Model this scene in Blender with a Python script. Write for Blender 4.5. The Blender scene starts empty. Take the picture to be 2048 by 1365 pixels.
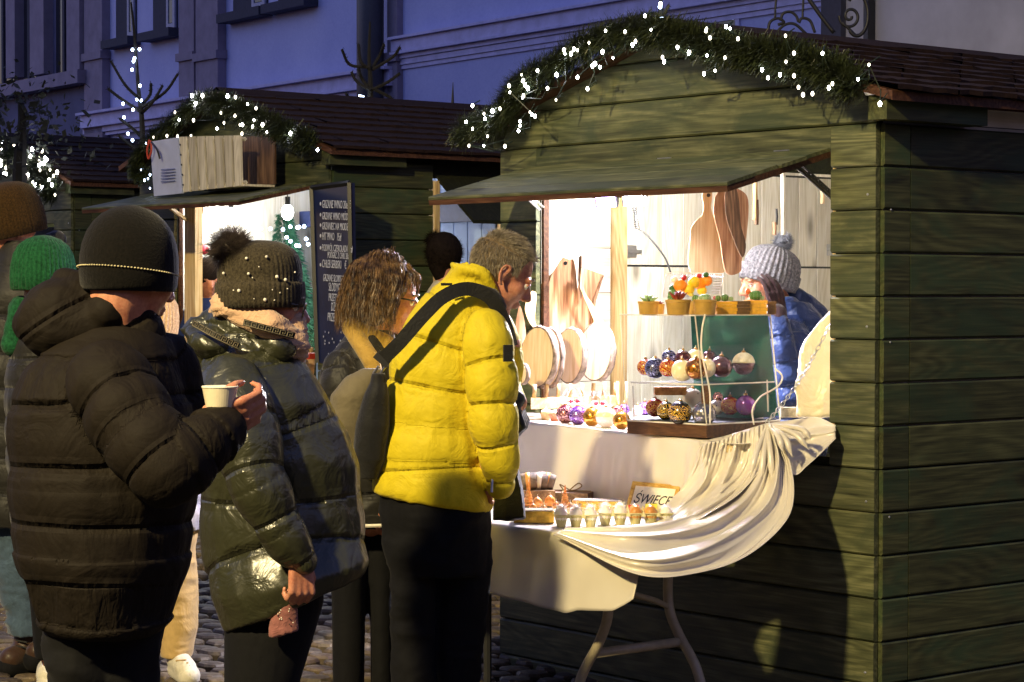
import bpy, math, random
import numpy as np
from mathutils import Vector, Matrix, noise
random.seed(7); RNG = np.random.default_rng(7)
sc = bpy.context.scene
COL = sc.collection
PI = math.pi

# ------------------------------------------------------------------ camera
YAW, PITCH, ROLL, FPX = .8886, .0235, .0014, 4496.0
CAM = np.array([4.916, -5.530, 1.55])
_f = np.array([-math.sin(YAW)*math.cos(PITCH), math.cos(YAW)*math.cos(PITCH), -math.sin(PITCH)])
_r0 = np.array([math.cos(YAW), math.sin(YAW), 0.0]); _u0 = np.cross(_r0, _f)
_r = _r0*math.cos(ROLL)+_u0*math.sin(ROLL); _u = -_r0*math.sin(ROLL)+_u0*math.cos(ROLL)
cd = bpy.data.cameras.new('camera'); cam = bpy.data.objects.new('camera', cd); COL.objects.link(cam)
M = Matrix(((_r[0], _u[0], -_f[0], CAM[0]), (_r[1], _u[1], -_f[1], CAM[1]), (_r[2], _u[2], -_f[2], CAM[2]), (0, 0, 0, 1)))
cam.matrix_world = M
cd.sensor_width = 36; cd.lens = FPX/2048*36; cd.clip_end = 300; cd.clip_start = .05
sc.camera = cam
RT = np.array([math.cos(YAW), math.sin(YAW), 0.0])      # level axes of the photographer: right, away, up
FW = np.array([-math.sin(YAW), math.cos(YAW), 0.0])
UP = np.array([0, 0, 1.0])
def ray(u, v): return _f+_r*(u-1024)/FPX-_u*(v-682.5)/FPX
def at(u, v, d): return CAM+ray(u, v)*d                  # a point seen at u, v standing d metres away
def onp(u, v, ax, val):
    d = ray(u, v); return CAM+d*((val-CAM[ax])/d[ax])
def onpl(u, v, Q, n):
    d = ray(u, v); return CAM+d*(np.dot(np.array(Q)-CAM, n)/np.dot(d, n))
def px(X):
    d = np.array(X)-CAM; z = d@_f
    return 1024+FPX*(d@_r)/z, 682.5-FPX*(d@_u)/z, z

# ------------------------------------------------------------------ dusk sky and exposure
w = bpy.data.worlds.new('World'); sc.world = w; w.use_nodes = True
nt = w.node_tree; nt.nodes.clear()
sky = nt.nodes.new('ShaderNodeTexSky'); sky.sky_type = 'NISHITA'; sky.sun_disc = False
sky.sun_elevation = math.radians(-3.0); sky.sun_rotation = math.radians(200)
hs = nt.nodes.new('ShaderNodeMixRGB'); hs.blend_type = 'MULTIPLY'; hs.inputs[0].default_value = 1; hs.inputs[2].default_value = (.5, .56, 1, 1)
bg = nt.nodes.new('ShaderNodeBackground'); bg.inputs[1].default_value = 5.6
wo = nt.nodes.new('ShaderNodeOutputWorld')
nt.links.new(sky.outputs[0], hs.inputs[1]); nt.links.new(hs.outputs[0], bg.inputs[0]); nt.links.new(bg.outputs[0], wo.inputs[0])
sc.view_settings.view_transform = 'Standard'; sc.view_settings.look = 'None'
sc.cycles.transparent_max_bounces = 32
sc.view_settings.exposure = .28; sc.view_settings.gamma = 1; sc.view_settings.use_curve_mapping = False

# ------------------------------------------------------------------ materials
def hexc(h):
    h = h.lstrip('#'); c = [int(h[i:i+2], 16)/255 for i in (0, 2, 4)]
    return tuple(x/12.92 if x <= .04045 else ((x+.055)/1.055)**2.4 for x in c)+(1,)
class NT:
    def __init__(s, name):
        s.m = bpy.data.materials.new(name); s.m.use_nodes = True; s.t = s.m.node_tree
        s.b = s.t.nodes['Principled BSDF']; s.o = s.t.nodes['Material Output']
    def n(s, typ, **k):
        x = s.t.nodes.new(typ)
        for a, v in k.items():
            if a.startswith('i_'):
                key = a[2:]; key = int(key) if key.isdigit() else key.replace('_', ' ')
                x.inputs[key].default_value = v
            else: setattr(x, a, v)
        return x
    def l(s, a, b): s.t.links.new(a, b)
    def coords(s, scale=(1, 1, 1), rnd=True, rot=(0, 0, 0)):
        tc = s.n('ShaderNodeTexCoord'); mp = s.n('ShaderNodeMapping'); mp.inputs['Scale'].default_value = scale; mp.inputs['Rotation'].default_value = rot
        if rnd:
            oi = s.n('ShaderNodeObjectInfo'); mu = s.n('ShaderNodeVectorMath', operation='SCALE'); mu.inputs[0].default_value = (37, 53, 91)
            s.l(oi.outputs['Random'], mu.inputs['Scale']); ad = s.n('ShaderNodeVectorMath', operation='ADD')
            s.l(tc.outputs['Object'], ad.inputs[0]); s.l(mu.outputs[0], ad.inputs[1]); s.l(ad.outputs[0], mp.inputs[0]); s.oi = oi
        else: s.l(tc.outputs['Object'], mp.inputs[0])
        return mp.outputs[0]
    def noise(s, vec, sc_, det=4, rough=.6, dist=0):
        x = s.n('ShaderNodeTexNoise'); x.inputs['Scale'].default_value = sc_; x.inputs['Detail'].default_value = det
        x.inputs['Roughness'].default_value = rough; x.inputs['Distortion'].default_value = dist
        s.l(vec, x.inputs['Vector']); return x.outputs['Fac']
    def ramp(s, fac, stops):
        r = s.n('ShaderNodeValToRGB'); e = r.color_ramp.elements
        while len(e) < len(stops): e.new(.5)
        for k, (p, c) in enumerate(stops): e[k].position = p; e[k].color = c if len(c) == 4 else tuple(c)+(1,)
        s.l(fac, r.inputs[0]); return r.outputs[0]
    def mix(s, fac, a, b, bt='MIX'):
        x = s.n('ShaderNodeMixRGB', blend_type=bt)
        for i, q in ((0, fac), (1, a), (2, b)):
            if isinstance(q, (int, float)): x.inputs[i].default_value = q
            elif isinstance(q, tuple): x.inputs[i].default_value = q
            else: s.l(q, x.inputs[i])
        return x.outputs[0]
    def bump(s, h, st=.3, d=.01, prev=None):
        x = s.n('ShaderNodeBump'); x.inputs['Strength'].default_value = st; x.inputs['Distance'].default_value = d
        s.l(h, x.inputs['Height'])
        if prev is not None: s.l(prev, x.inputs['Normal'])
        s.l(x.outputs[0], s.b.inputs['Normal']); return x.outputs[0]
    def set(s, **k):
        for a, v in k.items():
            s.b.inputs[a.replace('_', ' ')].default_value = v
        return s
def wood(name, c0, c1, c2, rough=.7, grain='X', knots=True, bump=.25, blot=None, spec=.3):
    m = NT(name)
    sx = {'X': (1.2, 14, 14), 'Y': (14, 1.2, 14), 'Z': (14, 14, 1.2)}[grain]
    v = m.coords(sx)
    g1 = m.noise(v, 2.2, 3, .55, 1.6)
    cg = m.noise(m.coords({'X': (.55, 4, 4), 'Y': (4, .55, 4), 'Z': (4, 4, .55)}[grain]), 1.0, 2, .45, .3); c1_ = m.n('ShaderNodeMath', operation='MULTIPLY'); c1_.inputs[1].default_value = 150; m.l(cg, c1_.inputs[0]); c2_ = m.n('ShaderNodeMath', operation='SINE'); m.l(c1_.outputs[0], c2_.inputs[0])
    c3_ = m.n('ShaderNodeMath', operation='MULTIPLY_ADD'); c3_.inputs[1].default_value = .5; c3_.inputs[2].default_value = .5; m.l(c2_.outputs[0], c3_.inputs[0])
    fine = m.noise(m.coords({'X': (2.5, 90, 90), 'Y': (90, 2.5, 90), 'Z': (90, 90, 2.5)}[grain]), 1.6, 3, .65)
    gg = m.mix(.24, g1, c3_.outputs[0]); gg = m.mix(.5, gg, fine)
    c = m.ramp(gg, [(.32, c0), (.5, c1), (.68, c2)])
    v3 = m.coords((1, 1, 1)); big = m.noise(v3, 3.0, 3, .6)
    tint = m.ramp(big, [(.3, (.62, .62, .62)), (.7, (1.25, 1.25, 1.25))]); c = m.mix(.4, c, tint, 'MULTIPLY')
    if knots:
        vo = m.n('ShaderNodeTexVoronoi'); vo.inputs['Scale'].default_value = 2.6
        v4 = m.coords({'X': (.8, 2.2, 2.2), 'Y': (2.2, .8, 2.2), 'Z': (2.2, 2.2, .8)}[grain]); m.l(v4, vo.inputs['Vector'])
        kf = m.ramp(vo.outputs['Distance'], [(.05, (.85, .85, .85)), (.14, (.25, .25, .25)), (.2, (0, 0, 0))])
        c = m.mix(kf, c, tuple(x*.35 for x in c0[:3])+(1,))
    if blot is not None:
        v5 = m.coords((1.2, 1.2, 2.5)); bb = m.noise(v5, 2.3, 5, .65, .5); bf = m.ramp(bb, [(.46, (0, 0, 0)), (.62, (1, 1, 1))])
        c = m.mix(m.mix(.7, (0, 0, 0, 1), bf), c, blot)
    rnd = m.ramp(m.oi.outputs['Random'], [(0, (.78, .78, .78)), (1, (1.2, 1.2, 1.2))]); c = m.mix(1, c, rnd, 'MULTIPLY')
    m.l(c, m.b.inputs['Base Color']); m.bump(gg, bump, .004); m.set(Roughness=rough); m.b.inputs['Specular IOR Level'].default_value = spec
    return m.m
def plain(name, c, rough=.6, metal=0, var=.15, nscale=30, bump=.1, emit=None, est=0, spec=.5, sheen=0, **k):
    m = NT(name); v = m.coords((1, 1, 1)); nf = m.noise(v, nscale, 4, .6)
    c = c if len(c) == 4 else tuple(c)+(1,)
    lo = tuple(max(0, x*(1-var)) for x in c[:3])+(1,); hi = tuple(min(1, x*(1+var)) for x in c[:3])+(1,)
    m.l(m.ramp(nf, [(.3, lo), (.7, hi)]), m.b.inputs['Base Color'])
    if bump: m.bump(nf, bump, .003)
    m.set(Roughness=rough, Metallic=metal); m.b.inputs['Specular IOR Level'].default_value = spec
    if emit is not None: m.b.inputs['Emission Color'].default_value = emit if len(emit) == 4 else tuple(emit)+(1,); m.b.inputs['Emission Strength'].default_value = est
    if sheen: m.b.inputs['Sheen Weight'].default_value = sheen
    for a, vv in k.items(): m.b.inputs[a.replace('_', ' ')].default_value = vv
    return m.m
def cloth(name, c, rough=.75, fold=8, bump=.5, weave=0, sheen=.2, var=.2, dist=.012, spec=.3, coat=0, seam=0):
    m = NT(name); v = m.coords((1, 1, 1), rnd=False)
    n1 = m.noise(v, fold, 3, .55, 1.2); n2 = m.noise(v, 60, 3, .6); n3 = m.noise(v, 420, 2, .5)
    lo = tuple(max(0, x*(1-var)) for x in c[:3])+(1,); hi = tuple(min(1, x*(1+var)) for x in c[:3])+(1,)
    m.l(m.ramp(m.mix(.5, n1, n2), [(.3, lo), (.7, hi)]), m.b.inputs['Base Color'])
    b = m.bump(n1, bump, dist); b = m.bump(n2, bump*.5, .003, b)
    if weave: b = m.bump(n3, weave, .001, b)
    if seam:      # stitched seam lines and the puckers beside them follow the garment's own seam coordinate
        at_ = m.n('ShaderNodeAttribute', attribute_name='seam'); s1 = m.n('ShaderNodeMath', operation='MULTIPLY'); s1.inputs[1].default_value = PI; m.l(at_.outputs['Fac'], s1.inputs[0])
        s2 = m.n('ShaderNodeMath', operation='SINE'); m.l(s1.outputs[0], s2.inputs[0]); s3 = m.n('ShaderNodeMath', operation='ABSOLUTE'); m.l(s2.outputs[0], s3.inputs[0])
        hgt = m.ramp(s3.outputs[0], [(0, (0, 0, 0)), (.05, (.35, .35, .35)), (.25, (.8, .8, .8)), (1, (1, 1, 1))]); b = m.bump(hgt, seam, .02, b)
        nearm = m.ramp(s3.outputs[0], [(0, (1, 1, 1)), (.55, (0, 0, 0))]); pk = m.noise(m.coords((55, 55, 14), rnd=False), 1.0, 2, .5, .6); b = m.bump(m.mix(1, pk, nearm, 'MULTIPLY'), seam*.8, .012, b)
    m.set(Roughness=rough); m.b.inputs['Sheen Weight'].default_value = sheen; m.b.inputs['Specular IOR Level'].default_value = spec
    m.b.inputs['Coat Weight'].default_value = coat; m.b.inputs['Coat Roughness'].default_value = .3
    return m.m
def glow(name, c, st):
    m = NT(name); m.set(Roughness=.4); m.b.inputs['Base Color'].default_value = (.8, .8, .8, 1)
    m.b.inputs['Emission Color'].default_value = c; m.b.inputs['Emission Strength'].default_value = st; return m.m
def clear(name, c=(1, 1, 1, 1), rough=.03, alpha=None):
    m = NT(name); t = m.t; t.nodes.remove(m.b)
    g = m.n('ShaderNodeBsdfGlossy'); g.inputs['Roughness'].default_value = rough
    tr = m.n('ShaderNodeBsdfTransparent'); tr.inputs['Color'].default_value = c
    lw = m.n('ShaderNodeLayerWeight'); lw.inputs['Blend'].default_value = .5; fr = m.n('ShaderNodeMath', operation='POWER'); fr.inputs[1].default_value = 4.0; m.l(lw.outputs['Facing'], fr.inputs[0])
    f2 = m.n('ShaderNodeMath', operation='MULTIPLY_ADD'); f2.inputs[1].default_value = .6; f2.inputs[2].default_value = .012; m.l(fr.outputs[0], f2.inputs[0]); fr = f2
    mx = m.n('ShaderNodeMixShader'); m.l(fr.outputs[0], mx.inputs[0]); m.l(tr.outputs[0], mx.inputs[1]); m.l(g.outputs[0], mx.inputs[2]); m.l(mx.outputs[0], m.o.inputs[0])
    return m.m

# ------------------------------------------------------------------ mesh helpers (world coordinates everywhere)
WL = {}
def link(o, parent, loc):
    loc = np.array(loc, float); COL.objects.link(o)
    if parent is not None: o.parent = parent; o.location = tuple(loc-WL[parent.name])
    else: o.location = tuple(loc)
    WL[o.name] = loc
def tag(o, label=None, cat=None, group=None, kind=None):
    if label: o['label'] = label
    if cat: o['category'] = cat
    if group: o['group'] = group
    if kind: o['kind'] = kind
    return o
def thing(name, loc, label, cat, group=None):
    o = bpy.data.objects.new(name, None); o.empty_display_size = .1; link(o, None, loc); return tag(o, label, cat, group)
class MB:
    def __init__(s): s.v = []; s.f = []
    def add(s, v, f):
        k = len(s.v); s.v += [tuple(map(float, p)) for p in v]; s.f += [tuple(i+k for i in q) for q in f]; return s
    def box(s, c, sz, R=None, ch=0):
        x, y, z = (q/2 for q in sz); P = np.array([(-x, -y, -z), (x, -y, -z), (x, y, -z), (-x, y, -z), (-x, -y, z), (x, -y, z), (x, y, z), (-x, y, z)])
        if R is not None: P = P@np.array(R).T
        return s.add(P+np.array(c), [(0, 3, 2, 1), (4, 5, 6, 7), (0, 1, 5, 4), (1, 2, 6, 5), (2, 3, 7, 6), (3, 0, 4, 7)])
    def hexa(s, P):   # eight corners, bottom ring then top ring
        return s.add(P, [(0, 3, 2, 1), (4, 5, 6, 7), (0, 1, 5, 4), (1, 2, 6, 5), (2, 3, 7, 6), (3, 0, 4, 7)])
    def rings(s, R, cap=True, closed=True):
        n = len(R[0]); V = [p for r in R for p in r]; F = []
        for i in range(len(R)-1):
            for j in range(n if closed else n-1):
                a, b = i*n+j, i*n+(j+1) % n; F.append((a, b, b+n, a+n))
        if cap: F.append(tuple(range(n-1, -1, -1))); F.append(tuple((len(R)-1)*n+j for j in range(n)))
        return s.add(V, F)
    def tube(s, pts, r, n=8, cap=True):
        pts = [np.array(p, float) for p in pts]; R = []; m = len(pts); rr = r if hasattr(r, '__len__') else [r]*m
        prev = None
        for i in range(m):
            t = pts[min(i+1, m-1)]-pts[max(i-1, 0)]; t = t/(np.linalg.norm(t)+1e-12)
            if prev is None: a = np.cross(t, [0, 0, 1.0]) if abs(t[2]) < .9 else np.cross(t, [1.0, 0, 0])
            else: a = prev-t*np.dot(prev, t)
            a = a/np.linalg.norm(a); prev = a; b = np.cross(t, a)
            R.append([pts[i]+rr[i]*(a*math.cos(q)+b*math.sin(q)) for q in np.linspace(0, 2*PI, n, endpoint=False)])
        return s.rings(R, cap)
    def lathe(s, c, prof, n=20, ax=None, R=None, wob=None):
        c = np.array(c); A = np.eye(3) if R is None else np.array(R); rr = []
        for (r, h) in prof:
            rr.append([c+A@np.array([r*(1+(wob(q, h) if wob else 0))*math.cos(q), r*(1+(wob(q, h) if wob else 0))*math.sin(q), h]) for q in np.linspace(0, 2*PI, n, endpoint=False)])
        return s.rings(rr)
    def ell(s, c, rx, ry, rz, R=None, n=16, m=10):
        A = np.eye(3) if R is None else np.array(R); rr = []
        for t in np.linspace(-PI/2+.02, PI/2-.02, m):
            rr.append([np.array(c)+A@np.array([rx*math.cos(t)*math.cos(q), ry*math.cos(t)*math.sin(q), rz*math.sin(t)]) for q in np.linspace(0, 2*PI, n, endpoint=False)])
        return s.rings(rr)
    def cap(s, a, b, r0, r1, n=14):    # tapered capsule
        a, b = np.array(a, float), np.array(b, float); t = b-a; L = np.linalg.norm(t)+1e-9; t = t/L
        p = []; rr = []
        for q in (80, 50, 25): p.append(a-t*r0*math.sin(math.radians(q))); rr.append(r0*math.cos(math.radians(q)))
        for k in (0, .25, .5, .75, 1): p.append(a+t*L*k); rr.append(r0+(r1-r0)*k)
        for q in (25, 50, 80): p.append(b+t*r1*math.sin(math.radians(q))); rr.append(r1*math.cos(math.radians(q)))
        return s.tube(p, rr, n)
    def build(s, name, mat, parent=None, smooth=False, label=None, cat=None, group=None, kind=None, base=False):
        V = np.array(s.v); lo, hi = V.min(0), V.max(0); c = (lo+hi)/2
        if base or parent is None: c[2] = lo[2]
        me = bpy.data.meshes.new(name); me.from_pydata((V-c).tolist(), [], s.f)
        for mm in (mat if isinstance(mat, (list, tuple)) else [mat]): me.materials.append(mm)
        if smooth: me.polygons.foreach_set('use_smooth', [True]*len(me.polygons))
        me.validate(); me.update()
        o = bpy.data.objects.new(name, me); link(o, parent, c); return tag(o, label, cat, group, kind)
def box(name, c, sz, mat, parent=None, R=None, **k): return MB().box(c, sz, R).build(name, mat, parent, **k)
def rotz(a): c, s = math.cos(a), math.sin(a); return np.array([[c, -s, 0], [s, c, 0], [0, 0, 1.0]])
def rotx(a): c, s = math.cos(a), math.sin(a); return np.array([[1.0, 0, 0], [0, c, -s], [0, s, c]])
def roty(a): c, s = math.cos(a), math.sin(a); return np.array([[c, 0, s], [0, 1.0, 0], [-s, 0, c]])
CAMR = np.stack([RT, FW, UP], 1)          # columns: right, away, up
def smoothpath(pts, n=6):
    P = [np.array(p, float) for p in pts]; P = [2*P[0]-P[1]]+P+[2*P[-1]-P[-2]]; out = []
    for i in range(1, len(P)-2):
        for k in range(n):
            t = k/n; a, b, c, d = P[i-1:i+3]
            out.append(.5*((2*b)+(-a+c)*t+(2*a-5*b+4*c-d)*t*t+(-a+3*b-3*c+d)*t**3))
    out.append(P[-2]); return out
def textmesh(name, txt, size, origin, rx, ry, mat, parent, shear=0, depth=.0006, align='LEFT', bold=0, sx=1.0, kind=None):
    cu = bpy.data.curves.new(name, 'FONT'); cu.body = txt; cu.size = size; cu.shear = shear; cu.extrude = depth; cu.align_x = align; cu.offset = bold; cu.resolution_u = 3
    to = bpy.data.objects.new(name+'_c', cu); COL.objects.link(to); dg = bpy.context.evaluated_depsgraph_get(); dg.update()
    me = bpy.data.meshes.new_from_object(to.evaluated_get(dg)); bpy.data.objects.remove(to)
    n = len(me.vertices); co = np.empty(n*3); me.vertices.foreach_get('co', co); co = co.reshape(-1, 3)
    rx, ry = np.array(rx, float), np.array(ry, float); nz = np.cross(rx, ry)
    co = co[:, :1]*sx*rx+co[:, 1:2]*ry+co[:, 2:]*nz
    me.vertices.foreach_set('co', co.ravel()); me.materials.clear(); me.materials.append(mat); me.update()
    me.name = name; o = bpy.data.objects.new(name, me); link(o, parent, origin)
    if kind: o['kind'] = kind
    return o
# ------------------------------------------------------------------ shared materials
GREEN = wood('stained_green_board', hexc('303320'), hexc('575a3c'), hexc('7c7c58'), rough=.55, blot=hexc('35402c'), spec=.4)
GREEN_Y = wood('stained_green_board_y_shaded', hexc('2a2c18'), hexc('424528'), hexc('5a5c3a'), rough=.55, grain='Y', blot=hexc('33482f'), spec=.4)  # darker copy of the board; side wall shade is put into its colour
PINE_X = wood('pine_x', hexc('a98a5c'), hexc('d3bb8e'), hexc('e8d7b0'), rough=.6)
PINE_Y = wood('pale_pine_y', hexc('d8d2c0'), hexc('ebe6da'), hexc('f4f1e8'), rough=.55, grain='Y', bump=.1)
PINE_Z = wood('pale_pine_z', hexc('d2c9b0'), hexc('e8e2d0'), hexc('f2eee2'), rough=.55, grain='Z', bump=.1)
PINEW_Z = wood('warm_pine_z', hexc('b98f58'), hexc('d9b983'), hexc('ecd6a8'), rough=.55, grain='Z', bump=.15)
BROWN_X = wood('brown_board', hexc('3a2216'), hexc('523424'), hexc('6b4a34'), rough=.6, knots=False)
SHING = plain('bitumen_shingle', hexc('241612'), rough=.9, var=.35, nscale=60, bump=.5, spec=.2)
BLACKM = plain('black_metal', (.02, .02, .02), rough=.4, bump=0)
STEEL = plain('galvanised_steel', (.55, .56, .58), rough=.35, metal=.9, bump=0)
DARKW = wood('dark_green_underboard', hexc('14160b'), hexc('20220f'), hexc('2c2e18'), rough=.8)

def board_z(x0f, x1f, y, z0, z1, th, mat, parent, name='board', ch=.006, out=-1):
    """board running along x on a wall that faces -y; x0f/x1f give its ends as a function of height"""
    ysec = [(y, z0), (y+out*(th-ch), z0), (y+out*th, z0+ch), (y+out*th, z1-ch), (y+out*(th-ch), z1), (y, z1)]
    r0 = [(x0f(z), yy, z) for yy, z in ysec]; r1 = [(x1f(z), yy, z) for yy, z in ysec]
    if r1[2][0]-r0[2][0] < .01 and r1[3][0]-r0[3][0] < .01: return None
    return MB().rings([r0, r1]).build(name, mat, parent)
def board_y(y0, y1, x, z0, z1, th, mat, parent, name='board', ch=.006, out=1):
    xs = [(x, z0), (x+out*(th-ch), z0), (x+out*th, z0+ch), (x+out*th, z1-ch), (x+out*(th-ch), z1), (x, z1)]
    return MB().rings([[(xx, y1, z) for xx, z in xs], [(xx, y0, z) for xx, z in xs]]).build(name, mat, parent)
def board_v(a0, a1, fixed, z0, z1, th, mat, parent, axis='y', out=1, name='plank', ch=.003):
    """vertical plank on a wall: spans a0..a1 along axis, surface at fixed"""
    S = [(a0, fixed), (a0, fixed+out*(th-ch)), (a0+ch, fixed+out*th), (a1-ch, fixed+out*th), (a1, fixed+out*(th-ch)), (a1, fixed)]
    P = [[((f, a, z) if axis == 'y' else (a, f, z)) for a, f in S] for z in (z0, z1)]
    return MB().rings(P).build(name, mat, parent)

# ------------------------------------------------------------------ ground and cobbles
def ground_z(x, y): return max(-.05*x, -.3)
GR = plain('grit_between_setts', hexc('2a2620'), rough=.95, var=.4, nscale=40, bump=.6)
g = MB(); gx = (-60, 6, 60); g.add([(x, y, (-.05*x if x < 6.1 else -.3)-.02) for y in (-40, 60) for x in gx], [(0, 1, 4, 3), (1, 2, 5, 4)])
ground = g.build('ground', GR, kind='structure')
STONE = NT('worn_sett'); _v = STONE.coords((1, 1, 1)); _n = STONE.noise(_v, 14, 5, .65); _n2 = STONE.noise(_v, 70, 3, .6)
_c = STONE.ramp(STONE.mix(.35, _n, _n2), [(.3, hexc('2c261e')), (.5, hexc('584c3a')), (.72, hexc('7d6e54'))])
_c = STONE.mix(1, _c, STONE.ramp(STONE.oi.outputs['Random'], [(0, (.55, .55, .6)), (1, (1.15, 1.1, 1))]), 'MULTIPLY')
STONE.l(_c, STONE.b.inputs['Base Color']); STONE.bump(_n, .5, .01); STONE.set(Roughness=.6); STONE = STONE.m
def sett_geo(cx, cy, sx, sy, h, rot):
    R = rotz(rot); n = 8; ring = []
    rj = [random.uniform(.88, 1.08) for _ in range(n)]
    def rg(f, z): 
        out = []
        for k in range(n):
            a = 2*PI*(k+.5)/n; ca, sa = math.cos(a), math.sin(a)
            q = (abs(ca)**4+abs(sa)**4)**(-.25)
            p = R@np.array([sx/2*f*ca*q*rj[k], sy/2*f*sa*q*rj[k], 0]); out.append((cx+p[0], cy+p[1], z+ground_z(cx+p[0], cy+p[1])))
        return out
    return [rg(1, -.03), rg(1, h*.45), rg(.86, h), rg(.4, h+.004)]
cob = []
# rows run across the view, slightly wandering
for i in range(-10, 78):
    for j in range(-60, 70):
        a = i*.105; b = j*.135+(i % 2)*.067
        wob = noise.noise(Vector((a*.8, b*.8, 0)))*.05
        P = CAM+FW*(6.6+a+wob)+RT*(b-1.0+noise.noise(Vector((a, b, 5)))*.04)
        if P[1] > 0.05 and -2.0 < P[0] < 0.05: continue
        if P[0] > -5.0-2.1 and P[0] < -4.95 and P[1] > 1.25: continue
        cob.append((P[0], P[1]))
vis = []; rest = []
for (x, y) in cob:
    u, v, z = px((x, y, ground_z(x, y)))
    if z > 1 and -60 < u < 1740 and 1120 < v < 1375:
        gap = (u < 110 and v > 1180) or (300 < u < 470) or (590 < u < 800) or (840 < u < 900) or (940 < u < 1600)
        (vis if gap else rest).append((z, x, y))
    elif z > 1: rest.append((z, x, y))
vis.sort(); rest += vis[295:]; vis = vis[:295]
ctl = thing('cobble_paving', (0, -1.5, 0), None, None); ctl['kind'] = 'structure'
for z, x, y in vis:
    MB().rings(sett_geo(x, y, random.uniform(.115, .135), random.uniform(.082, .1), random.uniform(.008, .022), YAW+random.uniform(-.12, .12))).build('sett', STONE, ctl)
mb = MB()
for z, x, y in rest:
    mb.rings(sett_geo(x, y, random.uniform(.115, .135), random.uniform(.082, .1), random.uniform(.008, .022), YAW+random.uniform(-.12, .12)))
mb.build('sett_field', STONE, ctl, kind='stuff')

# ------------------------------------------------------------------ assumed unseen street lamp, inferred from the warm light (left of the photographer)
LX, LY, LZ = 2.2, -8.9, 6.3
def assumed_street_lamp(x, y, z):
    t = thing('assumed_street_lamp', (x, y, 0), 'assumed unseen street lamp with a bell shade on a dark iron post in the square', 'street lamp')
    MB().lathe((x, y-.7, 0), [(.16, 0), (.16, .1), (.1, .2), (.08, .9), (.055, 1.0), (.045, z+.35), (.03, z+.5)], 14).build('post', BLACKM, t, smooth=True)
    MB().tube(smoothpath([(x, y-.7, z+.1), (x, y-.6, z+.42), (x, y-.3, z+.5), (x, y, z+.38)], 5), .022).build('arm', BLACKM, t, smooth=True)
    MB().lathe((x, y, z), [(.05, .4), (.07, .3), (.13, .22), (.25, .06), (.3, .04), (.31, .035), (.25, .045), (.11, .2), (.02, .28)], 20).build('shade', BLACKM, t, smooth=True)
    MB().ell((x, y, z+.12), .05, .05, .07).build('bulb', glow('assumed_street_bulb', (1, .78, .42, 1), 30), t, smooth=True)
    ld = bpy.data.lights.new('assumed_street_light', 'SPOT'); ld.energy = 5200; ld.color = (1, .80, .40); ld.spot_size = math.radians(100); ld.spot_blend = .3; ld.shadow_soft_size = .22
    lo = bpy.data.objects.new('assumed_street_light', ld); link(lo, t, (x, y, z+.02))
    d = Vector((-.2, .75, -1.0)); lo.rotation_euler = d.to_track_quat('-Z', 'Y').to_euler()
assumed_street_lamp(LX, LY, LZ)

# ------------------------------------------------------------------ market stall
def shingle_roof(t, X0, X1, Y0, Y1, ze, zr, rows, wdt, zoff=0):
    """two slopes, eaves along y at X0-oh and X1+oh, ridge in the middle"""
    xm = (X0+X1)/2; oh = .13; half = (X1-X0)/2; sl = (zr-ze)/half
    for s, xe in ((1, X1+oh), (-1, X0-oh)):
        run = abs(xe-xm); zz = lambda x: zr-sl*abs(x-xm)
        MB().hexa([(xm, Y0, zz(xm)-.035), (xe, Y0, zz(xe)-.035), (xe, Y1, zz(xe)-.035), (xm, Y1, zz(xm)-.035),
                   (xm, Y0, zz(xm)-.005), (xe, Y0, zz(xe)-.005), (xe, Y1, zz(xe)-.005), (xm, Y1, zz(xm)-.005)]).build('roof_deck', BROWN_X, t)
        if s < 0:
            continue
        rw = run/rows; n = int((Y1-Y0)/wdt)
        for r in range(rows):
            off = (r % 2)*wdt/2
            for k in range(-1, n+1):
                y0 = max(Y0-.01, Y0+k*wdt+off); y1 = min(Y1, Y0+(k+1)*wdt+off-.004)
                if y1-y0 < .04: continue
                xa = xe+.02*s-r*rw*s; xb = xa-(rw*1.25)*s; lift = .016; m = 5; ra = []; rb = []; rc = []
                for q in range(m+1):
                    yy = y0+(y1-y0)*q/m; wv = random.uniform(-.006, .006); zu = random.uniform(0, .007)
                    ra.append((xa+wv, yy, zz(xa)+zu)); rb.append((xa+wv, yy, zz(xa)+lift+zu)); rc.append((xb, yy, zz(xb)+.006))
                V = ra+rb+rc; N = m+1; F = []
                for q in range(m): F += [(q, q+1, N+q+1, N+q), (N+q, N+q+1, 2*N+q+1, 2*N+q)]
                if s < 0: F = [f[::-1] for f in F]
                MB().add(V, F).build('shingle', SHING, t)
        MB().rings([[(xm-.1, y, zz(xm)-.02), (xm, y, zz(xm)+.022), (xm+.1, y, zz(xm)-.02)] for y in (Y0-.01, Y1)], cap=False, closed=False).build('ridge_cap', SHING, t)
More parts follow.
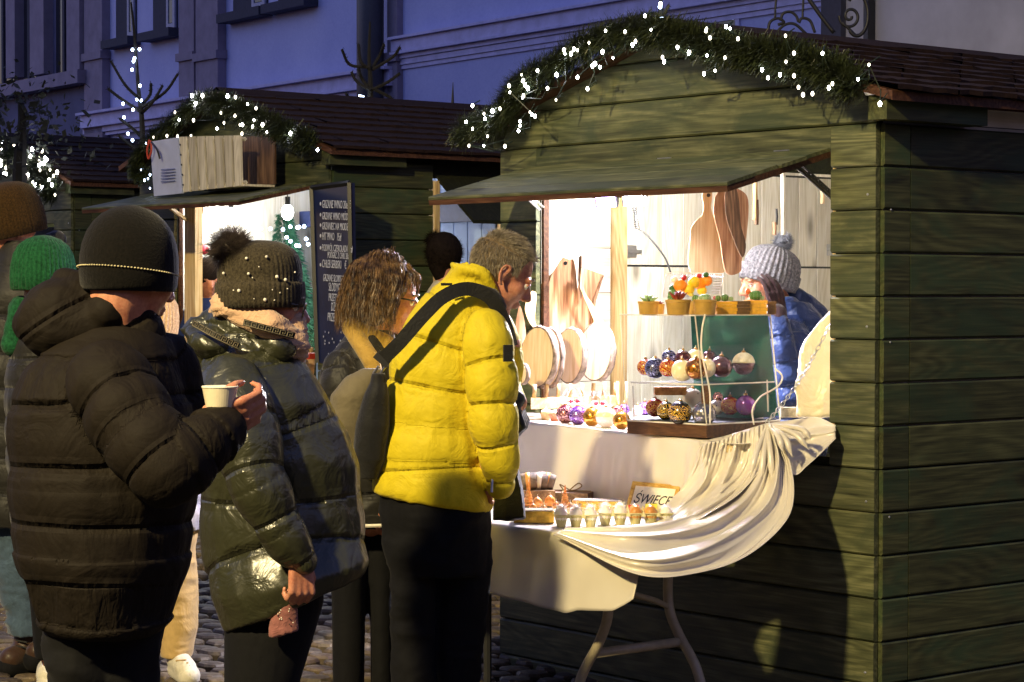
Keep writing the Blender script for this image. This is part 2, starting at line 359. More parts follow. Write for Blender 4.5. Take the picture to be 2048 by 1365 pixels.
def stall(name, X0, X1, Y0, dep_, zg, opL, opR, opB, opT, kz, label, side_open=None, ze=2.22, zr=2.49, nail=True, group='wooden market stalls in a row'):
    t = thing(name, ((X0+X1)/2, Y0, 0), label, 'market stall', group)
    P = .1408; xm = (X0+X1)/2; half = (X1-X0)/2; sl = (zr-ze)/half; Y1 = Y0+dep_
    top = lambda z: min(half, max(0, (zr-.02-z)/sl)); th = .02
    xl = lambda z: xm-top(z); xr = lambda z: xm+top(z)
    k0 = -5; j = []
    zs = [kz-P*k for k in range(-5, 16)]
    for z1 in zs:
        z0 = z1-P+.003
        if z0 > zr-.03 or z1 < .03: continue
        z0 = max(z0, .02)
        if z1 > zr-.04: z1 = zr-.04
        if z0 >= opT-.01 or z1 <= opB+.01:
            board_z(xl, xr, Y0, z0, z1-.001, th, GREEN, t)
        elif z1 > opT+.02 and z0 < opT:
            board_z(lambda z: X0, lambda z: opL, Y0, z0, z1-.001, th, GREEN, t); board_z(lambda z: opR, lambda z: X1, Y0, z0, z1-.001, th, GREEN, t)
            board_z(lambda z: opL+.001, lambda z: opR-.001, Y0, opT, z1-.001, th, GREEN, t)
        else:
            board_z(lambda z: X0, lambda z: opL, Y0, z0, z1-.001, th, GREEN, t); board_z(lambda z: opR, lambda z: X1, Y0, z0, z1-.001, th, GREEN, t)
        if z1 < ze-.05:
            ys = [(Y0+.004, Y0+.128), (Y0+.132, Y1)]
            if side_open:
                so0, so1, sb, st = side_open
                if z0 < st-.02 and z1 > sb+.02: ys = [(Y0+.004, so0), (so1, Y1)]
                else: ys = [(Y0+.004, Y1)]
            for a, b in ys: board_y(a, b, X1-.002, z0, z1-.001, .019, GREEN_Y, t)
            board_y(Y0+.03, Y1, X0, z0, z1-.001, .019, GREEN_Y, t, out=-1)
            board_z(lambda z: X0, lambda z: X1, Y1, z0, z1-.001, th, GREEN, t, out=1)
    def lin(c, s): box('light_stop_lining', c, s, DARKW, t)  # backing sheets added to stop light leaking through the board gaps
    Yl = Y0+.006; lin(((X0+opL)/2, Yl, 1.1), (opL-X0-.01, .01, 2.16)); lin(((X1+opR)/2, Yl, 1.1), (X1-opR-.01, .01, 2.16)); lin(((opL+opR)/2, Yl, opB/2), (opR-opL, .01, opB-.02)); lin(((opL+opR)/2, Yl, (opT+ze)/2), (opR-opL, .01, ze-opT-.01))
    MB().rings([[(X0+.1, Yl+dy, ze-.02), (X1-.1, Yl+dy, ze-.02), (xm, Yl+dy, zr-.06)] for dy in (0, .01)]).build('light_stop_lining', DARKW, t)
    if side_open:
        so0, so1, sb, st = side_open; lin((X1-.012, (Y0+so0)/2, 1.1), (.01, so0-Y0-.02, 2.16)); lin((X1-.012, (so0+so1)/2, sb/2), (.01, so1-so0, sb-.04)); lin((X1-.012, (so0+so1)/2, (st+ze)/2), (.01, so1-so0, ze-st-.03))
    else: lin((X1-.012, (Y0+Y1)/2, 1.1), (.01, dep_-.02, 2.16))
    shingle_roof(t, X0, X1, Y0-.09, Y1+.09, ze, zr, 9, .3)
    # eave board ends, purlins
    for xx in (X0-.02, X1+.05): box('purlin_end', (xx, Y0+.18, ze-.09), (.08, .5, .075), GREEN_Y, t)
    for xx in (X1-.04, X0+.04): box('top_plate', (xx, (Y0+Y1)/2+.02, ze-.085), (.05, dep_-.05, .17), DARKW, t)
    box('eave_board', (X1+.07, (Y0+Y1)/2, ze-.055), (.02, dep_+.14, .03), BROWN_X, t)
    # opening frame
    for xx in (opL, opR): box('frame_post', (xx+(.008 if xx == opL else -.008), Y0+.02, (opB+opT)/2), (.014, .026, opT-opB), PINEW_Z if xx == opR else BROWN_X, t)
    if nail:
        mb = MB()
        for z in (kz-.09, kz-.52, kz-1.09, kz-1.65):
            mb.ell((X1-.035, Y0-th, z), .005, .003, .005, n=8, m=5); mb.ell((X1+.0175, Y0+.035, z-.05), .002, .004, .004, n=8, m=5)
        mb.build('screw_heads', STEEL, t, kind='stuff')
    return t
MAIN = stall('market_stall', -1.94, 0, 0, 2.1, 0, -1.722, -.197, 1.0, 2.0, 1.946, 'nearest green plank market stall selling wooden boards and candles', None)
# interior of the near stall: left wall (horizontal boards, then shuttered vertical planks)
xw = -1.89
z = 1.0
while z < 2.2:
    board_y(.05, .50, xw, z, z+.176, .012, PINE_Y, MAIN, 'lining_board', ch=.002); z += .178
box('wall_post', (xw+.03, .53, 1.5), (.05, .045, 1.2), PINEW_Z, MAIN)
yy = .556; k = 0
while yy < 2.05:
    w_ = .115
    for (a, b) in ((.95, 1.638), (1.646, 2.03), (2.038, 2.4)):
        board_v(yy, yy+w_-.003, xw, a, b, .014, PINE_Z, MAIN, 'y', name='plank')
    yy += w_; k += 1
for zz in (1.642, 2.034): box('shutter_gap', (xw+.008, 1.3, zz), (.012, 1.45, .009), BLACKM, MAIN)
for y_, z_ in ((.60, 1.70), (1.80, 1.72)):
    box('hinge_plate', (xw+.018, y_, z_), (.006, .07, .05), STEEL, MAIN); box('latch_bolt', (xw+.026, y_+.01, z_), (.012, .09, .014), STEEL, MAIN)
bw = 0
while bw < 1.85:
    board_v(-1.88+bw, -1.88+bw+.12, 2.07, .9, 2.4, .014, PINE_Z, MAIN, 'x', out=-1); bw += .123
box('inner_floor', (-.95, 1.05, .04), (1.84, 1.96, .06), PINE_X, MAIN)
MB().add([(-1.86, .03, 2.2), (-.03, .03, 2.2), (-.03, 2.05, 2.2), (-1.86, 2.05, 2.2)], [(0, 1, 2, 3)]).build('ceiling_panel', PINE_Y, MAIN)
for k in range(12): board_y(.02, 2.06, -.005, 1.0+k*.1, 1.097+k*.1, .012, PINE_Y, MAIN, 'lining_board', out=-1, ch=.002)
# raised hatch
def hatch(t, xl, xr, y0, z0, y1, z1, n=4):
    L = math.hypot(y1-y0, z1-z0); dy, dz = (y1-y0)/L, (z1-z0)/L; ny, nz = dz, -dy
    if nz < 0: ny, nz = -ny, -nz
    w_ = L/n
    for k in range(n):
        a, b = k*w_+.0015, (k+1)*w_-.0015; P = []
        ca = .004
        sec = [(a, 0), (a, .012-ca), (a+ca, .012), (b-ca, .012), (b, .012-ca), (b, 0)]
        jx = random.uniform(-.012, .012) if k else 0
        P = [[(x+(jx if x == xr else 0), y0+dy*s+ny*h, z0+dz*s+nz*h) for s, h in sec] for x in (xl, xr)]
        MB().rings(P).build('hatch_board', GREEN, t)
    for (s0, s1, x0, x1) in ((L-.035, L, xl, xr), (.0, .035, xl, xr), (.035, L-.035, xl, xl+.04), (.035, L-.035, xr-.04, xr)):
        P = [[(x, y0+dy*s+ny*h, z0+dz*s+nz*h) for s, h in ((s0, -.02), (s0, -.001), (s1, -.001), (s1, -.02))] for x in (x0, x1)]
        MB().rings(P).build('hatch_frame', BROWN_X, t)
hatch(MAIN, -1.77, -.197, -.022, 2.004, -.50, 1.876)
for xx in (-.215, -1.70):
    p0 = np.array([xx, -.16, 1.945]); p1 = np.array([xx, .02, 1.84]) if xx > -1 else np.array([xx, -.02, 1.85])
    mb = MB(); mb.tube([p0, p0*.7+p1*.3, p1], .006, 6); d = (p1-p0)
    for k in range(7): q = p0+d*(.3+.09*k); mb.box(q+np.array([0, 0, .012]), (.008, .008, .018))
    mb.tube([p0+[0, 0, .02], p0*.5+p1*.5+[0, 0, .022], p1+[0, .02, .01]], .004, 6); mb.build('hatch_stay', BLACKM if xx > -1 else STEEL, MAIN)
mb = MB()
for xx in (-.42, -1.0): mb.box((xx, -.021, 2.012), (.07, .008, .012))
mb.build('hinge_leaf', STEEL, MAIN)

# middle stall and far stall
X2, Y2 = -5.0, 1.284
so0 = onp(862, 500, 0, X2)[1]
MID = stall('market_stall', X2-2.0, X2, Y2, 2.15, 0, onp(354, 500, 1, Y2)[0], X2-.10, .95, 2.10, 2.09, 'middle green market stall with a slatted crate and a chalkboard menu', side_open=(so0, Y2+2.0, 1.0, 2.14), ze=2.33, zr=2.66)
X3, Y3 = -9.0, 4.1
X3 = -9.2; Y3 = onp(147, 450, 0, X3)[1]
FAR = stall('market_stall', X3-2.0, X3, Y3, 2.15, 0, X3-1.75, X3-.25, .95, 2.0, 2.09, 'farthest green market stall at the left edge', ze=2.33, zr=2.66)
# ------------------------------------------------------------------ houses behind the stalls
PLAST = NT('blue_grey_render'); _v = PLAST.coords((1, 1, 1), rnd=False); _n = PLAST.noise(_v, .7, 5, .6); _n2 = PLAST.noise(_v, 25, 4, .7)
PLAST.l(PLAST.ramp(PLAST.mix(.35, _n, _n2), [(.3, hexc('a6aad8')), (.7, hexc('c8caec'))]), PLAST.b.inputs['Base Color']); PLAST.bump(_n2, .4, .01); PLAST.set(Roughness=.9); PLAST = PLAST.m
TRIM = plain('pale_stone_trim', hexc('c8c2e2'), rough=.85, var=.15, nscale=6)
PILA = plain('brownish_pilaster_render', hexc('8f8492'), rough=.9, var=.15, nscale=5)
DWIN = plain('dark_window_pane', (.02, .022, .03), rough=.08, bump=0, var=.1)
WFR = plain('window_frame_paint', hexc('9a9db5'), rough=.5, bump=0)
SHUT = plain('dark_reveal', hexc('3a3a48'), rough=.8, bump=0)
GPL = plain('grey_render', hexc('a5a4ad'), rough=.9, var=.12, nscale=3, bump=.3)
def facade(Q, ang):
    d = np.array([math.cos(ang), math.sin(ang), 0]); n = np.array([math.sin(ang), -math.cos(ang), 0]); Q = np.array(Q, float)
    def sz(u, v): P = onpl(u, v, Q, n); return np.dot(P-Q, d), P[2]
    def blk(s0, s1, z0, z1, o0, o1):   # out from the wall
        P = []
        for z in (z0, z1):
            for s, o in ((s0, o1), (s1, o1), (s1, o0), (s0, o0)): P.append(Q+d*s+n*o+np.array([0, 0, z]))
        return P
    return sz, blk
ang = math.radians(-4.5)
Q0 = np.array([-9.0, 9.5, 0])
sz, blk = facade(Q0, ang)
def fpart(name, rects, mat, t, o0, o1, sub=None, **k):
    mb = MB()
    for (s0, s1, z0, z1) in rects: mb.hexa(blk(s0, s1, z0, z1, o0, o1))
    return mb.build(name, mat, t, **k)
def puv(u0, u1, v0, v1, vm=None):
    a = sz(u0, (v0+v1)/2)[0]; b = sz(u1, (v0+v1)/2)[0]; return a, b, sz((u0+u1)/2, v1)[1], sz((u0+u1)/2, v0)[1]
sL = sz(200, 150)[0]; sM = sz(802, 100)[0]; sR = sz(1652, 40)[0]
H = thing('town_house', Q0+np.array([0, 0, 0]), 'blue dusk lit town house with long plain wall behind the near stall', 'house')
def courses(t, s0, s1, zc, steps):
    z = zc
    for (hh, oo) in steps:
        fpart('string_course', [(s0, s1, z-hh, z-.004)], TRIM, t, .0, oo); z -= hh
fpart('wall', [(sM, sR, 0, 9)], PLAST, H, -.4, 0)
zc = sz(1050, 33)[1]; courses(H, sM-.05, sR, zc, [(.035, .16), (.14, .11), (.03, .13), (.05, .07), (.07, .045), (.05, .025)])
a, b, z0, z1 = puv(1437, 1473, 28, 62); fpart('vent_frame', [(a-.06, a, z0, z1), (b, b+.06, z0, z1), (a-.06, b+.06, z1, z1+.05)], TRIM, H, .0, .02); fpart('vent_opening', [(a, b, z0, z1)], DWIN, H, .0, .012)
fpart('corner_pilaster', [(sM-.02, sM+.0, 0, 9)], PILA, H, 0, .02)
MB().tube([Q0+np.array([math.cos(ang), math.sin(ang), 0])*sz(775, 100)[0]+np.array([0, -.25, z]) for z in (0, 9)], .16, 10).build('rain_pipe', plain('pipe_iron', (.05, .05, .06), rough=.5, bump=0), H, smooth=True)
a = sz(798, 100)[0]; b = sz(810, 100)[0]
H2 = thing('town_house', Q0+np.array([-9, 0, 0]), 'blue grey town house with brownish pilasters and small windows, beyond the middle stall', 'house')
sA = sz(175, 150)[0]
fpart('wall', [(sA, sM-.06, 0, 9)], PLAST, H2, -.45, -.05)
for (u0, u1) in ((368, 398), (402, 446), (786, 806), (178, 214)):
    p = puv(u0, u1, 60, 140); fpart('pilaster', [(p[0], p[1], 0, 9)], PILA, H2, -.05, .08)
    fpart('pilaster_band', [(p[0]-.03, p[1]+.03, sz(u0, 118)[1]-.05, sz(u0, 118)[1]+.06)], PILA, H2, -.05, .12)
zc = sz(600, 163)[1]; courses(H2, sA, sM-.06, zc, [(.04, .2), (.16, .12), (.03, .15), (.08, .08), (.05, .04)])
for (u0, u1, vb, lw) in ((228, 268, 78, 1), (302, 350, 62, 1), (462, 530, 22, 1), (552, 620, 2, 1)):
    s0, s1, z0, z1 = puv(u0, u1, vb-100, vb); f = None
    wn = fpart('window', [(s0, s1, z0, z1)], SHUT, H2, -.05, -.03)
    m_ = (s0+s1)/2
    fpart('frame', [(m_+.1, s1-.02, z0, z0+.08), (s1-.09, s1-.02, z0+.08, z1), (m_+.1, m_+.16, z0+.08, z1)], WFR, wn, -.03, .0)
    fpart('pane', [(m_+.17, s1-.1, z0+.09, z1)], DWIN, wn, -.03, -.01)
    fpart('sill', [(s0-.12, s1+.12, z0-.12, z0-.003)], SHUT, wn, -.05, .16)
H3 = thing('town_house', Q0+np.array([-17, 0, 0]), 'dark town house with tall narrow windows at the left edge', 'house')
PL2 = plain('darker_blue_render', hexc('62627e'), rough=.9, var=.2, nscale=2)
s_l = sz(-120, 150)[0]
fpart('wall', [(s_l, sA-.02, 0, 9)], PL2, H3, -.5, -.02)
for (u0, u1) in ((-12, 28), (48, 72), (112, 148)):
    s0, s1, z0, z1 = puv(u0, u1, -60, 165-(u0*.12)); wn = fpart('window', [(s0, s1, z0, z1)], DWIN, H3, -.02, .0)
    fpart('mullion', [((s0+s1)/2-.04, (s0+s1)/2+.04, z0, z1)], SHUT, wn, 0, .03)
for (u0, u1) in ((28, 46), (76, 104), (150, 176)):
    s0, s1, z0, z1 = puv(u0, u1, -60, 160-(u0*.12)); fpart('pilaster', [(s0, s1, z0, z1)], PILA, H3, -.02, .14)
s0, s1, z0, z1 = puv(-30, 182, 0, 150); zz = sz(90, 158)[1]; fpart('sill_band', [(s0, s1, zz-.2, zz)], PILA, H3, -.02, .22)
# right hand house, nearer, grey
Q1 = np.array([-2.5, 6.5, 0]); ang1 = math.radians(-4.5)
sz1, blk1 = facade(Q1, ang1)
_sz, _blk = sz, blk; sz, blk = sz1, blk1
H4 = thing('town_house', Q1, 'grey rendered house end with a dark drainpipe above the near stall roof', 'house')
s0 = sz(1690, 40)[0]; s1 = sz(2200, 40)[0]
fpart('wall', [(s0, s1, 0, 8)], GPL, H4, -.5, 0); 
p = puv(1652, 1692, 0, 60); fpart('corner_quoin', [(p[0], p[1], 0, 8)], SHUT, H4, -.5, .05)
p = puv(1743, 1752, 0, 60); fpart('drainpipe', [(p[0], p[1], 0, 8)], BLACKM, H4, .01, .08)
p = puv(1995, 2300, 0, 60); 
# unseen houses across the square, behind the photographer, added to limit the sky fill
HB_ = thing('town_house', (0, -19, 0), 'unseen plastered town house row closing the square behind the photographer', 'house')
box('wall', (0, -19.5, 5.5), (60, .6, 11), PILA, HB_)
for k in range(14):
    for z in (2.6, 6.2):
        wn = box('window', (-26+k*4, -19.19, z), (1.2, .06, 1.9), SHUT, HB_); box('pane', (-26+k*4, -19.14, z), (1.0, .03, 1.7), DWIN, wn)
MB().hexa([(-30, -19.2, 11), (30, -19.2, 11), (30, -23, 11), (-30, -23, 11), (-30, -20.5, 13), (30, -20.5, 13), (30, -23, 13), (-30, -23, 13)]).build('roof', SHING, HB_)
# wrought iron bracket
IRON = plain('wrought_iron', (.012, .012, .015), rough=.5, bump=0)
BR = thing('iron_sign_bracket', at(1640, 20, 11.9), 'black wrought iron scroll bracket with hanging rings against the dusk blue wall', 'sign bracket')
def ipath(pts, d=11.6, r=.008): return [at(u, v, d) for u, v in pts], r
def itube(name, pts, r=.009, n=6, d=11.6):
    MB().tube(smoothpath([at(u, v, d) for u, v in pts], n), r, 6).build(name, IRON, BR, smooth=True)
itube('ring', [(1742+22*math.cos(a)-28+(-0), 30+42*math.sin(a)) for a in np.linspace(-2.4, 2.3, 14)], .011)
itube('scroll', [(1700+r_*math.cos(a), 33+r_*1.1*math.sin(a)) for a, r_ in zip(np.linspace(0, 9.5, 22), np.linspace(3, 22, 22))], .008)
itube('stay_bar', [(1612, -10), (1640, 30), (1668, 66)], .012); itube('stay_bar', [(1683, 44), (1712, 72)], .008)
itube('crown_arc', [(1561, 42), (1566, 28), (1580, 24), (1592, 32), (1597, 44)], .008); itube('crown_arc', [(1536, 66), (1540, 45), (1556, 37), (1568, 45), (1556, 50)], .008)
itube('crown_arc', [(1598, 46), (1604, 37), (1620, 42), (1630, 66)], .008); itube('crown_arc', [(1552, 66), (1570, 50), (1590, 49), (1612, 68)], .008)
itube('hanging_chain', [(1553, -10), (1551, 15), (1550, 38)], .006); itube('hanging_chain', [(1607, -10), (1606, 15), (1605, 38)], .006)

# ------------------------------------------------------------------ bare fir tops with blue-white lights
BARK = plain('dark_bark', (.015, .014, .012), rough=.9)
BLUEB = glow('cold_bulb', (.55, .7, 1, 1), 14); WARMB = glow('white_bulb', (1, .94, .86, 1), 28)
def spike_tree(label, d, trunk, limbs, bulbs):
    t = thing('fir_sapling', at(trunk[0][0], trunk[0][1], d)*[1, 1, 0], label, 'tree', 'thin fir tops behind the stalls')
    b0 = at(trunk[0][0], trunk[0][1], d)
    MB().tube([b0*[1, 1, 0]]+smoothpath([at(u, v, d) for u, v in trunk], 4), [.03]+list(np.linspace(.022, .006, (len(trunk)-1)*4+1)), 6).build('trunk', BARK, t)
    for l in limbs:
        P = smoothpath([at(u, v, d+random.uniform(-.05, .05)) for u, v in l], 4)
        MB().tube(P, list(np.linspace(.011, .009, len(P))), 6).build('branch', BARK, t)
        mb = MB()
        for p in P:
            for _ in range(5):
                q = np.array([random.gauss(0, 1) for _ in range(3)]); q /= np.linalg.norm(q); mb.tube([p, p+q*.02], [.002, .001], 3)
        mb.build('twigs', BARK, t, kind='stuff')
    for (u, v) in bulbs: MB().ell(at(u, v, d-.03), .0095, .0095, .011, n=8, m=6).build('bulb', BLUEB, t, smooth=True)
spike_tree('thin bare fir top strung with blue white bulbs left of the crate', 14.2,
    [(287, 320), (283, 230), (277, 180), (268, 60), (262, 5)],
    [[(281, 200), (250, 170), (222, 123)], [(283, 225), (245, 200), (216, 178)], [(284, 215), (330, 185), (356, 148)], [(284, 210), (300, 190), (302, 168)], [(285, 225), (305, 205), (325, 172)], [(284, 275), (262, 255), (240, 238)], [(286, 305), (262, 292), (238, 272)]],
    [(265, 100), (279, 99), (269, 117), (267, 123), (264, 140), (280, 172), (274, 199), (282, 201), (246, 208), (266, 220), (248, 235), (256, 268), (265, 281)])
spike_tree('taller dark bare fir top standing before the rain pipe', 14.0,
    [(740, 215), (741, 170), (738, 110), (740, 44)],
    [[(741, 135), (700, 130), (684, 100)], [(741, 138), (722, 125), (717, 90)], [(742, 182), (715, 165), (703, 145)], [(742, 180), (725, 160), (717, 137)], [(742, 140), (760, 110), (768, 90)], [(744, 180), (775, 165), (800, 147)], [(744, 140), (785, 115), (800, 95)], [(750, 180), (780, 195), (790, 210)], [(738, 205), (705, 200), (692, 188)]],
    [(720, 193), (726, 195)])
spike_tree('small fir tip with blue bulbs rising behind the near garland', 11.0, [(1322, 60), (1322, 20), (1321, -15)], [[(1322, 35), (1330, 22), (1337, 12)]], [(1321, 8), (1320, 14), (1323, 38)])
MB().tube([at(905, 215, 14), at(906, 165, 14)], [.012, .002], 6).build('finial_spike', IRON, MID)
# dark leafy tree at left
LEAFD = plain('dark_leaves', (.03, .035, .025), rough=.8, bump=0)
TD = thing('leafy_tree', at(40, 320, 15.5)*[1, 1, 0], 'dark leafy street tree before the far left house', 'tree')
tb = at(40, 330, 15.5)
mbt = MB().tube([tb*[1, 1, 0], tb, at(45, 240, 15.5), at(38, 190, 15.5)], [.07, .05, .03, .01], 7); mbt.build('trunk', BARK, TD)
mb = MB()
for _ in range(1100):
    q = np.array([random.gauss(0, 1) for _ in range(3)]); cc = at(30, 255, 15.5); p = cc+q*np.array([.17, .25, .17]); 
    if noise.noise(Vector(p*5)) < -.08: continue
    a = np.array([random.gauss(0, 1) for _ in range(3)])*.016; b = np.array([random.gauss(0, 1) for _ in range(3)])*.012
    mb.add([p-a, p+b, p+a, p-b], [(0, 1, 2, 3)])
mb.build('crown', LEAFD, TD, kind='stuff')

# ------------------------------------------------------------------ fir garlands with fairy lights
NEED = NT('fir_needles'); _v = NEED.coords((1, 1, 1)); NEED.l(NEED.ramp(NEED.noise(_v, 30, 3), [(.3, hexc('10190c')), (.72, hexc('3c4424'))]), NEED.b.inputs['Base Color']); NEED.set(Roughness=.5); NEED = NEED.m
BULBM = [WARMB, glow('dim_white_bulb', (1, .9, .7, 1), 7), glow('bright_cold_bulb', (.9, .9, 1, 1), 90)]
WIRE = plain('green_wire', (.01, .02, .01), rough=.5, bump=0)
def garland(label, anchors, d, rad, bulbs, nneed, group='fir garlands with fairy lights', bulbmat=WARMB, size=1.0, bsz=.0043):
    P = smoothpath(anchors, 10); c = P[len(P)//2]
    t = thing('fir_garland', c, label, 'garland', group)
    MB().tube(P, .012, 6).build('core_rope', WIRE, t)
    n = len(P); mb = MB(); A = np.array(P)
    for _ in range(nneed):
        k = random.random()*(n-1.001); i = int(k); p = A[i]+(A[i+1]-A[i])*(k-i)
        lump = .75+.4*noise.noise(Vector((k*.35, 3, 0)))
        q = np.array([random.gauss(0, 1) for _ in range(3)]); q /= np.linalg.norm(q)
        if q[1] > .2: q[1] *= -1
        s = p+q*rad*lump*random.uniform(.25, .75); q2 = q+np.array([random.gauss(0, .6) for _ in range(3)]); q2 /= np.linalg.norm(q2)
        e = s+q2*random.uniform(.015, .05)*size; sd = np.cross(q2, [.3, .5, .8]); sd = sd/np.linalg.norm(sd)*random.uniform(.0011, .0024)*size
        mb.add([s-sd, s+sd, e+sd*.6, e-sd*.6], [(0, 1, 2, 3)])
    mb.build('needles', NEED, t, kind='stuff')
    pr = None; W = []
    for (u, v) in bulbs:
        X = at(u, v, d(u, v) if callable(d) else d)
        kk = random.uniform(.75, 1.35); bb = MB().ell(X, bsz*kk, bsz*kk, bsz*1.5*kk, n=8, m=6).build('bulb', random.choice(BULBM) if bulbmat is WARMB else bulbmat, t, smooth=True); MB().tube([X+[0, 0, bsz], X+[random.uniform(-.02, .02), .03, random.uniform(.015, .035)]], .0022, 4).build('wire', WIRE, t)
        W.append(X)
    for i in range(0, len(W)-1):
        a, b = W[i], W[i+1]
        if np.linalg.norm(a-b) < .3: MB().tube([a, (a+b)/2-[0, -.03, .02], b], .0022, 4).build('wire', WIRE, t)
    return t
garD = lambda u, v: (onp(u, v, 1, -.19)-CAM)@_f
gp = [(925, 268), (1010, 232), (1040, 180), (1110, 135), (1200, 84), (1300, 62), (1400, 84), (1480, 104), (1560, 116), (1650, 135), (1715, 172)]
A1 = [onp(u, v, 1, -.12) for u, v in gp]
bul = [(945, 212), (968, 228), (985, 222), (970, 238), (1000, 218), (932, 244), (945, 258), (975, 273), (938, 292), (1010, 293), (968, 292), (1040, 243), (1040, 252), (1037, 262), (1060, 225), (1064, 230), (1070, 233), (1020, 185), (1018, 172), (1043, 150), (1046, 162), (1050, 170), (1056, 177), (1075, 142), (1047, 192), (1045, 196), (1095, 177), (1113, 150), (1112, 200), (1128, 100), (1130, 108), (1142, 108), (1148, 99), (1155, 101), (1155, 155), (1178, 86), (1175, 178), (1185, 132), (1190, 128), (1200, 135), (1205, 104), (1211, 62), (1226, 116), (1250, 64), (1265, 90), (1271, 83), (1290, 32), (1302, 60), (1325, 115), (1328, 124), (1355, 95), (1378, 106), (1380, 104), (1412, 62), (1414, 111), (1420, 76), (1452, 54), (1460, 58), (1476, 78), (1450, 116), (1408, 148), (1430, 142), (1413, 58), (1524, 140), (1536, 156), (1560, 150), (1571, 72), (1572, 124), (1588, 107), (1588, 152), (1597, 175), (1606, 190), (1625, 188), (1645, 107), (1658, 176), (1665, 168), (1716, 159), (1738, 130), (1760, 208)]
garland('long bushy fir garland with white bulbs arched over the near stall gable', A1, garD, .10, bul, 32000)
gm = lambda u, v: (onp(u, v, 1, Y2-.19)-CAM)@_f
gp = [(300, 285), (340, 258), (375, 225), (410, 205), (450, 208), (500, 230), (545, 250), (590, 270), (625, 285)]
bul2 = [(384, 192), (405, 192), (455, 193), (471, 195), (391, 207), (495, 209), (512, 217), (350, 225), (358, 240), (387, 241), (442, 226), (470, 232), (448, 246), (434, 258), (480, 250), (485, 250), (505, 253), (508, 241), (525, 250), (484, 268), (534, 264), (581, 267), (635, 300), (307, 275), (334, 272), (355, 273), (382, 272)]
garland('fir garland with few white bulbs over the middle stall gable', [onp(u, v, 1, Y2-.13) for u, v in gp], gm, .09, bul2, 12000, size=1.4, bsz=.006)
gp = [(285, 300), (275, 320), (278, 345), (290, 352)]
garland('short drooping fir sprig with blue bulbs left of the crate', [onp(u, v, 1, Y2-.16) for u, v in gp], gm, .06, [(292, 287), (300, 350), (296, 358), (289, 361), (300, 377), (282, 340)], 2500, bulbmat=BLUEB, size=1.3)
gf = lambda u, v: (onp(u, v, 1, Y3-.19)-CAM)@_f
gp = [(-30, 285), (10, 300), (40, 320), (75, 345), (100, 365), (108, 385)]
bul3 = [(5, 285), (2, 298), (8, 348), (12, 349), (2, 330), (12, 336), (2, 320), (28, 289), (36, 289), (38, 300), (45, 303), (42, 311), (50, 308), (30, 325), (39, 323), (42, 330), (51, 330), (56, 350), (49, 342), (33, 336), (61, 313), (64, 299), (84, 302), (78, 318), (90, 316), (93, 320), (83, 327), (78, 331), (80, 341), (88, 327), (100, 340), (98, 360), (114, 345), (107, 352), (104, 370), (110, 390), (71, 371), (81, 368), (84, 375), (66, 365)]
garland('fir garland thick with bulbs on the farthest stall at the left edge', [onp(u, v, 1, Y3-.13) for u, v in gp], gf, .12, bul3, 6000, size=1.8, bsz=.008)

# ------------------------------------------------------------------ lamps inside the stalls
def lamp_pt(name, loc, e, col, rad, parent):
    ld = bpy.data.lights.new(name, 'POINT'); ld.energy = e; ld.color = col; ld.shadow_soft_size = rad
    o = bpy.data.objects.new(name, ld); link(o, parent, loc); return o
LEDW = glow('led_face', (.85, .85, 1, 1), 60); LEDP = glow('led_face_violet', (.6, .45, 1, 1), 40)
def flood(loc, aim, label, mat, e, col):
    t = thing('flood_lamp', loc, label, 'lamp', 'small flood lamps under the near stall opening')
    aim = np.array(aim, float); aim /= np.linalg.norm(aim); a = np.cross(aim, [0, 0, 1.0]); a /= np.linalg.norm(a); b = np.cross(a, aim)
    R = np.stack([a, aim, b], 1)
    MB().box(np.array(loc), (.085, .03, .07), R).build('housing', BLACKM, t)
    MB().box(np.array(loc)+aim*.018, (.07, .004, .055), R).build('lens', mat, t)
    MB().tube([np.array(loc)-a*.05, np.array(loc)-a*.05+b*.06, np.array(loc)+a*.05+b*.06, np.array(loc)+a*.05], .004, 6).build('yoke', BLACKM, t)
    ld = bpy.data.lights.new('flood_light', 'SPOT'); ld.energy = e; ld.color = col; ld.spot_size = math.radians(160); ld.spot_blend = .5; ld.shadow_soft_size = .03
    o = bpy.data.objects.new('flood_light', ld); link(o, t, np.array(loc)+aim*.025); o.rotation_euler = Vector(aim).to_track_quat('-Z', 'Y').to_euler()
f1 = onp(1213, 396, 1, .03); f2 = onp(1267, 395, 1, .10)
flood(f1, (.45, -.55, -.75), 'left violet tinted flood lamp under the hatch', LEDP, 130, (.75, .6, 1))
flood(f2, (.4, -.45, -.8), 'right bright white flood lamp above a coiled cable', LEDW, 300, (.95, .94, 1))
lamp_pt('added_stall_light', tuple(f2+np.array([0, .05, -.02])), 48, (1, .96, .94), .03, MAIN)  # extra point light added beside the white flood lamp
BULBS = glow('hot_bulb', (1, .95, .9, 1), 45)
for k, (u, v, lb) in enumerate(((430, 425, 'left round bulb hanging in the middle stall, near the pine post'), (462, 430, 'second round bulb hanging in the middle stall, above the fur pompom'), (575, 425, 'right round bulb hanging in the middle stall, beside the chalkboard'))):
    X = onp(u, v, 1, Y2+.35)
    t = thing('hanging_bulb', X, lb, 'light bulb', 'round bulbs in the middle stall')
    MB().ell(X, .035, .035, .045).build('glass_bulb', BULBS, t, smooth=True); MB().tube([X+[0, 0, .04], X+[0, 0, .09]], .016).build('socket', BLACKM, t); MB().tube([X+[0, 0, .09], X+[0, 0, .2]], .003, 5).build('cord', BLACKM, t)
    lamp_pt('bulb_light', tuple(X+np.array([0, 0, -.06])), 9, (.95, .95, 1), .035, t)
lamp_pt('added_stall_light', (X3-.9, Y3+.5, 1.9), 25, (1, .9, .8), .05, FAR)  # point light added inside the far stall, with no lamp body
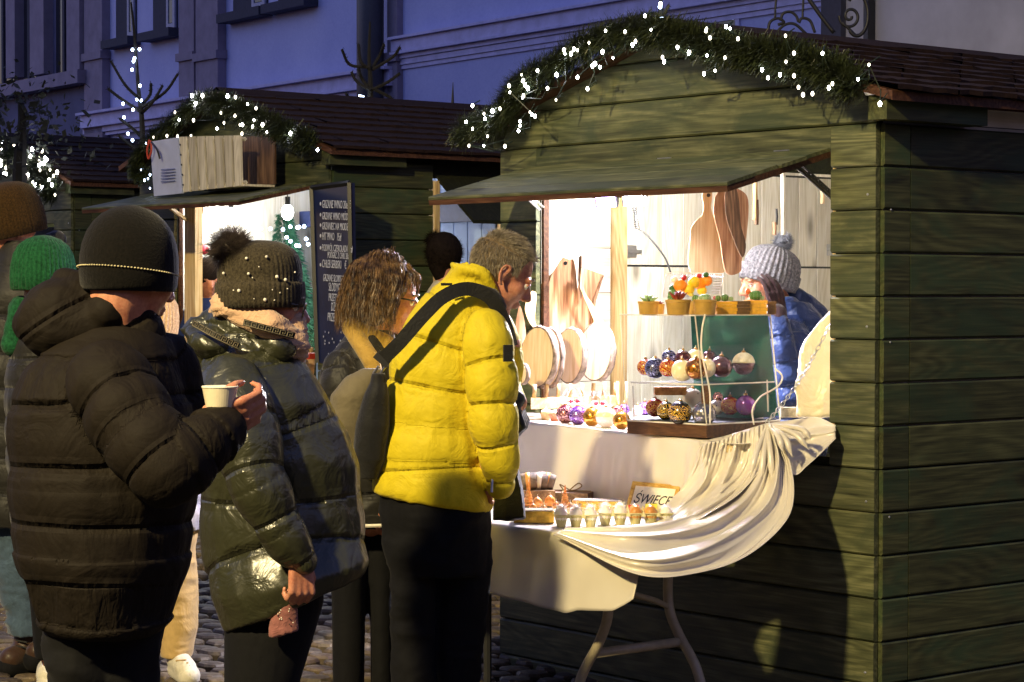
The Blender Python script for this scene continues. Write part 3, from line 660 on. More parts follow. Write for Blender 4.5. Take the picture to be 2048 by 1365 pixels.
lamp_pt('added_stall_light', (X2-.5, Y2+1.3, 1.9), 14, (1, .86, .68), .05, MID)  # added point light brightening the middle stall, no fixture modelled
# ------------------------------------------------------------------ people: figure building
def remesh(mb, voxel, smooth=3, factor=.5):
    me = bpy.data.meshes.new('tmp'); me.from_pydata([list(v) for v in mb.v], [], [list(f) for f in mb.f])
    o = bpy.data.objects.new('tmp', me); COL.objects.link(o)
    m = o.modifiers.new('r', 'REMESH'); m.mode = 'VOXEL'; m.voxel_size = voxel
    if smooth: s = o.modifiers.new('s', 'SMOOTH'); s.iterations = smooth; s.factor = factor
    dg = bpy.context.evaluated_depsgraph_get(); dg.update(); r = bpy.data.meshes.new_from_object(o.evaluated_get(dg))
    bpy.data.objects.remove(o); bpy.data.meshes.remove(me); return r
def getco(me):
    n = len(me.vertices); co = np.empty(n*3, np.float32); me.vertices.foreach_get('co', co); no = np.empty(n*3, np.float32)
    me.vertex_normals.foreach_get('vector', no); return co.reshape(-1, 3).astype(float), no.reshape(-1, 3).astype(float)
def vnoise(co, scale, seed=0, amp=1.0):     # smooth value noise on numpy arrays
    p = co*np.array(scale)+np.array([seed*17.3, seed*5.1, seed*9.7])+1000; i = np.floor(p).astype(np.int64); f = p-i; f = f*f*(3-2*f)
    def h(x, y, z): v = (x*73856093) ^ (y*19349663) ^ (z*83492791); v = (v ^ (v >> 13))*1274126177 & 0x7fffffff; return (v % 65536)/65536.0
    out = 0
    for dx in (0, 1):
        for dy in (0, 1):
            for dz in (0, 1):
                wt = (f[:, 0] if dx else 1-f[:, 0])*(f[:, 1] if dy else 1-f[:, 1])*(f[:, 2] if dz else 1-f[:, 2]); out = out+wt*h(i[:, 0]+dx, i[:, 1]+dy, i[:, 2]+dz)
    return out*2-1
def chains_disp(co, no, chains, wr=.004, wscale=(11, 11, 5), seed=1):
    best = np.full(len(co), 1e9); sec = np.full(len(co), 1e9); S = np.zeros(len(co)); PI_ = np.ones(len(co)); AM = np.zeros(len(co))
    sec_all = []
    for ch in chains:
        cb = np.full(len(co), 1e9)
        pts, rad, pitch, amp = ch[:4]; off = ch[4] if len(ch) > 4 else 0; acc = 0
        for i in range(len(pts)-1):
            a, b = np.array(pts[i]), np.array(pts[i+1]); t = b-a; L = np.linalg.norm(t); t = t/L
            k = np.clip((co-a)@t, 0, L); d = np.linalg.norm(co-a-k[:, None]*t, axis=1); rr = rad[i]+(rad[i+1]-rad[i])*k/L; q = d/rr
            m2 = q < cb; cb[m2] = q[m2]
            m = q < best; best[m] = q[m]; S[m] = acc+k[m]+off; PI_[m] = pitch; AM[m] = amp; acc += L
        sec_all.append(cb)
    if len(sec_all) > 1: srt = np.sort(np.stack(sec_all), axis=0); edge = srt[1]-srt[0]
    else: edge = np.full(len(co), 9.)
    wav = vnoise(co, (4, 4, 4), seed)*.012
    ph = (S+wav)/PI_; p = np.abs(np.sin(PI*ph))
    near = np.exp(-(p/.28)**2)
    d = AM*(np.power(p+1e-4, .5)-.8)
    r1 = vnoise(co, wscale, seed+3); r2 = vnoise(co, tuple(2.3*q for q in wscale), seed+5); rid = (1-np.abs(r1)*1.6)*.7+(1-np.abs(r2)*1.6)*.3
    d = d+wr*(rid-.4)*(.6+1.2*near)
    d = d-.013*np.exp(-(edge/.09)**2)*(AM > 0)
    return co+no*d[:, None], ph
def finish(me, name, mat, parent, smooth=True, **k):
    co, _ = getco(me); lo, hi = co.min(0), co.max(0); c = (lo+hi)/2; me.vertices.foreach_set('co', (co-c).ravel())
    me.materials.clear(); me.materials.append(mat); me.polygons.foreach_set('use_smooth', [smooth]*len(me.polygons)); me.name = name; me.update()
    o = bpy.data.objects.new(name, me); link(o, parent, c); return tag(o, **k)
def garment(name, mb, voxel, mat, parent, chains=None, wr=.004, wscale=(11, 11, 5), smooth=4, seed=1, fn=None, **k):
    me = remesh(mb, voxel, smooth)
    if chains is not None:
        co, no = getco(me); nc, ph = chains_disp(co, no, chains, wr, wscale, seed); me.vertices.foreach_set('co', nc.ravel().astype(np.float32)); me.attributes.new('seam', 'FLOAT', 'POINT').data.foreach_set('value', ph.astype(np.float32))
    if fn: co, no = getco(me); me.vertices.foreach_set('co', fn(co, no).ravel().astype(np.float32))
    return finish(me, name, mat, parent, **k)
class Fig:
    def __init__(s, D, u, label, gz=0):
        s.D = D; s.sc = FPX/D; p = at(u, 577, D); s.base = np.array([p[0], p[1], ground_z(p[0], p[1])])
        s.t = thing('person', s.base, label, 'person')
    def q(s, u, v, dd=0): return at(u, v, s.D+dd)
    def m(s, pxs): return pxs/s.sc
    def loft(s, mb, rings, n=20):
        R = []
        for r in rings:
            u, v, dd, hw, hd = r[:5]; tl = r[5] if len(r) > 5 else 0; c = s.q(u, v, dd); h = hw/s.sc
            R.append([c+RT*h*math.cos(a)+FW*hd*math.sin(a)+UP*tl*math.cos(a) for a in np.linspace(0, 2*PI, n, endpoint=False)])
        return mb.rings(R)
    def ctr(s, rings): return [s.q(*r[:3]) for r in rings], [ (r[3]/s.sc+r[4])/2 for r in rings]
def frame(face, up=(0, 0, 1)):     # columns: face, left, up
    f = np.array(face, float); f /= np.linalg.norm(f); l = np.cross(up, f); l /= np.linalg.norm(l); return np.stack([f, l, np.cross(f, l)], 1)
def dirv(r, a, z): v = RT*r+FW*a+UP*z; return v/np.linalg.norm(v)
def head_parts(mb, c, R, k=1.0, neck_to=None, nr=.056):
    c = np.array(c); T = lambda x, y, z: c+R@np.array([x*k, y*k, z*k]); E = lambda p, r: mb.ell(T(*p), r[0]*k, r[1]*k, r[2]*k, R, 18, 12)
    E((-.012, 0, .03), (.098, .077, .09)); E((.028, 0, -.015), (.066, .061, .088)); E((.03, 0, -.072), (.05, .047, .04)); E((.064, 0, -.098), (.022, .024, .019))
    for s in (1, -1):
        E((.052, s*.034, -.022), (.03, .026, .03)); E((.076, s*.03, .02), (.016, .024, .010)); E((.1, s*.011, -.034), (.011, .008, .008))
        E((-.008, s*.077, -.008), (.012, .006, .026)); mb.tube(smoothpath([T(.004, s*.078, -.035), T(-.006, s*.084, -.04), T(-.022, s*.088, -.012), T(-.022, s*.092, .014), T(-.004, s*.088, .022), T(.006, s*.08, .008)], 3), .0052*k, 6)
    mb.cap(T(.088, 0, .012), T(.112, 0, -.027), .008*k, .013*k); E((.088, 0, -.057), (.012, .024, .006)); E((.086, 0, -.069), (.011, .02, .0075))
    if neck_to is not None: mb.cap(T(-.02, 0, -.055), neck_to, nr*k, nr*1.08)
    return T
def eyes(c, R, parent, k=1.0, sides=(1, -1), iris=(.1, .13, .16)):
    c = np.array(c)
    for s in sides:
        T = lambda x, y, z: c+R@np.array([x*k, y*k, z*k]); 
        e = MB().ell(T(.077, s*.032, .0), .0115*k, .0115*k, .0115*k, R).build('eye', EYEW, parent, smooth=True)
        MB().ell(T(.0865, s*.0335, -.001), .003*k, .0052*k, .0052*k, R, 10, 6).build('iris', plain('iris', iris, rough=.2, bump=0), e, smooth=True)
        MB().tube(smoothpath([T(.082, s*.018, .004), T(.0895, s*.031, .0105), T(.08, s*.047, .003)], 4), .0035*k, 6).build('eyelid', SKIN, e, smooth=True)
        MB().tube(smoothpath([T(.094, s*.012, .026), T(.094, s*.03, .031), T(.08, s*.049, .024)], 4), .0035*k, 5).build('eyebrow', HAIRG, e)
def hand_parts(mb, W, d, n, thumb=1, curl=(.5, .7, .6), k=1.0, spread=.0):
    W = np.array(W, float); d = np.array(d, float)/np.linalg.norm(d); n = np.array(n, float); n = n-d*np.dot(n, d); n /= np.linalg.norm(n); s = np.cross(d, n)*thumb
    for i, (o, L) in enumerate(((.033, .92), (.011, 1.05), (-.011, 1.0), (-.032, .78))):
        K = W+(d*(.088 if i < 3 else .08)+s*o)*k; mb.cap(W+(s*o*.7+d*.01)*k, K, .0135*k, .0115*k, 10)
        p = K; a = 0; dd = d+s*spread*(o/.03)
        for j, (sl, r0, r1) in enumerate(((.042, .0098, .0088), (.027, .0088, .008), (.021, .0078, .0068))):
            a += curl[j]; v = dd*math.cos(a)+n*math.sin(a); q = p+v*sl*L*k; mb.cap(p, q, r0*k, r1*k, 8); p = q
    p0 = W+(d*.022+s*.026)*k; p1 = p0+(d*.7+s*.55+n*.45)/1.0*.042*k; p2 = p1+(d*.75+s*.0+n*.65)*.032*k; p3 = p2+(d*.6-s*.35+n*.7)*.024*k
    mb.cap(p0, p1, .0145*k, .0115*k, 10); mb.cap(p1, p2, .011*k, .0095*k, 10); mb.cap(p2, p3, .0095*k, .0078*k, 10)
def beanie(name, c, R, rx, ry, prof, ribs, amp, mat, parent, cuff=None, tilt=None, seg=160, swirl=0):
    c = np.array(c); rr = []
    for (f, h) in prof:
        q = np.linspace(0, 2*PI, seg, endpoint=False); w_ = 1+amp*(np.abs(np.cos(ribs/2*q+swirl*h))-.5)*min(1, f*1.6)
        rr.append([c+R@np.array([rx*f*w_[i]*math.cos(q[i]), ry*f*w_[i]*math.sin(q[i]), h]) for i in range(seg)])
    return MB().rings(rr, cap=True).build(name, mat, parent, smooth=True)
def fur(name, c, r, n, L, mat, parent, core=.7, wid=.0006, squash=(1, 1, 1)):
    mb = MB().ell(c, r*core*squash[0], r*core*squash[1], r*core*squash[2], n=20, m=14)
    for _ in range(n):
        q = np.array([random.gauss(0, 1) for _ in range(3)]); q /= np.linalg.norm(q); s = np.array(c)+q*r*core*.9*squash
        e = s+q*L*random.uniform(.5, 1.15)+np.array([random.gauss(0, 1) for _ in range(3)])*L*.22; sd = np.cross(q, [.2, .9, .4]); sd = sd/np.linalg.norm(sd)*wid
        m_ = (s+e)/2+np.array([random.gauss(0, 1) for _ in range(3)])*L*.06
        mb.add([s-sd, s+sd, m_+sd*.8, m_-sd*.8, e], [(0, 1, 2, 3), (3, 2, 4)])
    return mb.build(name, mat, parent, kind='stuff')
def strands(name, roots, mat, parent, wid=.0011):
    mb = MB()
    for P in roots:
        V = []; F = []; m = len(P)
        t = P[-1]-P[0]; sd = np.cross(t, [random.gauss(0, 1) for _ in range(3)]); sd = sd/(np.linalg.norm(sd)+1e-9)*wid
        for i, p in enumerate(P): k = 1-.75*i/(m-1); V += [p-sd*k, p+sd*k]
        for i in range(m-1): F.append((2*i, 2*i+1, 2*i+3, 2*i+2))
        mb.add(V, F)
    return mb.build(name, mat, parent, kind='stuff')
# skin and cloth
SK = NT('skin'); _v = SK.coords((1, 1, 1), rnd=False); _n = SK.noise(_v, 18, 4, .6); _n2 = SK.noise(_v, 160, 3, .6)
SK.l(SK.ramp(SK.mix(.4, _n, _n2), [(.3, hexc('a8604a')), (.5, hexc('c48468')), (.7, hexc('d49c80'))]), SK.b.inputs['Base Color']); SK.bump(_n2, .25, .002)
SK.set(Roughness=.42); SK.b.inputs['Subsurface Weight'].default_value = .12; SK.b.inputs['Subsurface Radius'].default_value = (.01, .004, .002); SKIN = SK.m
EYEW = plain('eye_white', (.75, .72, .68), rough=.2, bump=0, var=.03)
HAIRG = plain('greying_hair', hexc('857a66'), rough=.55, var=.5, nscale=55, bump=0)
HAIRD = plain('dark_hair', hexc('1c1512'), rough=.85, spec=.1, var=.4, nscale=60, bump=0)
HAIRC = NT('streaked_hair'); _v = HAIRC.coords((1, 1, 1), rnd=False); HAIRC.l(HAIRC.ramp(HAIRC.noise(_v, 38, 3, .7), [(.35, hexc('2a1e12')), (.5, hexc('5c4428')), (.68, hexc('927248'))]), HAIRC.b.inputs['Base Color']); HAIRC.set(Roughness=.42); HAIRC = HAIRC.m
YEL = cloth('yellow_quilted_nylon', hexc('d4bf20'), rough=.65, fold=12, bump=.7, var=.08, dist=.012, spec=.25, sheen=.05, seam=.8, weave=.15)
OLIVE = cloth('dark_brown_softshell', hexc('17110a'), rough=.78, fold=9, bump=.7, var=.18, weave=.25, dist=.012, sheen=0, seam=.9, spec=.2)
SHINY = cloth('shiny_olive_nylon', hexc('30311f'), rough=.34, fold=11, bump=.7, var=.15, dist=.014, spec=.7, sheen=0, coat=.22, seam=.8)
BLK = cloth('black_trouser_cloth', (.006, .006, .007), rough=.85, fold=6, bump=.5, var=.2, sheen=.02, spec=.15)
DKG = cloth('charcoal_quilted_cloth', (.012, .011, .009), rough=.55, fold=9, bump=.6, var=.2, seam=.8)
BLUEJ = cloth('navy_blue_nylon', hexc('142a5c'), rough=.45, fold=14, bump=.9, var=.15, dist=.014, seam=.8)
def knit(name, c, c2, sc_=160, rough=.9):
    m = NT(name); v = m.coords((1, 1, 1), rnd=False); n = m.noise(v, sc_, 3, .7); m.l(m.ramp(n, [(.35, c), (.65, c2)]), m.b.inputs['Base Color']); m.bump(n, .7, .003)
    m.set(Roughness=rough); m.b.inputs['Sheen Weight'].default_value = .1; m.b.inputs['Specular IOR Level'].default_value = .1; return m.m
KBLK = knit('black_knit', hexc('080706'), hexc('120f0d')); KBRN = knit('brown_rib_knit', hexc('241a0c'), hexc('443018')); KGRN = knit('green_knit', hexc('123c24'), hexc('235e3a'), 90)
KCHR = knit('charcoal_rib_knit', hexc('2c271f'), hexc('4b4436')); KGRY = knit('grey_chunky_knit', hexc('4c4c52'), hexc('8a888f'), 110); KPCH = knit('sand_knit', hexc('c09a6a'), hexc('e0c090'), 120)
FURD = plain('dark_fur', hexc('3a302c'), rough=.7, var=.5, nscale=50, bump=0); FURG = plain('grey_fur', hexc('70727c'), rough=.8, var=.4, nscale=60, bump=0)
SCARF = cloth('pale_pink_scarf', hexc('cfa98a'), rough=.85, fold=30, bump=.8, var=.12, weave=.4)
MUST = cloth('mustard_fleece', hexc('b08f45'), rough=.9, fold=18, bump=.8, var=.15, weave=.3)
TAUPE = cloth('taupe_canvas', hexc('6f664f'), rough=.85, fold=9, bump=.6, var=.12, weave=.4)
BLKW = cloth('black_webbing', (.008, .008, .008), rough=.7, fold=40, bump=.3, var=.2, weave=.5)
PEARL = plain('pearl_bead', (.85, .8, .68), rough=.15, bump=0)

# ---- man in the yellow jacket
F = Fig(6.95, 880, 'tall grey haired man in a bright yellow quilted jacket bending over the candle table')
q = F.q; hR = frame(dirv(.93, .22, -.55)); hc = q(1003, 548, .02)
mb = MB(); head_parts(mb, hc, hR, 1.0, q(948, 600, .0), .06)
mb.cap(q(925, 640, .02), q(870, 930, .02), .11, .12); mb.cap(q(975, 670, -.09), q(985, 830, -.11), .045, .04); mb.cap(q(985, 830, -.11), q(978, 930, -.07), .04, .03)
hand_parts(mb, q(975, 930, -.06), dirv(-.25, .1, -1), dirv(.3, 1, 0), -1, (.5, .7, .5))
mb.cap(q(940, 620, .12), q(1010, 690, .18), .07, .05); mb.cap(q(1010, 690, .18), q(1010, 800, .12), .045, .04); mb.cap(q(1010, 800, .12), q(1036, 806, .06), .036, .03)
for u0, u1, u2 in ((835, 832, 830), (915, 922, 915)): mb.cap(q(u0, 950, .02), q(u1, 1200, .03), .06, .035); mb.cap(q(u1, 1200, .03), q(u2, 1440, .06), .035, .03)
garment('body', mb, .0052, SKIN, F.t, smooth=3)
eyes(hc, hR, F.t)
TR = [(865, 1003, .02, 118, .155, -.03), (866, 985, .02, 122, .165, -.03), (864, 930, .02, 119, .17, -.02), (866, 860, .02, 112, .168), (873, 790, .015, 108, .16, .01), (886, 720, .01, 107, .15, .01), (905, 660, .01, 104, .14, .0), (925, 610, .01, 82, .12, -.02), (942, 570, .01, 55, .085, -.03), (948, 540, .01, 42, .07, -.03)]
mb = MB(); F.loft(mb, TR); A = [q(968, 668, -.10), q(982, 750, -.13), q(986, 840, -.135), q(1000, 925, -.1), q(1000, 968, -.08)]; rA = [.083, .082, .078, .06, .05]
for i in range(4): mb.cap(A[i], A[i+1], rA[i], rA[i+1], 18)
B = [q(960, 640, .14), q(1000, 700, .2), q(1008, 790, .14), q(1022, 800, .1)]; rB = [.09, .075, .06, .05]
for i in range(3): mb.cap(B[i], B[i+1], rB[i], rB[i+1], 14)
mb.tube(smoothpath([q(905, 560, -.03), q(930, 538, -.07), q(968, 552, -.07), q(990, 590, -.03), q(985, 610, .05)], 4), .02, 8)
c0, r0 = F.ctr(TR)
garment('jacket', mb, .0075, YEL, F.t, [(c0, r0, .128, .014, .03), (A, rA, .118, .014, .02), (B, rB, .12, .012)], wr=.0075, wscale=(13, 13, 6), smooth=5, seed=4)
mb = MB(); F.loft(mb, [(868, 960, .02, 106, .14), (870, 1030, .02, 110, .145), (872, 1100, .02, 104, .13), (876, 1150, .02, 96, .115)])
for L in ([(822, 1080, .0, 56, .09), (828, 1170, .01, 47, .08), (826, 1300, .03, 44, .07), (828, 1400, .03, 44, .07), (830, 1480, .05, 48, .07)], [(925, 1080, .04, 58, .09), (930, 1170, .05, 52, .08), (920, 1300, .06, 47, .07), (912, 1400, .07, 44, .07), (912, 1480, .08, 46, .07)]): F.loft(mb, L, 16)
garment('trousers', mb, .0085, BLK, F.t, [([q(870, 950), q(870, 1500)], [.2, .2], 9, 0)], wr=.008, wscale=(7, 7, 14), smooth=4, seed=8)
for u, dd in ((845, .05), (925, .09)):
    mb = MB(); b = q(u, 1480, dd); b[2] = .0+ground_z(b[0], b[1]); fd = dirv(.6, .8, 0); mb.cap(b+[0, 0, .05], b+fd*.17+[0, 0, .035], .05, .04); mb.cap(b+[0, 0, .05], b+[0, 0, .14], .05, .045); garment('boot', mb, .01, BLK, F.t, smooth=2)
# hair: short grey
R_ = []
for _ in range(15000):
    a = random.uniform(0, 2*PI); z = random.uniform(-.55, 1); r = math.sqrt(1-z*z); nrm = np.array([r*math.cos(a), r*math.sin(a), z]); p = nrm*[.1, .079, .092]+[-.012, 0, .03]
    if p[0] > .045+max(0, (p[2]-.06)*.6)-abs(p[1])*.2 or (p[0] > .0 and p[2] < .012) or p[2] < -.035: continue
    if p[2] < .0 and p[0] > -.03: continue
    fl = np.array([.55, 0, -.5 if p[2] < .07 else .1]); fl = fl-nrm*np.dot(fl, nrm); g_ = nrm*.22+fl*1.0+np.array([random.gauss(0, .14) for _ in range(3)]); g_ /= np.linalg.norm(g_); L = random.uniform(.014, .024)*(1.3 if p[2] > .08 else .6)
    s = hc+hR@p; R_.append([s-hR@nrm*.003, s+hR@g_*L*.5, s+hR@(g_*L+np.array([0, 0, -.004]))])
strands('hair', R_, HAIRG, F.t, .0008)
mb = MB()
for (p0, p1, r) in (((-.02, 0, .045), (.0, 0, .045), .0),): pass
ring = []
for z in np.linspace(-.04, .121, 9):
    zz = (z-.03)/.0925; r = math.sqrt(max(.0, 1-zz*zz)); ring.append([hc+hR@np.array([min(-.0125+.1*r*math.cos(a), .03+.5*max(0, z-.03) if z < .1 else .1) if z < .1 else -.012+.1*r*math.cos(a), .0795*r*math.sin(a)*(1 if not (-.01 < -.012+.1*r*math.cos(a) and z < .012) else .93), z]) for a in np.linspace(0, 2*PI, 32, endpoint=False)])
MB().rings(ring).build('hair_base', plain('hair_base', hexc('6a583c'), rough=.8, var=.4, nscale=70, bump=.5), F.t, smooth=True)
MB().box(q(893, 569, -.155), (.035, .004, .008), CAMR@rotz(.3)).build('back_logo', BLKW, F.t)
MB().box(q(1016, 707, -.205), (.03, .006, .05), CAMR@rotz(.45)).build('sleeve_badge', BLKW, F.t)
MB().tube([q(985, 955, -.13), q(983, 985, -.14)], .004).build('pocket_zip', STEEL, F.t)
MB().tube(smoothpath([q(940, 575, -.06), q(985, 590, -.06), q(1002, 618, -.03)], 4), .02, 8).build('dark_collar_lining', BLKW, F.t, smooth=True)
# glove on the far hand
mb = MB(); hand_parts(mb, q(1026, 796, .05), dirv(.35, .2, -.8), dirv(-.9, .2, -.3), 1, (1.1, 1.5, 1.2), 1.1); mb.cap(q(1010, 785, .07), q(1030, 800, .05), .037, .034)
garment('glove', mb, .005, cloth('dark_blue_glove', hexc('0e1626'), rough=.5), F.t, smooth=2)
# shoulder bag with its strap
T = thing('shoulder_bag', q(720, 950, -.1), 'taupe and black shoulder bag hanging on a wide strap behind the yellow jacket', 'bag')
def ribbon(name, pts, wd, th, mat, parent, nrm=None, n=6):
    P = smoothpath(pts, n); R = []
    for i, p in enumerate(P):
        t = P[min(i+1, len(P)-1)]-P[max(i-1, 0)]; t /= np.linalg.norm(t); nn = np.array(nrm(p) if callable(nrm) else nrm, float); b = np.cross(t, nn); b /= np.linalg.norm(b); nn = np.cross(b, t)
        R.append([p-b*wd/2, p+b*wd/2, p+b*wd/2+nn*th, p-b*wd/2+nn*th])
    return MB().rings(R).build(name, mat, parent)
ribbon('strap', [q(762, 722, -.16), q(800, 685, -.19), q(850, 628, -.19), q(890, 592, -.165), q(935, 578, -.135), q(975, 592, -.12), q(998, 622, -.10), q(1012, 655, -.04), q(1022, 690, .05)], .042, .006, BLKW, T, -FW)
mb = MB(); F.loft(mb, [(735, 958, -.05, 22, .03), (738, 920, -.08, 34, .05), (745, 850, -.1, 34, .06), (752, 790, -.12, 26, .05), (757, 745, -.13, 15, .03)]); garment('black_pouch', mb, .006, BLKW, T, [([q(740, 960), q(750, 740)], [.05, .05], .3, .003)], wr=.004)
mb = MB(); F.loft(mb, [(706, 900, .03, 30, .05), (700, 850, .03, 44, .08), (708, 790, .02, 48, .085), (728, 755, .01, 38, .06), (745, 738, 0, 20, .03)]); garment('taupe_body', mb, .007, TAUPE, T, [([q(700, 900), q(740, 740)], [.08, .05], .4, .003)], wr=.006)
MB().box(q(765, 718, -.165), (.05, .012, .03), CAMR@roty(.7)).build('buckle', BLACKM, T)
for o in (-8, 6): MB().tube([q(765+o, 733, -.14), q(755+o, 748, -.12)], .004, 6).build('strap_ring', STEEL, T)

# ---- man with the black beanie
F = Fig(4.78, 215, 'heavy man in a dark brown quilted coat and black beanie, holding a paper cup')
q = F.q; hR = frame(dirv(.62, .75, -.22)); hc = q(262, 545, .0)
mb = MB(); head_parts(mb, hc, hR, 1.04, q(232, 690, .02), .062)
mb.cap(q(220, 760, .02), q(208, 1200, .02), .12, .12); mb.cap(q(175, 1200, .0), q(165, 1700, .0), .05, .03); mb.cap(q(248, 1200, .04), q(256, 1700, .04), .05, .03)
mb.cap(q(230, 770, -.12), q(335, 925, -.2), .05, .045); mb.cap(q(335, 925, -.2), q(425, 848, -.16), .04, .032)
hand_parts(mb, q(408, 842, -.17), dirv(.97, .12, .16), dirv(.0, .85, .5), 1, (.55, .95, .8), 1.0)
garment('body', mb, .0055, SKIN, F.t, smooth=3)
TR = [(212, 1262, .0, 108, .15), (207, 1235, .0, 140, .17), (205, 1160, .0, 166, .19), (207, 1060, .0, 183, .2), (208, 960, 0, 188, .205), (204, 860, 0, 184, .2), (200, 790, 0, 176, .19), (205, 735, .0, 155, .165), (225, 690, .01, 118, .13), (242, 655, .02, 80, .1)]
mb = MB(); F.loft(mb, TR); A = [q(215, 770, -.15), q(275, 860, -.22), q(335, 935, -.25), q(400, 892, -.22), q(440, 862, -.18)]; rA = [.096, .091, .086, .074, .058]
for i in range(4): mb.cap(A[i], A[i+1], rA[i], rA[i+1], 18)
mb.cap(q(330, 740, .1), q(370, 930, .15), .08, .07)
c0, r0 = F.ctr(TR)
garment('coat', mb, .008, OLIVE, F.t, [(c0, r0, .127, .015, .02), (A, rA, .085, .012, .03)], wr=.007, wscale=(9, 9, 5), smooth=5, seed=2)
mb = MB(); mb.ell(q(118, 655, .02), .098, .11, .066, CAMR@roty(.12)); mb.cap(q(128, 556, .03), q(125, 640, .03), .022, .095); mb.cap(q(130, 560, .02), q(225, 612, .02), .028, .05); mb.cap(q(120, 640, .0), q(270, 665, .0), .09, .065); mb.cap(q(215, 625, -.04), q(300, 690, .03), .05, .035); mb.cap(q(150, 600, .0), q(240, 640, .0), .05, .06); mb.cap(q(170, 600, -.02), q(248, 628, -.03), .035, .04)
garment('hood', mb, .007, OLIVE, F.t, [([q(60, 560), q(180, 760)], [.2, .2], .1, .006)], wr=.006, wscale=(8, 8, 14), smooth=5, seed=6)
bR = frame(dirv(.62, .75, -.12)); beanie('beanie', hc+bR@np.array([-.008, 0, .025]), bR@roty(-.10), .106, .101, [(.92, -.066), (.98, -.055), (1.01, -.025), (1.0, .008), (.955, .035), (.87, .06), (.74, .081), (.57, .098), (.38, .109), (.18, .115), (.02, .117)], 60, .006, KBLK, F.t)
mb = MB(); pts = [hc+bR@np.array([-.008+.1082*math.cos(a), .1032*math.sin(a), .001+.0]) for a in np.linspace(0, 2*PI, 97)]
for k in range(0, 96): p = (pts[k]+pts[k+1])/2; mb.ell(p, .0026, .0026, .0016, n=6, m=4)
mb.build('stitch_line', plain('cream_stitch', hexc('cfc39a'), rough=.8, bump=0), F.t, kind='stuff')
mb = MB()
for L in ([(172, 1200, .0, 82, .11), (165, 1365, .0, 66, .1), (165, 1600, 0, 55, .08), (165, 1930, 0, 50, .08)], [(250, 1200, .03, 80, .11), (255, 1365, .03, 58, .1), (258, 1600, .04, 55, .08), (258, 1930, .04, 50, .08)]): F.loft(mb, L, 16)
garment('trousers', mb, .011, BLK, F.t, [([q(210, 1200), q(210, 1930)], [.2, .2], 9, 0)], wr=.012, wscale=(7, 7, 13), smooth=3)
C = thing('paper_cup', q(443, 838, -.16), 'ribbed cream paper cup held up by the man in the black beanie', 'cup')
cb = q(440, 830, -.175); s_ = 1
MB().lathe(cb, [(.0255, 0), (.026, .002), (.036, .056), (.0335, .057), (.024, .004)], 40, wob=lambda a, h: .012*math.cos(40*a/2*2) if h > .003 else 0).build('cup', plain('cream_ribbed_card', hexc('ddd2b4'), rough=.8), C)
MB().lathe(cb, [(.0365, .055), (.0378, .057), (.0365, .0595), (.035, .057)], 32).build('rim', plain('paper_rim', hexc('efe8d6'), rough=.7, bump=0), C, smooth=True)
MB().box(q(421, 800, -.188), (.011, .002, .026), CAMR@rotz(-.5)).build('printed_mark', plain('print_dark', hexc('4a3030'), rough=.7), C)
MB().lathe(cb, [(.033, .044), (.001, .0445)], 20).build('drink', plain('dark_drink', (.05, .01, .01), rough=.1, bump=0), C)

# ---- woman with the pompom hat
F = Fig(5.9, 560, 'woman in a shiny olive puffer coat and a beaded charcoal hat with a fur pompom')
q = F.q; hR = frame(dirv(.985, .05, -.2)); hc = q(534, 604, .0)
mb = MB(); head_parts(mb, hc, hR, .97, q(505, 690, .0), .055)
mb.cap(q(520, 760, 0), q(565, 1120, 0), .1, .13); mb.cap(q(470, 770, -.1), q(512, 960, -.21), .05, .045); mb.cap(q(512, 960, -.21), q(598, 1118, -.2), .042, .029)
hand_parts(mb, q(600, 1124, -.2), dirv(.06, -.05, -1), dirv(-.6, .8, -.1), 1, (.9, 1.4, 1.1), .92)
mb.cap(q(520, 1120, .0), q(505, 1700, 0), .06, .03); mb.cap(q(560, 1120, .0), q(530, 1700, .0), .06, .03)
garment('body', mb, .005, SKIN, F.t, smooth=3)
TR = [(588, 1205, .0, 140, .15, .075), (580, 1160, .0, 156, .17, .05), (566, 1090, .03, 164, .17, .03), (563, 1000, .03, 163, .17), (560, 930, .02, 158, .17), (540, 860, 0.01, 152, .17), (515, 800, 0, 143, .17), (500, 745, 0, 122, .15), (495, 700, .01, 92, .12), (500, 665, .01, 66, .09)]
mb = MB(); F.loft(mb, TR); A = [q(470, 778, -.13), q(492, 870, -.2), q(512, 960, -.235), q(556, 1050, -.225), q(600, 1122, -.2)]; rA = [.098, .092, .076, .062, .048]
for i in range(4): mb.cap(A[i], A[i+1], rA[i], rA[i+1], 18)
c0, r0 = F.ctr(TR)
garment('coat', mb, .007, SHINY, F.t, [(c0, r0, .17, .012, .05), (A, rA, .13, .012, .02)], wr=.009, wscale=(12, 12, 6), smooth=4, seed=11)
mb = MB(); mb.ell(q(430, 690, .0), .085, .12, .045, CAMR@roty(.35)); mb.cap(q(372, 715, .0), q(500, 715, -.05), .038, .05); mb.cap(q(440, 640, .0), q(560, 690, -.06), .035, .045); mb.cap(q(395, 670, .03), q(440, 630, .03), .04, .035)
garment('hood', mb, .006, SHINY, F.t, [([q(360, 700), q(560, 700)], [.08, .08], .5, .0)], wr=.012, wscale=(18, 18, 22), smooth=4, seed=14)
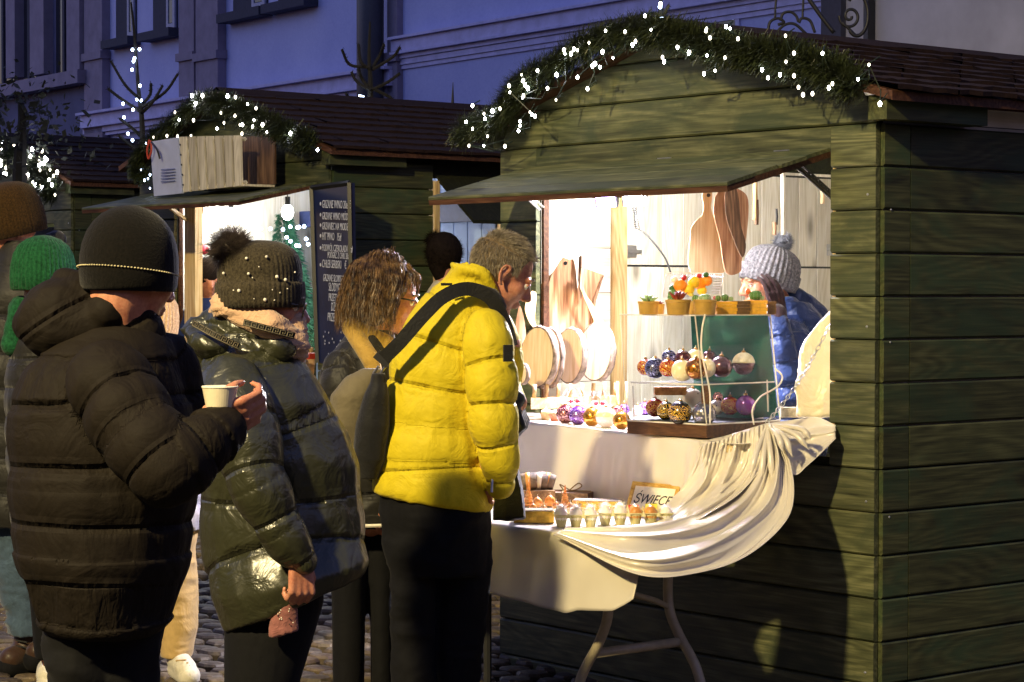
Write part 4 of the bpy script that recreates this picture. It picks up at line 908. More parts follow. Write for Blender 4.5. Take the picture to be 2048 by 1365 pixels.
# fret bands on the hood
KEYG = plain('grey_fret', hexc('7a715c'), rough=.5, bump=0); BAND = plain('dark_band', hexc('1a1712'), rough=.5, bump=.2)
def fret(p0, p1, dd0, dd1, reps, wpx, bow):
    P = []
    for k in range(13): t = k/12; P.append(q(p0[0]+(p1[0]-p0[0])*t, p0[1]+(p1[1]-p0[1])*t+bow*math.sin(PI*t), dd0+(dd1-dd0)*t-.02*math.sin(PI*t)))
    ribbon('fret_band', P, wpx/F.sc, .004, BAND, F.t, -FW, 2)
    mb = MB(); w_ = wpx/F.sc*.36
    P = smoothpath(P, 2)
    def on(t, s):
        k = t*(len(P)-1.001); i = int(k); p = P[i]+(P[i+1]-P[i])*(k-i); tt = P[i+1]-P[i]; tt /= np.linalg.norm(tt); b = np.cross(tt, -FW); b /= np.linalg.norm(b); return p+b*s*w_-FW*.006
    for r in range(reps):
        key = [(0, -1), (0, 1), (.75, 1), (.75, -.35), (.4, -.35), (.4, .3)]
        mb.tube([on((r+.1+x*.9)/reps, -s) for x, s in key], .0013, 4); mb.tube([on((r+.1)/reps, 1), on((r+1.1)/reps if r < reps-1 else .999, 1)], .0012, 4)
    mb.build('fret_pattern', KEYG, F.t, kind='stuff')
fret((386, 646), (478, 693), -.10, -.13, 8, 13, 2); fret((488, 645), (588, 672), -.12, -.09, 7, 13, 0)
mb = MB(); mb.cap(q(445, 612, -.04), q(540, 650, -.085), .03, .038); mb.cap(q(540, 650, -.085), q(590, 690, -.03), .038, .04); mb.cap(q(585, 650, .0), q(585, 700, 0), .04, .045); mb.cap(q(450, 618, .03), q(560, 640, .06), .04, .05)
garment('scarf', mb, .005, SCARF, F.t, [([q(440, 610), q(600, 680)], [.04, .04], .4, 0)], wr=.009, wscale=(12, 12, 55), smooth=3, seed=3)
bR = frame(dirv(.95, .2, -.26))@roty(-.27); bc = hc+bR@np.array([-.018, 0, .043])
beanie('knit_hat', bc, bR, .113, .105, [(.95, -.058), (1.0, -.058), (1.03, -.04), (1.03, -.01), (1.015, .008), (.96, .010), (.97, .03), (.95, .055), (.88, .078), (.76, .096), (.6, .108), (.4, .115), (.2, .118), (.03, .119)], 56, .05, KCHR, F.t)
fur('fur_pompom', q(457, 494, -.05), .05, 5200, .042, FURD, F.t, core=.62)
for (u, v, r) in ((447, 547, 3), (493, 517, 3), (533, 514, 3), (497, 548, 3), (554, 554, 3.6), (571, 560, 3.6), (478, 582, 3.8), (530, 600, 3.6), (575, 578, 1.6), (508, 598, 1.4), (545, 580, 1.5), (518, 534, 1.5), (467, 581, 1.6), (549, 601, 1.5), (505, 556, 1.5), (560, 586, 1.5), (590, 545, 2)):
    d0 = ray(u, v); # first hit on the hat ellipsoid
    best = None
    for k in np.linspace(-.16, .05, 160):
        X = at(u, v, F.D+k); l = bR.T@(X-bc); 
        if (l[0]/.116)**2+(l[1]/.108)**2+(max(0, l[2]-.02)/.135)**2 < 1.05: best = X; break
    if best is not None: MB().ell(best, r/F.sc, r/F.sc, r/F.sc, n=10, m=7).build('bead', PEARL, F.t, smooth=True)
gl = MB(); T_ = lambda x, y, z: hc+hR@np.array([x, y, z])
gl.tube([T_(.0, -.08, .004), T_(.085, -.07, .008)], .0035, 6); 
for s in (-1, 1):
    gl.tube(smoothpath([T_(.1, s*.03+.026*math.cos(a), -.002+.018*math.sin(a)) for a in np.linspace(0, 2*PI, 10)], 3), .0026, 6)
gl.build('glasses', plain('black_acetate', (.01, .01, .015), rough=.2, bump=0), F.t, smooth=True)
eyes(hc, hR, F.t, .97)
mb = MB(); F.loft(mb, [(545, 1140, .03, 95, .10), (550, 1200, .03, 100, .11), (540, 1260, 0.01, 92, .11), (524, 1365, .0, 76, .1), (515, 1500, 0, 66, .09), (515, 1720, 0, 60, .08)]); garment('trousers', mb, .01, BLK, F.t, smooth=3)
PK = thing('pink_knit_mitten', q(568, 1270, -.14), 'dusty pink beaded cloth dangling from the hand of the woman in the pompom hat', 'mitten')
mb = MB(); F.loft(mb, [(566, 1268, -.13, 31, .02, .01), (568, 1240, -.13, 27, .022), (574, 1205, -.135, 19, .022), (582, 1175, -.14, 9, .016), (586, 1160, -.14, 7, .012)]); garment('cloth', mb, .004, cloth('dusty_pink_felt', hexc('8d5a55'), rough=.8, fold=25), PK, [([q(566, 1270), q(586, 1160)], [.03, .02], .4, 0)], wr=.006, wscale=(30, 30, 8))
for _ in range(26):
    v = random.uniform(1182, 1250); u = 582-(v-1175)*.17+random.uniform(-1, 1)*(6+(v-1175)*.2); MB().ell(q(u, v, -.155), .0018, .0018, .0018, n=6, m=5).build('bead', PEARL if random.random() < .5 else BLACKM, PK)

# ---- curly haired woman
F = Fig(7.25, 735, 'woman with wavy streaked hair, glasses and a dark quilted jacket')
q = F.q; hR = frame(dirv(.99, .0, -.22)); hc = q(778, 596, .0)
mb = MB(); head_parts(mb, hc, hR, .96, q(740, 680, .0), .055); mb.cap(q(735, 740, 0), q(740, 1000, 0), .1, .12)
mb.cap(q(700, 740, -.05), q(690, 900, -.05), .05, .04); mb.cap(q(690, 900, -.05), q(730, 1000, -.1), .04, .03); hand_parts(mb, q(730, 1000, -.1), dirv(.3, .2, -1), dirv(1, .5, 0), 1)
mb.cap(q(700, 1000, 0), q(697, 1480, 0), .04, .025); mb.cap(q(764, 1000, .05), q(764, 1480, .05), .03, .02)
garment('body', mb, .0065, SKIN, F.t, smooth=3)
TR = [(735, 1055, .0, 92, .13), (732, 1000, 0, 98, .15), (728, 900, 0, 95, .15), (722, 800, 0, 90, .14), (724, 740, 0, 82, .13), (735, 690, .0, 58, .1), (742, 660, 0, 42, .07)]
mb = MB(); F.loft(mb, TR); A = [q(690, 740, -.07), q(685, 840, -.1), q(690, 930, -.1), q(725, 1000, -.1)]; rA = [.08, .075, .065, .05]
for i in range(3): mb.cap(A[i], A[i+1], rA[i], rA[i+1], 16)
c0, r0 = F.ctr(TR); garment('jacket', mb, .009, DKG, F.t, [(c0, r0, .11, .013), (A, rA, .1, .011)], wr=.005, smooth=4)
MB().tube(smoothpath([q(u, 1052+abs(u-735)*-.02, -.14*math.sqrt(max(0, 1-((u-735)/95)**2))) for u in range(642, 830, 12)], 2), .006, 6).build('hem_piping', PEARL, F.t)
mb = MB(); mb.cap(q(700, 656, -.06), q(742, 720, -.13), .028, .03); mb.cap(q(742, 720, -.13), q(755, 760, -.135), .03, .02); mb.cap(q(705, 652, -.05), q(770, 690, -.05), .03, .035); garment('fleece_collar', mb, .006, MUST, F.t, smooth=3)
mb = MB()
for L in ([(697, 1020, .0, 42, .08), (697, 1200, 0, 34, .07), (697, 1365, 0, 32, .07), (697, 1490, 0, 34, .06)], [(764, 1020, .05, 38, .08), (764, 1200, .05, 24, .07), (764, 1365, .05, 23, .06), (764, 1490, .05, 26, .06)]): F.loft(mb, L, 14)
garment('trousers', mb, .01, BLK, F.t, smooth=3)
R_ = []
for _ in range(15000):
    a = random.uniform(0, 2*PI); z = random.uniform(-.3, 1); r = math.sqrt(1-z*z); nrm = np.array([r*math.cos(a), r*math.sin(a), z]); p = nrm*[.104, .085, .098]+[-.014, 0, .032]
    if p[0] > .03 and p[2] < .055+abs(p[1])*.3: continue
    L = random.uniform(.10, .175)*(.42 if p[0] > .03 else 1); P = [hc+hR@p]; g_ = nrm*.8+np.array([-.3, 0, .2]); ph = random.uniform(0, 6); m_ = 9; pos = P[0].copy(); ww = hR@g_; fr = random.uniform(5, 8)
    side = hR@np.cross(nrm, [0, 0, 1.0])
    for i in range(m_):
        t = (i+1)/m_; dn = (1-t)**2.2*1.1; dr = hR@(nrm*dn*.9+np.array([-.10, nrm[1]*.25, 0]))+np.array([0, 0, -1.0])*(.35+t)+side*.38*math.sin(ph*.3+fr*t*1.5)+np.array([random.gauss(0, .05) for _ in range(3)]); dr /= np.linalg.norm(dr); pos = pos+dr*L/m_
        cl = hR.T@(pos-hc); rr_ = (cl[0]+.014)**2/.118**2+cl[1]**2/.098**2
        if rr_ < 1 and cl[2] < .1 and cl[2] > -.1: 
            sc__ = 1/math.sqrt(rr_+1e-6)*.5+.5; cl = np.array([(cl[0]+.014)*sc__-.014, cl[1]*sc__, cl[2]]); pos = hc+hR@cl
        P.append(pos)
    if max((hR.T@(pp-hc))[0] for pp in P[3:]) > (.045 if L > .08 else .09): continue
    R_.append(P)
strands('hair', R_, HAIRC, F.t, .0009)
mb = MB().ell(hc+hR@np.array([-.022, 0, .035]), .097, .085, .094, hR, 24, 16).ell(hc+hR@np.array([-.045, 0, -.045]), .07, .082, .09, hR, 20, 12); garment('hair_base', mb, .007, HAIRC, F.t, smooth=2)
T_ = lambda x, y, z: hc+hR@np.array([x, y, z]); gl = MB().tube([T_(.02, -.078, .006), T_(.092, -.066, .01)], .003, 6)
for s in (-1, 1): gl.tube(smoothpath([T_(.104, s*.032+.026*math.cos(a), -.0+.018*math.sin(a)) for a in np.linspace(0, 2*PI, 10)], 3), .0024, 6)
gl.build('glasses', BLACKM, F.t, smooth=True)
eyes(hc, hR, F.t, .96)

# ---- tall man with the brown ribbed beanie at the left edge
F = Fig(8.3, 40, 'tall man in a brown ribbed beanie and blue jeans at the left edge')
q = F.q; hR = frame(dirv(-.75, -.3, -.1)); hc = q(22, 458, .0)
mb = MB(); head_parts(mb, hc, hR, 1.0, q(35, 540, .0), .058); mb.cap(q(40, 600, 0), q(40, 950, 0), .12, .13); mb.cap(q(25, 950, 0), q(52, 1280, 0), .05, .03); mb.cap(q(82, 950, .12), q(72, 1280, .12), .05, .03)
garment('body', mb, .007, SKIN, F.t, smooth=3)
TR = [(30, 1052, .0, 100, .16), (32, 950, 0, 108, .17), (34, 800, 0, 108, .17), (40, 660, 0, 108, .16), (48, 580, 0, 98, .14), (60, 520, .0, 74, .11), (55, 482, 0, 52, .08)]
mb = MB(); F.loft(mb, TR); mb.cap(q(115, 600, -.03), q(125, 800, -.05), .075, .07); mb.cap(q(125, 800, -.05), q(115, 960, -.1), .07, .055); mb.cap(q(70, 505, .04), q(115, 480, .1), .045, .035)
c0, r0 = F.ctr(TR); garment('coat', mb, .01, DKG, F.t, [(c0, r0, .13, .012)], wr=.007, smooth=4)
beanie('beanie', hc+hR@np.array([-.01, 0, .03]), hR@roty(.12), .112, .1, [(.95, -.06), (1.02, -.058), (1.06, -.02), (1.06, .02), (1.02, .06), (.94, .09), (.78, .118), (.5, .135), (.2, .143), (.02, .145)], 58, .06, KBRN, F.t)
JEANS = cloth('worn_blue_denim', hexc('3f5266'), rough=.85, fold=12, bump=.8, var=.3, weave=.4)
mb = MB()
for L in ([(30, 1000, 0, 62, .09), (38, 1150, 0, 44, .08), (48, 1240, 0, 36, .07), (52, 1268, 0, 38, .07)], [(85, 1000, .12, 50, .09), (80, 1150, .12, 40, .08), (70, 1268, .12, 38, .07)]): F.loft(mb, L, 16)
garment('jeans', mb, .008, JEANS, F.t, [([q(40, 1000), q(50, 1270)], [.08, .08], 9, 0)], wr=.01, wscale=(8, 8, 18), smooth=3)
BOOTL = cloth('brown_leather', hexc('3a2618'), rough=.45, fold=14, bump=.4)
for (a, b) in (((60, 1258), (22, 1318)), ((95, 1255), (75, 1305))):
    mb = MB(); mb.cap(q(a[0], a[1], .02), q(a[0]-6, a[1]+48, .02), .055, .06); mb.cap(q(a[0]-8, a[1]+52, .02), q(b[0], b[1], -.05), .055, .045); bo = garment('boot', mb, .007, BOOTL, F.t, smooth=3)
    mb = MB(); mb.cap(q(a[0]+2, a[1]+72, .02), q(b[0]-4, b[1]+16, -.05), .05, .047); so = garment('sole', mb, .008, BLK, bo, smooth=1)
    for k in range(3): MB().tube([q(a[0]-28, a[1]+12+k*11, -.04), q(a[0]-6, a[1]+16+k*11, -.06)], .003, 5).build('lace', BLKW, bo)

# ---- person in the green hat
F = Fig(7.75, 95, 'person in a green knitted hat and scarf behind the man in the black beanie')
q = F.q; hR = frame(dirv(.6, .7, -.1)); hc = q(90, 562, .0)
mb = MB(); head_parts(mb, hc, hR, .97, q(85, 640, .0), .055); mb.cap(q(90, 700, 0), q(90, 950, 0), .11, .12)
mb.cap(q(95, 950, .0), q(99, 1320, .0), .05, .03); garment('body', mb, .007, SKIN, F.t, smooth=3)
beanie('knitted_hat', hc+hR@np.array([-.01, 0, .02]), hR@roty(-.1), .108, .1, [(.95, -.055), (1.03, -.05), (1.05, -.01), (1.03, .03), (.95, .07), (.8, .1), (.55, .122), (.25, .134), (.02, .137)], 44, .07, KGRN, F.t)
mb = MB(); mb.cap(q(45, 620, -.03), q(25, 690, -.05), .045, .04); mb.cap(q(45, 620, 0), q(120, 640, 0), .05, .06); garment('scarf', mb, .006, KGRN, F.t, [([q(30, 700), q(60, 600)], [.05, .05], .05, .005)], smooth=2)
TR = [(95, 1060, .0, 70, .13), (92, 900, 0, 80, .15), (90, 760, 0, 80, .14), (90, 690, 0, 66, .12), (90, 640, 0, 40, .08)]; mb = MB(); F.loft(mb, TR); c0, r0 = F.ctr(TR); garment('coat', mb, .011, DKG, F.t, [(c0, r0, .1, .01)], smooth=3)
mb = MB(); F.loft(mb, [(95, 1040, .0, 60, .1), (100, 1200, 0, 40, .08), (100, 1318, 0, 30, .06)]); garment('trousers', mb, .01, BLK, F.t, smooth=3)
WHT = cloth('white_trainer_leather', hexc('cfc9b4'), rough=.6, fold=30, bump=.3)
mb = MB(); mb.cap(q(98, 1340, .4), q(97, 1350, .28), .045, .045); mb.cap(q(98, 1362, .4), q(97, 1368, .27), .042, .044); sh = garment('trainer', mb, .006, WHT, F.t, smooth=2)
for k in range(4): MB().tube([q(87, 1336+k*6, .3-.015*k), q(106, 1338+k*6, .3-.015*k)], .003, 5).build('lace', KPCH, sh)
# ---- smaller person behind, pale jacket and sand trousers
F = Fig(8.2, 340, 'smaller fair haired person in a pale silvery jacket and sand coloured trousers')
q = F.q; hR = frame(dirv(.7, .6, -.1)); hc = q(303, 655, .0)
mb = MB(); head_parts(mb, hc, hR, .95, q(310, 730, .0), .05); mb.cap(q(330, 790, 0), q(340, 950, 0), .1, .11); mb.cap(q(346, 950, 0), q(354, 1315, -.0), .05, .03); garment('body', mb, .007, SKIN, F.t, smooth=3)
beanie('sand_knit_hat', hc+hR@np.array([-.015, 0, .02]), hR, .105, .095, [(.95, -.08), (1.02, -.06), (1.05, -.01), (1.03, .03), (.95, .07), (.75, .1), (.35, .122), (.02, .13)], 40, .08, KPCH, F.t)
mb = MB(); mb.cap(q(300, 715, -.03), q(345, 770, -.04), .045, .04); garment('scarf', mb, .006, KPCH, F.t, [([q(300, 700), q(350, 770)], [.05, .05], .03, .004)], smooth=2)
SILV = cloth('pale_silver_nylon', hexc('a9a7b0'), rough=.35, fold=14, bump=.9, var=.15, spec=.6)
TR = [(352, 1060, .0, 62, .12), (350, 950, 0, 66, .14), (345, 830, 0, 66, .13), (335, 770, 0, 60, .12), (322, 720, 0, 36, .08)]; mb = MB(); F.loft(mb, TR); c0, r0 = F.ctr(TR); garment('jacket', mb, .008, SILV, F.t, [(c0, r0, .09, .013)], wr=.008, smooth=3)
SAND = cloth('sand_cotton', hexc('b89a63'), rough=.85, fold=10, bump=.8, var=.12)
mb = MB(); F.loft(mb, [(345, 1020, .0, 52, .1), (348, 1120, 0, 44, .09), (355, 1180, 0, 40, .08), (358, 1260, 0, 36, .075), (352, 1312, 0, 30, .07)])
garment('trousers', mb, .006, SAND, F.t, [([q(350, 1020), q(352, 1320)], [.08, .07], .9, .004)], wr=.014, wscale=(9, 9, 16), smooth=3, seed=5)
mb = MB(); mb.cap(q(355, 1318, -.0), q(372, 1338, -.1), .042, .04); mb.cap(q(356, 1338, .0), q(378, 1352, -.11), .04, .042); sh = garment('trainer', mb, .006, WHT, F.t, smooth=2)
for k in range(4): MB().tube([q(352+k*4, 1322+k*6, -.1), q(372+k*4, 1320+k*6, -.13)], .003, 5).build('lace', SAND, sh)

# ---- vendor inside the near stall
F = Fig(8.75, 1570, 'stall keeper in a grey knitted pompom hat and blue jacket leaning behind the glass case')
q = F.q; hR = frame(dirv(-.93, -.28, -.22)); hc = q(1530, 562, .0)
mb = MB(); head_parts(mb, hc, hR, .95, q(1562, 625, .0), .055); mb.cap(q(1594, 690, 0.02), q(1592, 950, 0.04), .075, .08)
mb.cap(q(1575, 690, -.1), q(1580, 775, -.2), .04, .033); mb.cap(q(1580, 775, -.2), q(1557, 640, -.2), .03, .026)
hand_parts(mb, q(1559, 632, -.17), dirv(-.22, .1, 1), dirv(-.5, .8, .1), 1, (.2, .35, .3), .8)
mb.cap(q(1592, 950, .02), q(1590, 1250, .02), .07, .04); garment('body', mb, .0055, SKIN, F.t, smooth=3)
eyes(hc, hR, F.t, .95)
bR = frame(dirv(-.9, -.3, -.05))@roty(-.36)
beanie('knitted_hat', hc+bR@np.array([-.014, 0, .034]), bR, .107, .1, [(.97, -.05), (1.05, -.05), (1.1, -.02), (1.1, .012), (1.03, .016), (1.03, .035), (.97, .06), (.86, .08), (.66, .096), (.4, .107), (.03, .11)], 34, .075, KGRY, F.t)
fur('fur_pompom', q(1566, 485, -.01), .036, 2600, .02, FURG, F.t, core=.8)
TR = [(1592, 960, .05, 60, .14), (1592, 860, .04, 66, .16), (1595, 760, .02, 64, .16), (1600, 690, 0, 58, .15), (1596, 640, 0, 50, .12), (1584, 605, 0, 36, .09)]
mb = MB(); F.loft(mb, TR); A = [q(1580, 680, -.12), q(1588, 740, -.18), q(1578, 790, -.22), q(1562, 700, -.22), q(1556, 650, -.2)]; rA = [.08, .07, .06, .055, .045]
for i in range(4): mb.cap(A[i], A[i+1], rA[i], rA[i+1], 16)
mb.cap(q(1590, 600, .03), q(1635, 630, .05), .05, .04); mb.cap(q(1575, 615, -.05), q(1625, 650, -.06), .045, .045)
c0, r0 = F.ctr(TR); garment('jacket', mb, .0065, BLUEJ, F.t, [(c0, r0, .085, .012), (A, rA, .09, .01)], wr=.012, wscale=(16, 16, 12), smooth=3, seed=7)
mb = MB(); hand_parts(mb, q(1559, 630, -.17), dirv(-.22, .1, 1), dirv(-.5, .8, .1), 1, (.2, .35, .3), .98); mb.cap(q(1556, 640, -.2), q(1556, 626, -.19), .036, .034); garment('glove', mb, .004, cloth('maroon_glove', hexc('2a1018'), rough=.8), F.t, smooth=1)
mb = MB()
for L in ([(1575, 900, .0, 40, .09), (1575, 1250, 0, 30, .07)], [(1610, 900, .05, 40, .09), (1610, 1250, .05, 30, .07)]): F.loft(mb, L, 12)
garment('trousers', mb, .012, BLK, F.t, smooth=2)
# ---- customer seen through the side opening of the middle stall
F = Fig(12.2, 905, 'dark haired person seen small through the side opening of the middle stall')
q = F.q; hR = frame(dirv(-.5, .8, 0)); hc = q(888, 512, 0)
mb = MB(); head_parts(mb, hc, hR, .9, q(892, 560, 0), .05); mb.cap(q(895, 590, 0), q(895, 800, 0), .1, .12); garment('body', mb, .01, SKIN, F.t, smooth=2)
mb = MB().ell(hc+[0, 0, .02], .102, .102, .112); mb.ell(q(870, 482, .0), .04, .04, .035); mb.cap(q(882, 530, 0), q(890, 560, .0), .07, .05); garment('hair', mb, .008, HAIRD, F.t, smooth=2); fur('hair_strands', hc+[0, 0, .015], .105, 2600, .03, HAIRD, F.t, core=.9, wid=.0012); fur('hair_bun', q(868, 480, 0), .045, 900, .03, HAIRD, F.t, core=.8, wid=.0012)
mb = MB(); F.loft(mb, [(900, 900, 0, 60, .14), (900, 640, 0, 58, .14), (898, 585, 0, 46, .1), (893, 560, 0, 24, .06)]); garment('pale_jumper', mb, .012, cloth('cream_wool', hexc('d8cdb8'), rough=.9), F.t, smooth=3)
# ------------------------------------------------------------------ counter flap, folding table, satin cloth
def cz(x): return 1.062-.020*(x+1.46)          # counter surface sags a little to the right
CW = wood('counter_board', hexc('8a7450'), hexc('b09a70'), hexc('c8b48a'), rough=.6)
FL = thing('counter_flap', (-.95, -.15, cz(-.95)), 'fold down counter board under the white cloth of the near stall', 'counter')
for k in range(5):
    y0 = -.32+k*.13; y1 = y0+.127
    MB().hexa([(-1.7, y0, cz(-1.7)-.03), (-.35, y0, cz(-.35)-.03), (-.35, y1, cz(-.35)-.03), (-1.7, y1, cz(-1.7)-.03), (-1.7, y0, cz(-1.7)-.006), (-.35, y0, cz(-.35)-.006), (-.35, y1, cz(-.35)-.006), (-1.7, y1, cz(-1.7)-.006)]).build('board', CW, FL)
SATIN = NT('champagne_satin'); _v = SATIN.coords((1, 1, 1), rnd=False); _n = SATIN.noise(_v, 6, 2, .5); _n2 = SATIN.noise(_v, 500, 2, .5)
SATIN.l(SATIN.ramp(_n, [(.3, hexc('cfc6b4')), (.7, hexc('ddd5c4'))]), SATIN.b.inputs['Base Color']); SATIN.bump(_n2, .1, .0006)
SATIN.set(Roughness=.28); SATIN.b.inputs['Specular IOR Level'].default_value = .75; SATIN.b.inputs['Sheen Weight'].default_value = .3; SATIN = SATIN.m
def gridmesh(name, P, mat, parent, thick=.0015, **k):
    P = np.array(P); n, m = P.shape[:2]; V = P.reshape(-1, 3); F = [(i*m+j, i*m+j+1, (i+1)*m+j+1, (i+1)*m+j) for i in range(n-1) for j in range(m-1)]
    mb = MB().add(V, F); o = mb.build(name, mat, parent, smooth=True, **k); s = o.modifiers.new('s', 'SOLIDIFY'); s.thickness = thick; return o
CL = thing('satin_cloth', (-.95, -.35, .74), 'champagne satin cloth draped from the counter over the folding table, swagged up at the right', 'cloth')
# counter top sheet
xs = np.linspace(-1.74, -.30, 50); ys = np.linspace(.35, -.33, 16)
gridmesh('counter_sheet', [[(x, y, cz(x)+.002+.0015*math.sin(x*40+y*9)*math.sin(y*25)) for x in xs] for y in ys], SATIN, CL)
# hanging sheet between counter edge and table, then over the table and down: one long sheet
def edge(x): return np.array([x, -.335, cz(x)])
cols = []
NX = 130; TZ = .79
for x0 in np.linspace(-1.74, -.37, NX):
    s = max(0, (x0+1.0)/.6); col = []
    for t in np.linspace(0, 1, 22):
        x = x0-.30*max(0, (x0+.9)/.53)**1.5*t**1.3
        fold = (.010*math.sin(x*26+1.5*math.sin(x*9))+.006*math.sin(x*71+t*2))*min(1, t*3)*(.25+.75*min(1, s))
        col.append(np.array([x, -.338-.012*t-fold, cz(x0)+.003-(cz(x0)-TZ-.002)*t]))
    xc = col[-1][0]; xe = x0+.31*max(0, (x0+1.2)/.83)**1.2
    for t in np.linspace(.05, 1, 16): xb = xc+(xe-xc)*t; col.append(np.array([xb, -.36-.63*t, TZ+.001+.0015*math.sin(xb*33)*math.sin(t*9)]))
    drop = .235+.012*math.sin(xb*3.1+2); k = np.clip((xb+.36)/.34, 0, 1); drop = drop*(1-.62*k**1.2)+.01*k; lo_ = .045*float(np.clip((xb+.30)/.14, 0, 1))
    for c_ in col[22:]: c_[2] -= .045*float(np.clip((c_[0]+.30)/.14, 0, 1))
    for t in np.linspace(.03, 1, 20):
        fold = (.012*math.sin(xb*14+1.2*math.sin(xb*5)+t*1.5)+.004*math.sin(xb*37+t))*min(1, t*2.5)
        col.append(np.array([xb, -1.0-.02*t-fold, TZ-lo_-drop*t]))
    cols.append(col)
gridmesh('hanging_sheet', cols, SATIN, CL)
# swag: folds running from the gather at the flap corner down and left to the table front
G0 = at(1535, 845, 7.75)
def swag(name, top, bot, n, amp, nf, seed=0, dtop=7.7, mid=None, tb=None):
    """surface between an upper pixel path and a lower pixel path, with its own distances"""
    T = smoothpath([at(u, v, d) for u, v, d in top], 12); B = smoothpath([at(u, v, d) for u, v, d in bot], 12); m = min(len(T), len(B)); rows = []
    M_ = smoothpath([at(u, v, d) for u, v, d in mid], 12) if mid else None
    for i in range(m):
        a = T[int(i*(len(T)-1)/(m-1))]; b = B[int(i*(len(B)-1)/(m-1))]; c = M_[int(i*(len(M_)-1)/(m-1))] if mid else (a+b)/2
        row = []
        for j in range(n):
            t = j/(n-1); p = a*(1-t)**2+2*(2*c-(a+b)/2)*t*(1-t)+b*t*t
            row.append(p)
        rows.append(np.array(row))
    rows = np.array(rows); out = rows.copy()
    for i in range(m):
        s = i/(m-1)
        for j in range(n):
            t = j/(n-1); w1 = t+.10*math.sin(2.3*s+seed)+.05*math.sin(6*s+9*t); p1 = nf*.45*w1*2*PI+seed; p2 = nf*1.15*(t+.07*math.sin(4*s+seed*2))*2*PI+1.5*s; p3 = nf*2.6*(t-.05*math.sin(5*s))*2*PI
            env = .3+.7*math.sin(PI*min(1, max(0, s*.92+.06))); gat = math.exp(-(s/.22)**2)
            sh = lambda q: (1-abs(math.sin(q/2)))**1.4*2-.75
            f = env*(1.0*sh(p1)+.42*sh(p2)*(.5+.5*math.sin(5*t+seed+3*s)))+.30*gat*math.sin(p3); am = amp; out[i, j] = rows[i, j]-FW*am*f+UP*am*.35*math.cos(p1)*env
    return out
# strands of the swag: path i runs from the gather (top) to lower left; j runs across from inner to outer edge
inner = [(1528, 850, 7.42), (1500, 930, 7.36), (1450, 985, 7.30), (1400, 1020, 7.18), (1330, 1046, 7.02), (1240, 1056, 6.93), (1130, 1058, 7.02)]
outer = [(1545, 850, 7.38), (1582, 935, 7.28), (1580, 1030, 7.10), (1502, 1112, 6.90), (1400, 1150, 6.74), (1270, 1152, 6.66), (1105, 1070, 6.99)]
midl = [(1536, 850, 7.36), (1545, 930, 7.28), (1520, 1010, 7.18), (1440, 1072, 6.96), (1350, 1098, 6.80), (1250, 1098, 6.74), (1118, 1066, 6.99)]
gridmesh('swag', swag('s', inner, outer, 110, .030, 5.8, .6, mid=midl), SATIN, CL)
# curtain of folds between counter edge and gather
inn2 = [(1400, 893, 7.40), (1372, 960, 7.45), (1340, 1005, 7.42), (1290, 1050, 7.16)]
out2 = [(1535, 848, 7.38), (1522, 930, 7.32), (1480, 990, 7.24), (1400, 1040, 7.12)]
gridmesh('gathered_fall', swag('g', inn2, out2, 80, .024, 6.0, 2.2), SATIN, CL)
# part over the flap end, right of the glass case, up to the post
inn3 = [(1396, 884, 7.47), (1450, 872, 7.5), (1500, 857, 7.5), (1535, 846, 7.44)]
up3 = [(1500, 862, 8.2), (1540, 845, 8.3), (1590, 836, 8.25), (1660, 838, 7.75)]
lo3 = [(1398, 892, 7.44), (1480, 893, 7.40), (1520, 876, 7.41), (1540, 856, 7.41)]
gridmesh('flap_cover', swag('f', inn3, lo3, 24, .003, 1.5, 1.0), SATIN, CL)
tail_in = [(1530, 846, 7.47), (1580, 838, 7.52), (1630, 834, 7.52), (1671, 850, 7.42)]
tail_out = [(1548, 875, 7.34), (1584, 950, 7.28), (1618, 930, 7.30), (1671, 878, 7.36)]
gridmesh('corner_fall', swag('t', tail_in, tail_out, 50, .018, 3.5, 3.0), SATIN, CL)
# pleats fanning from the knot
mb = MB()
for k, (e, m_) in enumerate((((1500, 955), (1515, 900)), ((1520, 975), (1528, 905)), ((1545, 970), (1540, 900)), ((1566, 905), (1556, 872)), ((1585, 915), (1568, 874)), ((1618, 900), (1588, 868)), ((1622, 880), (1600, 858)))):
    P = smoothpath([at(1535, 850, 7.36), at(m_[0], m_[1], 7.29), at(e[0], e[1], 7.26)], 8); mb = MB().tube(P, list(np.linspace(.006, .011, len(P)-4))+[.009, .006, .003, .001], 8); mb.build('pleat', SATIN, CL, smooth=True)
FT = thing('folding_table', (-1.0, -.52, 0), 'folding table with curved pale steel legs under the satin cloth', 'table')
box('table_top', (-1.02, -.66, TZ-.022), (1.36, .66, .035), plain('white_plastic', (.6, .6, .58), rough=.5), FT)
LEGM = plain('cream_enamel_tube', hexc('b5a98c'), rough=.35, bump=0)
for L in ([(1217, 1165), (1215, 1235), (1196, 1290), (1174, 1330), (1158, 1372), (1140, 1478)],): MB().tube(smoothpath([onp(u, v, 1, -.86) for i, (u, v) in enumerate(L)], 5), .0165, 10).build('leg', LEGM, FT, smooth=True)
for L in ([(1336, 1130), (1338, 1215), (1358, 1270), (1380, 1310), (1397, 1350), (1422, 1450)],): MB().tube(smoothpath([onp(u, v, 1, -.50) for i, (u, v) in enumerate(L)], 5), .0165, 10).build('leg', LEGM, FT, smooth=True)
MB().tube([onp(1186, 1308, 1, -.86), onp(1362, 1284, 1, -.5)], .0155, 10).build('stretcher', LEGM, FT, smooth=True)
MB().tube(smoothpath([onp(1240, 1182, 1, -.80), onp(1270, 1190, 1, -.72), onp(1310, 1202, 1, -.6), onp(1336, 1214, 1, -.5)], 4), .010, 8).build('brace', LEGM, FT, smooth=True)
for u, v in ((990, 1270), (1004, 1165)): pass
